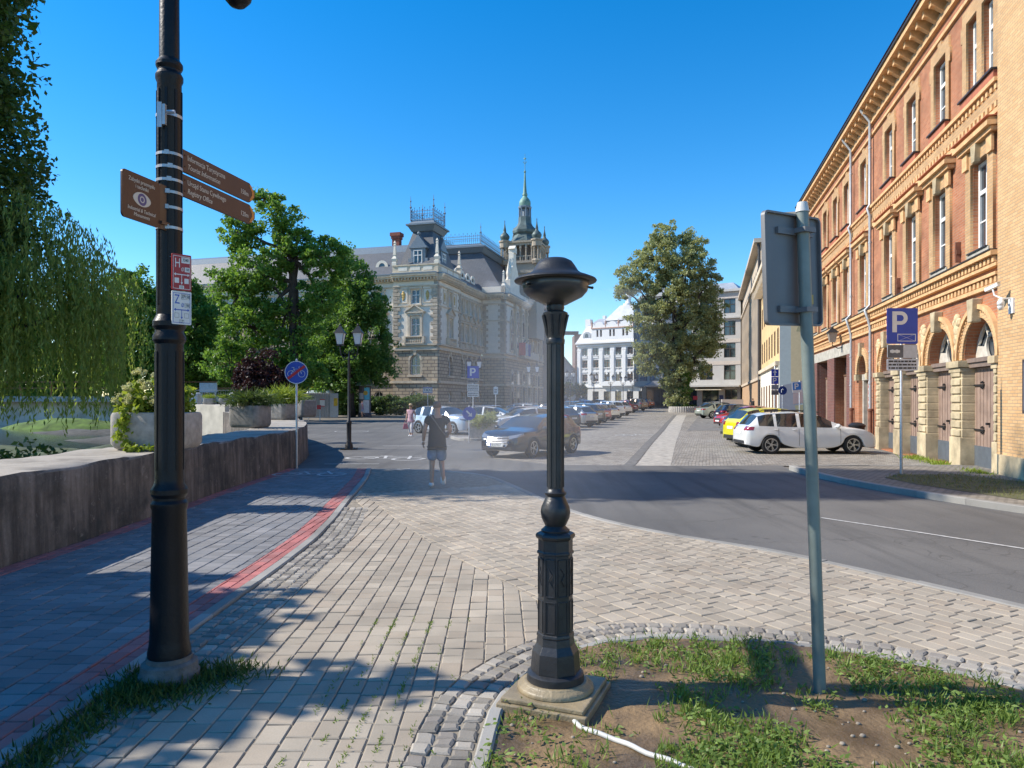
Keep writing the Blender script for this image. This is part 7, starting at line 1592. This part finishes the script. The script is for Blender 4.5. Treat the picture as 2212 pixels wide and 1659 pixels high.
def car(kind, paint, label, loc, head, name='parked_car', group='cars parked in the square', rails=False, plate='', front=False, detail=True):
    L, W, Hc = CARK[kind][:3]
    if kind not in SHAPES: SHAPES[kind] = car_shape(kind)+({},)
    ev, ax, wr, cache = SHAPES[kind]
    t = thing(name, label, 'car', (0, 0, 0), 0, group); I = Matrix.Identity(4)
    if 'parts' not in cache:
        bm = bmesh.new(); bm.from_mesh(ev); cache['bvh'] = BVHTree.FromBMesh(bm); bm.free(); P = {}
        def sub(test, nm):
            b = bmesh.new(); b.from_mesh(ev); bmesh.ops.delete(b, geom=[f for f in b.faces if not test(f)], context='FACES'); m2 = bpy.data.meshes.new(nm); b.to_mesh(m2); b.free(); m2.materials.clear(); m2.shade_smooth(); return m2
        P['body'] = sub(lambda f: f.material_index in (0, 2), 'body')
        P['windscreen'] = sub(lambda f: f.material_index == 3, 'windscreen'); P['rear_window'] = sub(lambda f: f.material_index == 4, 'rear_window')
        P['sideL'] = sub(lambda f: f.material_index == 1 and f.calc_center_median().y > 0, 'side_window'); P['sideR'] = sub(lambda f: f.material_index == 1 and f.calc_center_median().y < 0, 'side_window')
        for k in ('windscreen', 'rear_window', 'sideL', 'sideR'): P[k].materials.append(M_cglass)
        bv = cache['bvh']
        def patch(nm, c4, org, u, d, m, n=8, mm=5, off=.006):
            """bilinear patch (u along the given axis, z up) thrown onto the body along d"""
            vs = []; d = V(d).normalized(); u = V(u)
            for j in range(mm+1):
                for i in range(n+1):
                    a, b = i/n, j/mm; p0 = V(c4[0]).lerp(V(c4[1]), a); p1 = V(c4[3]).lerp(V(c4[2]), a); p = p0.lerp(p1, b); w = V(org)+u*p.x+V((0, 0, p.y)); h = bv.ray_cast(w-d*4, d)
                    vs.append(tuple((h[0] if h[0] else w)-d*off))
            fs = [(j*(n+1)+i, j*(n+1)+i+1, (j+1)*(n+1)+i+1, (j+1)*(n+1)+i) for j in range(mm) for i in range(n)]
            m2 = bpy.data.meshes.new(nm); m2.from_pydata(vs, [], fs); m2.materials.append(m); m2.shade_smooth(); return m2
        hz = .60*Hc*.78
        for s, nm in ((1, 'hl_l'), (-1, 'hl_r')):
            u = V((-.6*1, s*.8, 0)); P[nm] = patch('headlight', [(.36, hz-.03), (.86, hz+.07), (.84, hz+.15), (.36, hz+.06)], (L/2, 0, 0), u, (-.75, -s*.66, 0), M_head)
            z0 = .57*Hc if kind != 'sedan' else .55*Hc
            P['tl'+nm] = patch('tail_light', [(.44, z0-.03), (.86, z0-.02), (.88, z0+.1), (.46, z0+.12)], (-L/2, 0, 0), V((.35, s*.94, 0)), (.8, -s*.6, 0), M_tail)
        P['grille'] = patch('grille', [(-.36, .30*Hc), (.36, .30*Hc), (.46, .44*Hc), (-.46, .44*Hc)], (L/2, 0, 0), (0, 1, 0), (-1, 0, 0), M_trim)
        P['lower'] = patch('air_intake', [(-.6, .17*Hc), (.6, .17*Hc), (.52, .26*Hc), (-.52, .26*Hc)], (L/2, 0, 0), (0, 1, 0), (-1, 0, 0), M_trim)
        P['bumper'] = patch('rear_bumper', [(-.66, .22*Hc), (.66, .22*Hc), (.62, .31*Hc), (-.62, .31*Hc)], (-L/2, 0, 0), (0, 1, 0), (1, 0, 0), M_trim)
        P['plr'] = patch('number_plate', [(-.26, .46*Hc), (.26, .46*Hc), (.26, .53*Hc), (-.26, .53*Hc)], (-L/2, 0, 0), (0, 1, 0), (1, 0, 0), M_plate, off=.012); P['plf'] = patch('number_plate', [(-.26, .28*Hc), (.26, .28*Hc), (.26, .35*Hc), (-.26, .35*Hc)], (L/2, 0, 0), (0, 1, 0), (-1, 0, 0), M_plate, off=.02)
        # door seams
        q = MB(); pil = CARK[kind][8]
        for s in (1, -1):
            for xf in (pil[1][0]+.012, pil[0][0]+.03, CARK[kind][5]-.03):
                pr = []
                for zz in np.linspace(.30, .60*Hc, 9):
                    h = bv.ray_cast(V((xf*L-L/2, s*3, zz)), V((0, -s, 0)))
                    if h[0]: pr.append(h[0]+V((0, s*.003, 0)))
                for a, b in zip(pr, pr[1:]): q.add([a-V((.006, 0, 0)), a+V((.006, 0, 0)), b+V((.006, 0, 0)), b-V((.006, 0, 0))], [(0, 1, 2, 3)])
        o_ = q.build('door_seam', M_trim); P['seam'] = o_.data; bpy.data.objects.remove(o_)
        hd_ = []
        for s in (1, -1):
            for xf in (pil[1][0]-.02, pil[0][0]-.02+.035):
                h = bv.ray_cast(V((xf*L-L/2, s*3, .575*Hc)), V((0, -s, 0)))
                if h[0]: q = MB(); q.ball(h[0]+V((0, s*.012, 0)), (.09, .02, .018), 10, 6); o_ = q.build('door_handle', M_under); hd_.append(o_.data); bpy.data.objects.remove(o_)
        P['handles'] = hd_
        mr = []
        for s in (1, -1): q = MB(); q.ball(((CARK[kind][5]-.055)*L-L/2, s*(W/2+.07), .665*Hc), (.07, .11, .075), 12, 8); q.box((CARK[kind][5]-.06)*L-L/2-.02, (CARK[kind][5]-.06)*L-L/2+.02, min(s*(W/2-.1), s*(W/2+.03)), max(s*(W/2-.1), s*(W/2+.03)), .63*Hc, .655*Hc); o_ = q.build('wing_mirror', M_under, smooth=True); mr.append(o_.data); bpy.data.objects.remove(o_)
        P['mirrors'] = mr
        q = MB(); w = .105; q.lathe([(wr*.66, -w), (wr*.93, -w*.98), (wr, -w*.7), (wr, w*.7), (wr*.93, w*.98), (wr*.66, w), (wr*.62, w*.6)], 28, cap=True); o_ = q.build('wheel', M_tyre, smooth='auto'); P['tyre'] = o_.data; bpy.data.objects.remove(o_)
        q = MB(); q.lathe([(wr*.67, w*.80), (wr*.70, w*1.0), (wr*.64, w*1.02), (wr*.60, w*.7)], 28, cap=False)
        for k in range(5):
            a = k*2*math.pi/5
            for da in (-.16, .16): q.add([(wr*.1*math.cos(a), wr*.1*math.sin(a), w*.9), (wr*.64*math.cos(a+da-.07), wr*.64*math.sin(a+da-.07), w*.95), (wr*.64*math.cos(a+da+.07), wr*.64*math.sin(a+da+.07), w*.95), (wr*.1*math.cos(a+.4), wr*.1*math.sin(a+.4), w*.9)], [(0, 1, 2, 3)])
        q.lathe([(wr*.17, w*.86), (wr*.15, w*.96), (.01, w*.98)], 12); o_ = q.build('rim', M_rim); P['rim'] = o_.data; bpy.data.objects.remove(o_)
        q = MB(); q.box(-L*.46, L*.46, -W*.40, W*.40, .24, .5); o_ = q.build('underbody', M_under); P['under'] = o_.data; bpy.data.objects.remove(o_)
        cache['parts'] = P
    P = cache['parts']
    b = P['body'].copy(); b.materials.clear(); b.materials.append(paint); b.materials.append(paint); b.materials.append(M_trim); put('body', b, t, I)
    for k in ('windscreen', 'rear_window'): put(k, P[k], t, I)
    for k in ('sideL', 'sideR'): put('side_window', P[k], t, I)
    for k in ('hl_l', 'hl_r'): put('headlight', P[k], t, I); put('tail_light', P['tl'+k], t, I)
    for k in ('grille', 'lower', 'bumper'): put({'grille': 'grille', 'lower': 'air_intake', 'bumper': 'rear_bumper'}[k], P[k], t, I)
    put('number_plate', P['plr'], t, I); put('number_plate', P['plf'], t, I); put('underbody', P['under'], t, I); put('door_seam', P['seam'], t, I)
    for m2 in P['handles']: m3 = m2.copy(); m3.materials.clear(); m3.materials.append(paint); put('door_handle', m3, t, I)
    for m2 in P['mirrors']: m3 = m2.copy(); m3.materials.clear(); m3.materials.append(paint); put('wing_mirror', m3, t, I)
    for a in ax:
        for s in (1, -1):
            K = T((a*L-L/2, s*(W/2-.115), wr)) @ Matrix.Rotation(-s*math.pi/2, 4, 'X'); w = put('wheel', P['tyre'], t, K); put('rim', P['rim'], w, K)
    if rails:
        for s in (1, -1): q = MB(); q.tube([(-L*.30, s*W*.355, Hc-.05), (-L*.27, s*W*.355, Hc+.03), (L*.02, s*W*.355, Hc+.025), (L*.06, s*W*.355, Hc-.045)], .016, 6); q.build('roof_rail', M_trim if rails == 2 else M_chrome, t, I)
    h = V((head[0], head[1])); t.location = (loc[0], loc[1], gz(loc[1])-.028); t.rotation_euler = (-.012*h.normalized().y*0, 0, math.atan2(h.y, h.x)); return t
def bodypaint(n, c, metal=.0, r=.25): return carmat(n, c, metal, r)
C_white = bodypaint('white_paint', (.68, .68, .66)); C_silver = bodypaint('silver_paint', (.42, .43, .43), .6, .3); C_black = bodypaint('black_paint', (.012, .014, .02), .2, .2); C_dgrey = bodypaint('dark_grey_paint', (.07, .07, .075), .4)
C_yel = bodypaint('yellow_paint', (.62, .56, .01)); C_red = bodypaint('red_paint', (.42, .02, .02)); C_navy = bodypaint('navy_paint', (.012, .018, .05), .2); C_sage = bodypaint('sage_silver_paint', (.36, .40, .33), .4, .3); C_grey = bodypaint('grey_paint', (.25, .26, .27), .5); C_blue = bodypaint('blue_paint', (.07, .12, .24), .3); C_dred = bodypaint('dark_red_paint', (.22, .015, .02), .2); C_brown = bodypaint('brown_paint', (.13, .10, .085), .4); C_or = bodypaint('orange_paint', (.38, .08, .02), .2); C_wglare = bodypaint('white_paint_blue_glare', (.52, .57, .62), .2)  # last paint: a white car with blue glare mixed into the colour
car('wagon', C_white, 'white estate car parked side on by the brick building', (10.5, 25.6), (1, -.015), rails=2)
car('suv', C_yel, 'bright yellow small SUV parked behind the white estate', (10.95, 28.9), (1, .12))
car('wagon', C_grey, 'grey estate car whose roof shows above the yellow SUV', (12.0, 32.4), (1, .1))
car('hatch', C_red, 'red hatchback with its nose toward the lane behind the yellow SUV', (15.9, 48.5), (-1, -.2))
car('hatch', C_navy, 'dark navy hatchback between the red and the sage cars', (18.2, 56.2), (1, .1))
car('sedan', C_sage, 'pale sage green saloon with a sloping rear window', (19.4, 66), (1, .25)); car('wagon', C_grey, 'grey green estate car behind the sage saloon', (21.0, 71), (1, .3))
car('compact', C_black, 'black hatchback driving toward the camera beside the traffic island', (.72, 24.7), (-.56, -.83), 'moving_car', None)
audi = [o for o in SC.objects if o.name.startswith('moving_car')][0]
AH = [(-.72, .69)]
for kind, c, lab, x, y in (('hatch', C_dgrey, 'dark grey hatchback first in the angled row right of the misting post', 2.5, 46.4), ('hatch', C_silver, 'silver hatchback second in the angled row', 4.0, 49.8), ('suv', C_dgrey, 'dark grey SUV third in the angled row beside the silver hatchback', 4.9, 53.6), ('hatch', C_red, 'small red hatchback fourth in the angled row', 6.0, 57.5), ('wagon', C_silver, 'silver estate car fifth in the angled row', 7.1, 62.0), ('suv', C_white, 'white SUV sixth in the angled row', 8.4, 66.4), ('hatch', C_white, 'small white hatchback seventh in the angled row', 10.5, 74.2), ('hatch', C_dred, 'dark red hatchback eighth in the angled row', 12.9, 84.2), ('suv', C_brown, 'brown SUV ninth in the angled row', 15.8, 94.2), ('hatch', C_or, 'orange hatchback last in the angled row near the kiosk', 19.4, 107)):
    car(kind, c, lab, (x, y), AH[0], group='cars parked in the angled row')
for kind, c, lab, x, y, hd_, rl in (('suv', C_wglare, 'white SUV with blue glare in its paint nosing out behind the walking man', -3.75, 40.4, (.78, -.62), False), ('wagon', C_white, 'white estate car with chrome roof rails behind the island planter', -1.2, 47.5, (.93, -.36), 1), ('wagon', C_white, 'white estate car with roof rails directly behind the black hatchback', .7, 42.2, (-.88, -.47), 1), ('sedan', C_navy, 'dark blue saloon between the two white estates', .2, 51.2, (-.8, -.5), False), ('wagon', C_white, 'white estate car behind the misting post shaft', 1.6, 57.5, (.9, -.4), 1), ('sedan', C_blue, 'blue saloon in the middle row of the square', 3.6, 68.5, (-.8, .6), False), ('wagon', C_dgrey, 'dark estate car in the middle row of the square', 5.6, 77, (-.8, .6), False), ('hatch', C_blue, 'blue hatchback far back in the middle row', 8.3, 86.5, (-.8, .6), False), ('sedan', C_navy, 'dark saloon far back in the middle row before the white house', 11.5, 97, (-.8, .6), False), ('hatch', C_red, 'tiny red car far behind the misting post', 9.6, 131, (1, .1), False), ('hatch', C_navy, 'tiny navy car far behind in front of the clipped trees', 12.2, 125, (.2, -1), False)):
    car(kind, c, lab, (x, y), hd_, rails=rl)
# grille, rings and plate of the black hatchback
L, W, Hc = CARK['compact'][:3]; bv = SHAPES['compact'][3]['bvh']; Ka = wm(audi)
def onfront(y, z): h = bv.ray_cast(V((6, y, z)), V((-1, 0, 0))); return h[0]+V((.018, 0, 0))
q = MB()
for z in (.42, .47, .52, .57, .62, .67): q.tube([onfront(y, z) for y in (-.40, -.2, 0, .2, .40)], .007, 5)
fr_ = [(-.44, .50), (-.40, .70), (0, .71), (.40, .70), (.44, .50), (.30, .36), (-.30, .36)]; q.tube([onfront(*p) for p in fr_+[fr_[0]]], .014, 6)
q.tube([onfront(y, .25) for y in (-.6, -.3, 0, .3, .6)], .012, 5); q.build('grille_bar', M_chrome, audi, Ka)
q = MB()
for k in range(4): c_ = onfront(-.105+.07*k, .645); q.tube([c_+V((.01, .045*math.cos(a), .045*math.sin(a))) for a in [j*2*math.pi/16 for j in range(17)]], .006, 5)
q.build('ring_emblem', M_chrome, audi, Ka)
pc = onfront(0, .44)+V((.03, 0, 0)); Kp = Ka @ Mx(pc, (0, -1), (1, 0)); q = MB(); q.box(-.26, .26, 0, .012, -.055, .055); pl_ = q.build('number_plate', M_plate, audi, Kp); text('plate_number', 'SB 670GT', .105, M_ink, pl_, Kp @ T((0, .0135, 0)), 'CENTER', .88)
q = MB(); q.box(.215, .255, .012, .0135, -.05, .05); q.build('plate_band', M_blue_s, pl_, Kp)

# ================================================================ PEOPLE
M_skin = mat('skin', (.42, .235, .16), .55, var=.08, scale=20); M_hair = mat('brown_hair', (.07, .04, .025), .7, var=.3, scale=60)
def skin(name, verts, edges, rad, m, parent=None, M=None, lv=2, root=0):
    me = bpy.data.meshes.new(name); bm = bmesh.new(); sk = bm.verts.layers.skin.verify(); vs = [bm.verts.new(v) for v in verts]
    for v, r in zip(vs, rad): v[sk].radius = r if hasattr(r, '__len__') else (r, r)
    vs[root][sk].use_root = True
    for a, b in edges: bm.edges.new((vs[a], vs[b]))
    bm.to_mesh(me); bm.free(); ob = bpy.data.objects.new(name, me); SC.collection.objects.link(ob)
    k = ob.modifiers.new('k', 'SKIN'); k.use_smooth_shade = True; k.branch_smoothing = .4; s = ob.modifiers.new('s', 'SUBSURF'); s.levels = lv; s.render_levels = lv
    dg = bpy.context.evaluated_depsgraph_get(); ev = bpy.data.meshes.new_from_object(ob.evaluated_get(dg)); bpy.data.objects.remove(ob); ev.name = name; ev.materials.clear(); ev.materials.append(m); ev.shade_smooth()
    return put(name, ev, parent, M)
def join_mesh(objs, name):
    bm = bmesh.new()
    for o in objs: bm.from_mesh(o.data)
    me = bpy.data.meshes.new(name); bm.to_mesh(me); bm.free(); me.materials.append(objs[0].data.materials[0]); me.shade_smooth(); r = put(name, me)
    p, mpi, mb_ = objs[0].parent, objs[0].matrix_parent_inverse.copy(), objs[0].matrix_basis.copy()
    for o in objs: bpy.data.objects.remove(o)
    r.parent = p; r.matrix_parent_inverse = mpi; r.matrix_basis = mb_; return r
def person(label, loc, rz, h, P, cl, group=None, bag=None):
    """P: joints in body space for a 1.8 m figure (x right, y forward, z up); cl: clothing colours"""
    t = thing('person', label, 'person', tuple(loc), rz, group); K = wm(t) @ Matrix.Scale(h/1.8, 4); fe = cl.get('female', False)
    J = dict(pel=(0, 0, .98), wai=(0, .01, 1.13), che=(0, .02, 1.34), nec=(0, .01, 1.51), hd0=(0, .035, 1.60), hd1=(0, .035, 1.69), hd2=(0, .02, 1.77), shl=(-.195, .01, 1.45), shr=(.195, .01, 1.45), hil=(-.095, 0, .93), hir=(.095, 0, .93)); J.update(P)
    order = ['pel', 'wai', 'che', 'nec', 'hd0', 'hd1', 'hd2', 'shl', 'ell', 'wrl', 'shr', 'elr', 'wrr', 'hil', 'knl', 'anl', 'tol', 'hir', 'knr', 'anr', 'tor']; ix = {k: i for i, k in enumerate(order)}
    sh = .9 if fe else 1.0
    rad = dict(pel=(.15*(1.05 if fe else 1), .105), wai=(.13*sh, .095), che=(.155*sh, .11), nec=(.066*sh, .07), hd0=(.066, .085), hd1=(.084, .104), hd2=(.06, .08), shl=.066*sh, ell=.05*sh, wrl=.034*sh, shr=.066*sh, elr=.05*sh, wrr=.034*sh, hil=.088, knl=.064, anl=.042, tol=.035, hir=.088, knr=.064, anr=.042, tor=.035)
    E = [('pel', 'wai'), ('wai', 'che'), ('che', 'nec'), ('nec', 'hd0'), ('hd0', 'hd1'), ('hd1', 'hd2'), ('che', 'shl'), ('shl', 'ell'), ('ell', 'wrl'), ('che', 'shr'), ('shr', 'elr'), ('elr', 'wrr'), ('pel', 'hil'), ('hil', 'knl'), ('knl', 'anl'), ('anl', 'tol'), ('pel', 'hir'), ('hir', 'knr'), ('knr', 'anr'), ('anr', 'tor')]
    parts = [skin('body', [J[k] for k in order], [(ix[a], ix[b]) for a, b in E], [rad[k] for k in order], M_skin, t, K)]
    for s, w, e in ((-1, 'wrl', 'ell'), (1, 'wrr', 'elr')):
        a = V(J[w]); d = (a-V(J[e])).normalized(); side = V((0, 1, 0)) if abs(d.y) < .8 else V((1, 0, 0)); f = (side-d*side.dot(d)).normalized(); pn = d.cross(f).normalized()*s
        vs = [tuple(a), tuple(a+d*.045), tuple(a+d*.09)]; ed = [(0, 1), (1, 2)]; rd = [(.028, .022), (.036, .018), (.036, .016)]
        parts.append(skin('hand', vs, ed, rd, M_skin, t, K, 1))
        for k, (o, ln) in enumerate(((-.028, .062), (-.009, .075), (.010, .07), (.028, .052))):
            b0 = a+d*.085+f*o; b1 = b0+d*ln*.5-pn*.012; b2 = b0+d*ln*.9-pn*.035; parts.append(skin('hand', [tuple(b0-d*.02), tuple(b0), tuple(b1), tuple(b2)], [(0, 1), (1, 2), (2, 3)], [.009, .0088, .0082, .007], M_skin, t, K, 1))
        b0 = a+d*.03+f*.026; parts.append(skin('hand', [tuple(b0), tuple(b0+d*.025+f*.022), tuple(b0+d*.06+f*.028-pn*.012)], [(0, 1), (1, 2)], [.011, .0095, .0075], M_skin, t, K, 1))
    q = MB(); c = V(J['hd1'])
    q.ball(c+V((0, .105, -.022)), (.014, .02, .022), 8, 6); q.ball(c+V((0, .09, .0)), (.009, .014, .02), 8, 6)
    for s in (-1, 1): q.ball(c+V((s*.082, -.005, -.01)), (.012, .024, .034), 8, 6)
    q.ball(c+V((0, .082, -.085)), (.03, .03, .02), 8, 6); parts.append(q.build('head', M_skin, t, K, smooth=True)); body = join_mesh(parts, 'body')
    q = MB()
    for s in (-1, 1): q.ball(c+V((s*.03, .093, .012)), (.011, .006, .006), 8, 5)
    q.ball(c+V((0, .098, -.052)), (.02, .006, .005), 8, 5); q.build('face_features', mat('eye_dark', (.06, .03, .03), .4, var=0), body, K)
    # hair
    q = MB()
    if cl.get('long'): q.ball(c+V((0, -.018, .02)), (.095, .112, .115), 16, 10); q.ball(c+V((0, -.07, -.12)), (.09, .05, .16), 14, 8)
    else: q.ball(c+V((0, -.018, .03)), (.083, .104, .085), 16, 10)
    q.build('hair', cl.get('hairm', M_hair), body, K, smooth=True)
    # top
    topv = ['pel', 'wai', 'che', 'nec', 'shl', 'shr']; vs = [J['pel'][:2]+(J['pel'][2]-.02,), J['wai'], J['che'], tuple(V(J['che']).lerp(V(J['nec']), .86)), J['shl'], tuple(V(J['shl']).lerp(V(J['ell']), .62)), J['shr'], tuple(V(J['shr']).lerp(V(J['elr']), .62)), J['pel'][:2]+(J['pel'][2]-.13,)]
    if cl.get('sleeveless'): vs[5] = tuple(V(J['shl']).lerp(V(J['ell']), .16)); vs[7] = tuple(V(J['shr']).lerp(V(J['elr']), .16))
    skin('top', vs, [(0, 1), (1, 2), (2, 3), (2, 4), (4, 5), (2, 6), (6, 7), (0, 8)], [(.205*sh, .15), (.19*sh, .138), (.212*sh, .145), (.1, .09), .098*sh, .09*sh, .098*sh, .09*sh, (.215*sh, .16)], cl['top'], t, K)
    # trousers or shorts
    fr = cl.get('leg', .95); leg = lambda hk, kk, ak: [J[hk]]+([tuple(V(J[hk]).lerp(V(J[kk]), fr))] if fr <= 1 else [J[kk], tuple(V(J[kk]).lerp(V(J[ak]), min(1, fr-1)))])
    a = leg('hil', 'knl', 'anl'); b = leg('hir', 'knr', 'anr'); vs = [J['pel'], tuple(V(J['pel'])+V((0, 0, .06)))]+a+b; na = len(a); ed = [(0, 1), (0, 2)]+[(2+i, 3+i) for i in range(na-1)]+[(0, 2+na)]+[(2+na+i, 3+na+i) for i in range(na-1)]
    rl = [.128, .125] if fr <= 1 else [.112, .088, .085]; skin('trousers', vs, ed, [(.168, .12), (.155, .112)]+rl+rl, cl['bottom'], t, K)
    for an, to in (('anl', 'tol'), ('anr', 'tor')):
        a = V(J[an]); o = V(J[to]); d = (o-a); d = d.normalized(); heel = a-V((0, .04, 0))*1 if abs(d.z) < .5 else a-d*.02; up = V((0, 0, .045)) if abs(d.z) < .5 else V((0, -.04, .02))
        skin('shoe', [tuple(heel-up*.9), tuple(a.lerp(o, .5)-up*.7), tuple(o-up*.35), tuple(o+d*.06-up*.35)], [(0, 1), (1, 2), (2, 3)], [(.058, .062), (.06, .058), (.062, .046), (.05, .032)], cl['shoe'], t, K)
    return t, K, J
M_tee = mat('black_cotton', (.018, .019, .023), .9, var=.15, scale=8); M_denim = mat('blue_denim', (.12, .20, .30), .9, var=.4, scale=5); M_wshoe = mat('white_shoe', (.70, .70, .69), .6, var=.04)
walk = dict(ell=(-.265, -.03, 1.19), wrl=(-.29, .05, .95), elr=(.275, -.04, 1.2), wrr=(.215, .17, 1.07), knl=(-.105, .07, .52), anl=(-.115, .0, .095), tol=(-.125, .12, .05), knr=(.09, .05, .51), anr=(.13, -.26, .26), tor=(.135, -.2, .12))
t, K, J = person('man seen from behind walking away in black t-shirt and denim shorts', (-1.6, 15.15, 0), .08, 1.82, walk, dict(top=M_tee, bottom=M_denim, shoe=M_wshoe, leg=.98, hairm=mat('cropped_hair', (.16, .10, .075), .8, var=.2)))
q = MB(); st = [(-.14, .0, 1.52), (-.1, -.135, 1.46), (0, -.155, 1.33), (.1, -.14, 1.18), (.17, -.08, 1.1), (.185, .02, 1.08), (.12, .12, 1.12), (0, .14, 1.25), (-.1, .12, 1.42), (-.14, .0, 1.52)]; q.tube(st, .014, 6); q.build('bag_strap', mat('strap_grey', (.12, .12, .12), .6, .3, var=.3, scale=30), t, K)
stand = dict(ell=(-.25, -.02, 1.2), wrl=(-.26, .03, .96), elr=(.25, -.02, 1.2), wrr=(.27, .06, .97), knl=(-.1, .09, .52), anl=(-.1, .06, .09), tol=(-.11, .18, .05), knr=(.1, -.02, .51), anr=(.1, -.14, .11), tor=(.11, -.03, .05))
t, K, J = person('woman in pink top and white trousers walking toward the camera with a bag', (-5.3, 37.2, -.02), math.pi-.3, 1.68, stand, dict(top=mat('pink_top', (.55, .33, .36), .9), bottom=mat('white_linen', (.62, .58, .57), .9), shoe=M_wshoe, leg=1.85, female=True, long=True, sleeveless=True))
def handbag(label, K, p, m, s=1.0):
    c = K @ V(p); b = thing('handbag', label, 'bag', tuple(c)); q = MB(); q.frustum((-.14*s, .14*s, -.06, .06), (-.09*s, .09*s, -.03, .03), -.42*s, -.14*s, T(c)); q.build('bag_body', m, b, bevel=.02); q = MB(); q.tube([c+V((-.07*s, 0, -.15*s)), c+V((-.03, 0, 0)), c+V((.03, 0, 0)), c+V((.07*s, 0, -.15*s))], .012, 5); q.build('bag_handle', m, b)
handbag('small red pink handbag carried by the woman in white trousers', K, (.28, .1, .86), mat('bag_pink', (.42, .12, .15), .6))
q = MB(); c = V(J['hd1']); q.lathe([(.17, .055), (.1, .062), (.09, .12), (.06, .15), (.01, .155)], 18, T(c+V((0, -.01, 0)))); q.build('straw_hat', mat('straw', (.50, .38, .22), .9), t, K)
D_ = 68; x = (783-1106)/F*D_; t, K, J = person('woman in lilac clothes walking past the advertising column', (x, D_, gz(D_)), math.pi/2+.2, 1.66, walk, dict(top=mat('lilac_top', (.36, .24, .33), .9), bottom=mat('blue_skirt', (.26, .30, .42), .9), shoe=M_tee, leg=.9, female=True))
D_ = 120; x = (1452-1106)/F*D_; person('person in pale summer clothes standing by the tall tree', (x, D_, gz(D_)), 1.0, 1.7, stand, dict(top=mat('pale_pink_top', (.55, .42, .38), .9), bottom=mat('peach_shorts', (.5, .3, .24), .9), shoe=M_wshoe, leg=.6, female=True))
D_ = 78; x = (1626-1106)/F*D_; person('person in dark top and white trousers by the beige office building', (x, D_, gz(D_)), -.6, 1.72, stand, dict(top=M_tee, bottom=mat('white_trousers', (.6, .6, .6), .9), shoe=M_tee, leg=1.8))

# ================================================================ MIST from the post
def mist():
    m = bpy.data.materials.new('mist'); m.use_nodes = True; n = m.node_tree.nodes; l = m.node_tree.links; n.remove(n['Principled BSDF']); out = n['Material Output']
    vol = n.new('ShaderNodeVolumePrincipled'); vol.inputs['Color'].default_value = (.96, .97, 1, 1); vol.inputs['Anisotropy'].default_value = .3
    tc = n.new('ShaderNodeTexCoord'); ns = n.new('ShaderNodeTexNoise'); ns.inputs['Scale'].default_value = .75; ns.inputs['Detail'].default_value = 3; l.new(tc.outputs['Object'], ns.inputs['Vector'])
    ln = n.new('ShaderNodeVectorMath'); ln.operation = 'LENGTH'; mp = n.new('ShaderNodeMapping'); mp.inputs['Scale'].default_value = (1/1.6, 1/3.6, 1/2.1); l.new(tc.outputs['Object'], mp.inputs[0]); l.new(mp.outputs[0], ln.inputs[0])
    fo = n.new('ShaderNodeMapRange'); fo.inputs[1].default_value = 1.0; fo.inputs[2].default_value = .1; fo.inputs[3].default_value = 0; fo.inputs[4].default_value = 1; l.new(ln.outputs['Value'], fo.inputs[0])
    nr = n.new('ShaderNodeMapRange'); nr.inputs[1].default_value = .36; nr.inputs[2].default_value = .72; l.new(ns.outputs['Fac'], nr.inputs[0])
    mu = n.new('ShaderNodeMath'); mu.operation = 'MULTIPLY'; l.new(fo.outputs[0], mu.inputs[0]); l.new(nr.outputs[0], mu.inputs[1]); m2 = n.new('ShaderNodeMath'); m2.operation = 'MULTIPLY'; m2.inputs[1].default_value = MIST; l.new(mu.outputs[0], m2.inputs[0]); l.new(m2.outputs[0], vol.inputs['Density']); l.new(vol.outputs[0], out.inputs['Volume'])
    q = MB(); q.ball((0, 0, 0), (1.6, 3.6, 2.1), 24, 14); o = q.build('mist', m, None, T((.18, 8.0, 1.75)), smooth=True); tag(o, 'thin drifting water mist around and behind the misting post', 'mist', None, 'stuff')
MIST = .155
mist()
m = bpy.data.materials.new('spray'); m.use_nodes = True; n = m.node_tree.nodes; n.remove(n['Principled BSDF']); vp = n.new('ShaderNodeVolumePrincipled'); vp.inputs['Density'].default_value = 2.0; vp.inputs['Color'].default_value = (.97, .98, 1, 1); m.node_tree.links.new(vp.outputs[0], n['Material Output'].inputs['Volume'])
q = MB()
for a in (.35, 2.3, 4.2): d = V((math.cos(a), math.sin(a), -.16)); b_ = V((.225*math.cos(a), .225*math.sin(a), 2.52)); q.tube([KP @ b_, KP @ (b_+d*.12), KP @ (b_+d*.3)], [.004, .014, .04], 10)
o = q.build('spray_jet', m, None, smooth=True); tag(o, 'fine spray jets leaving the nozzles under the misting hood', 'mist', None, 'stuff')
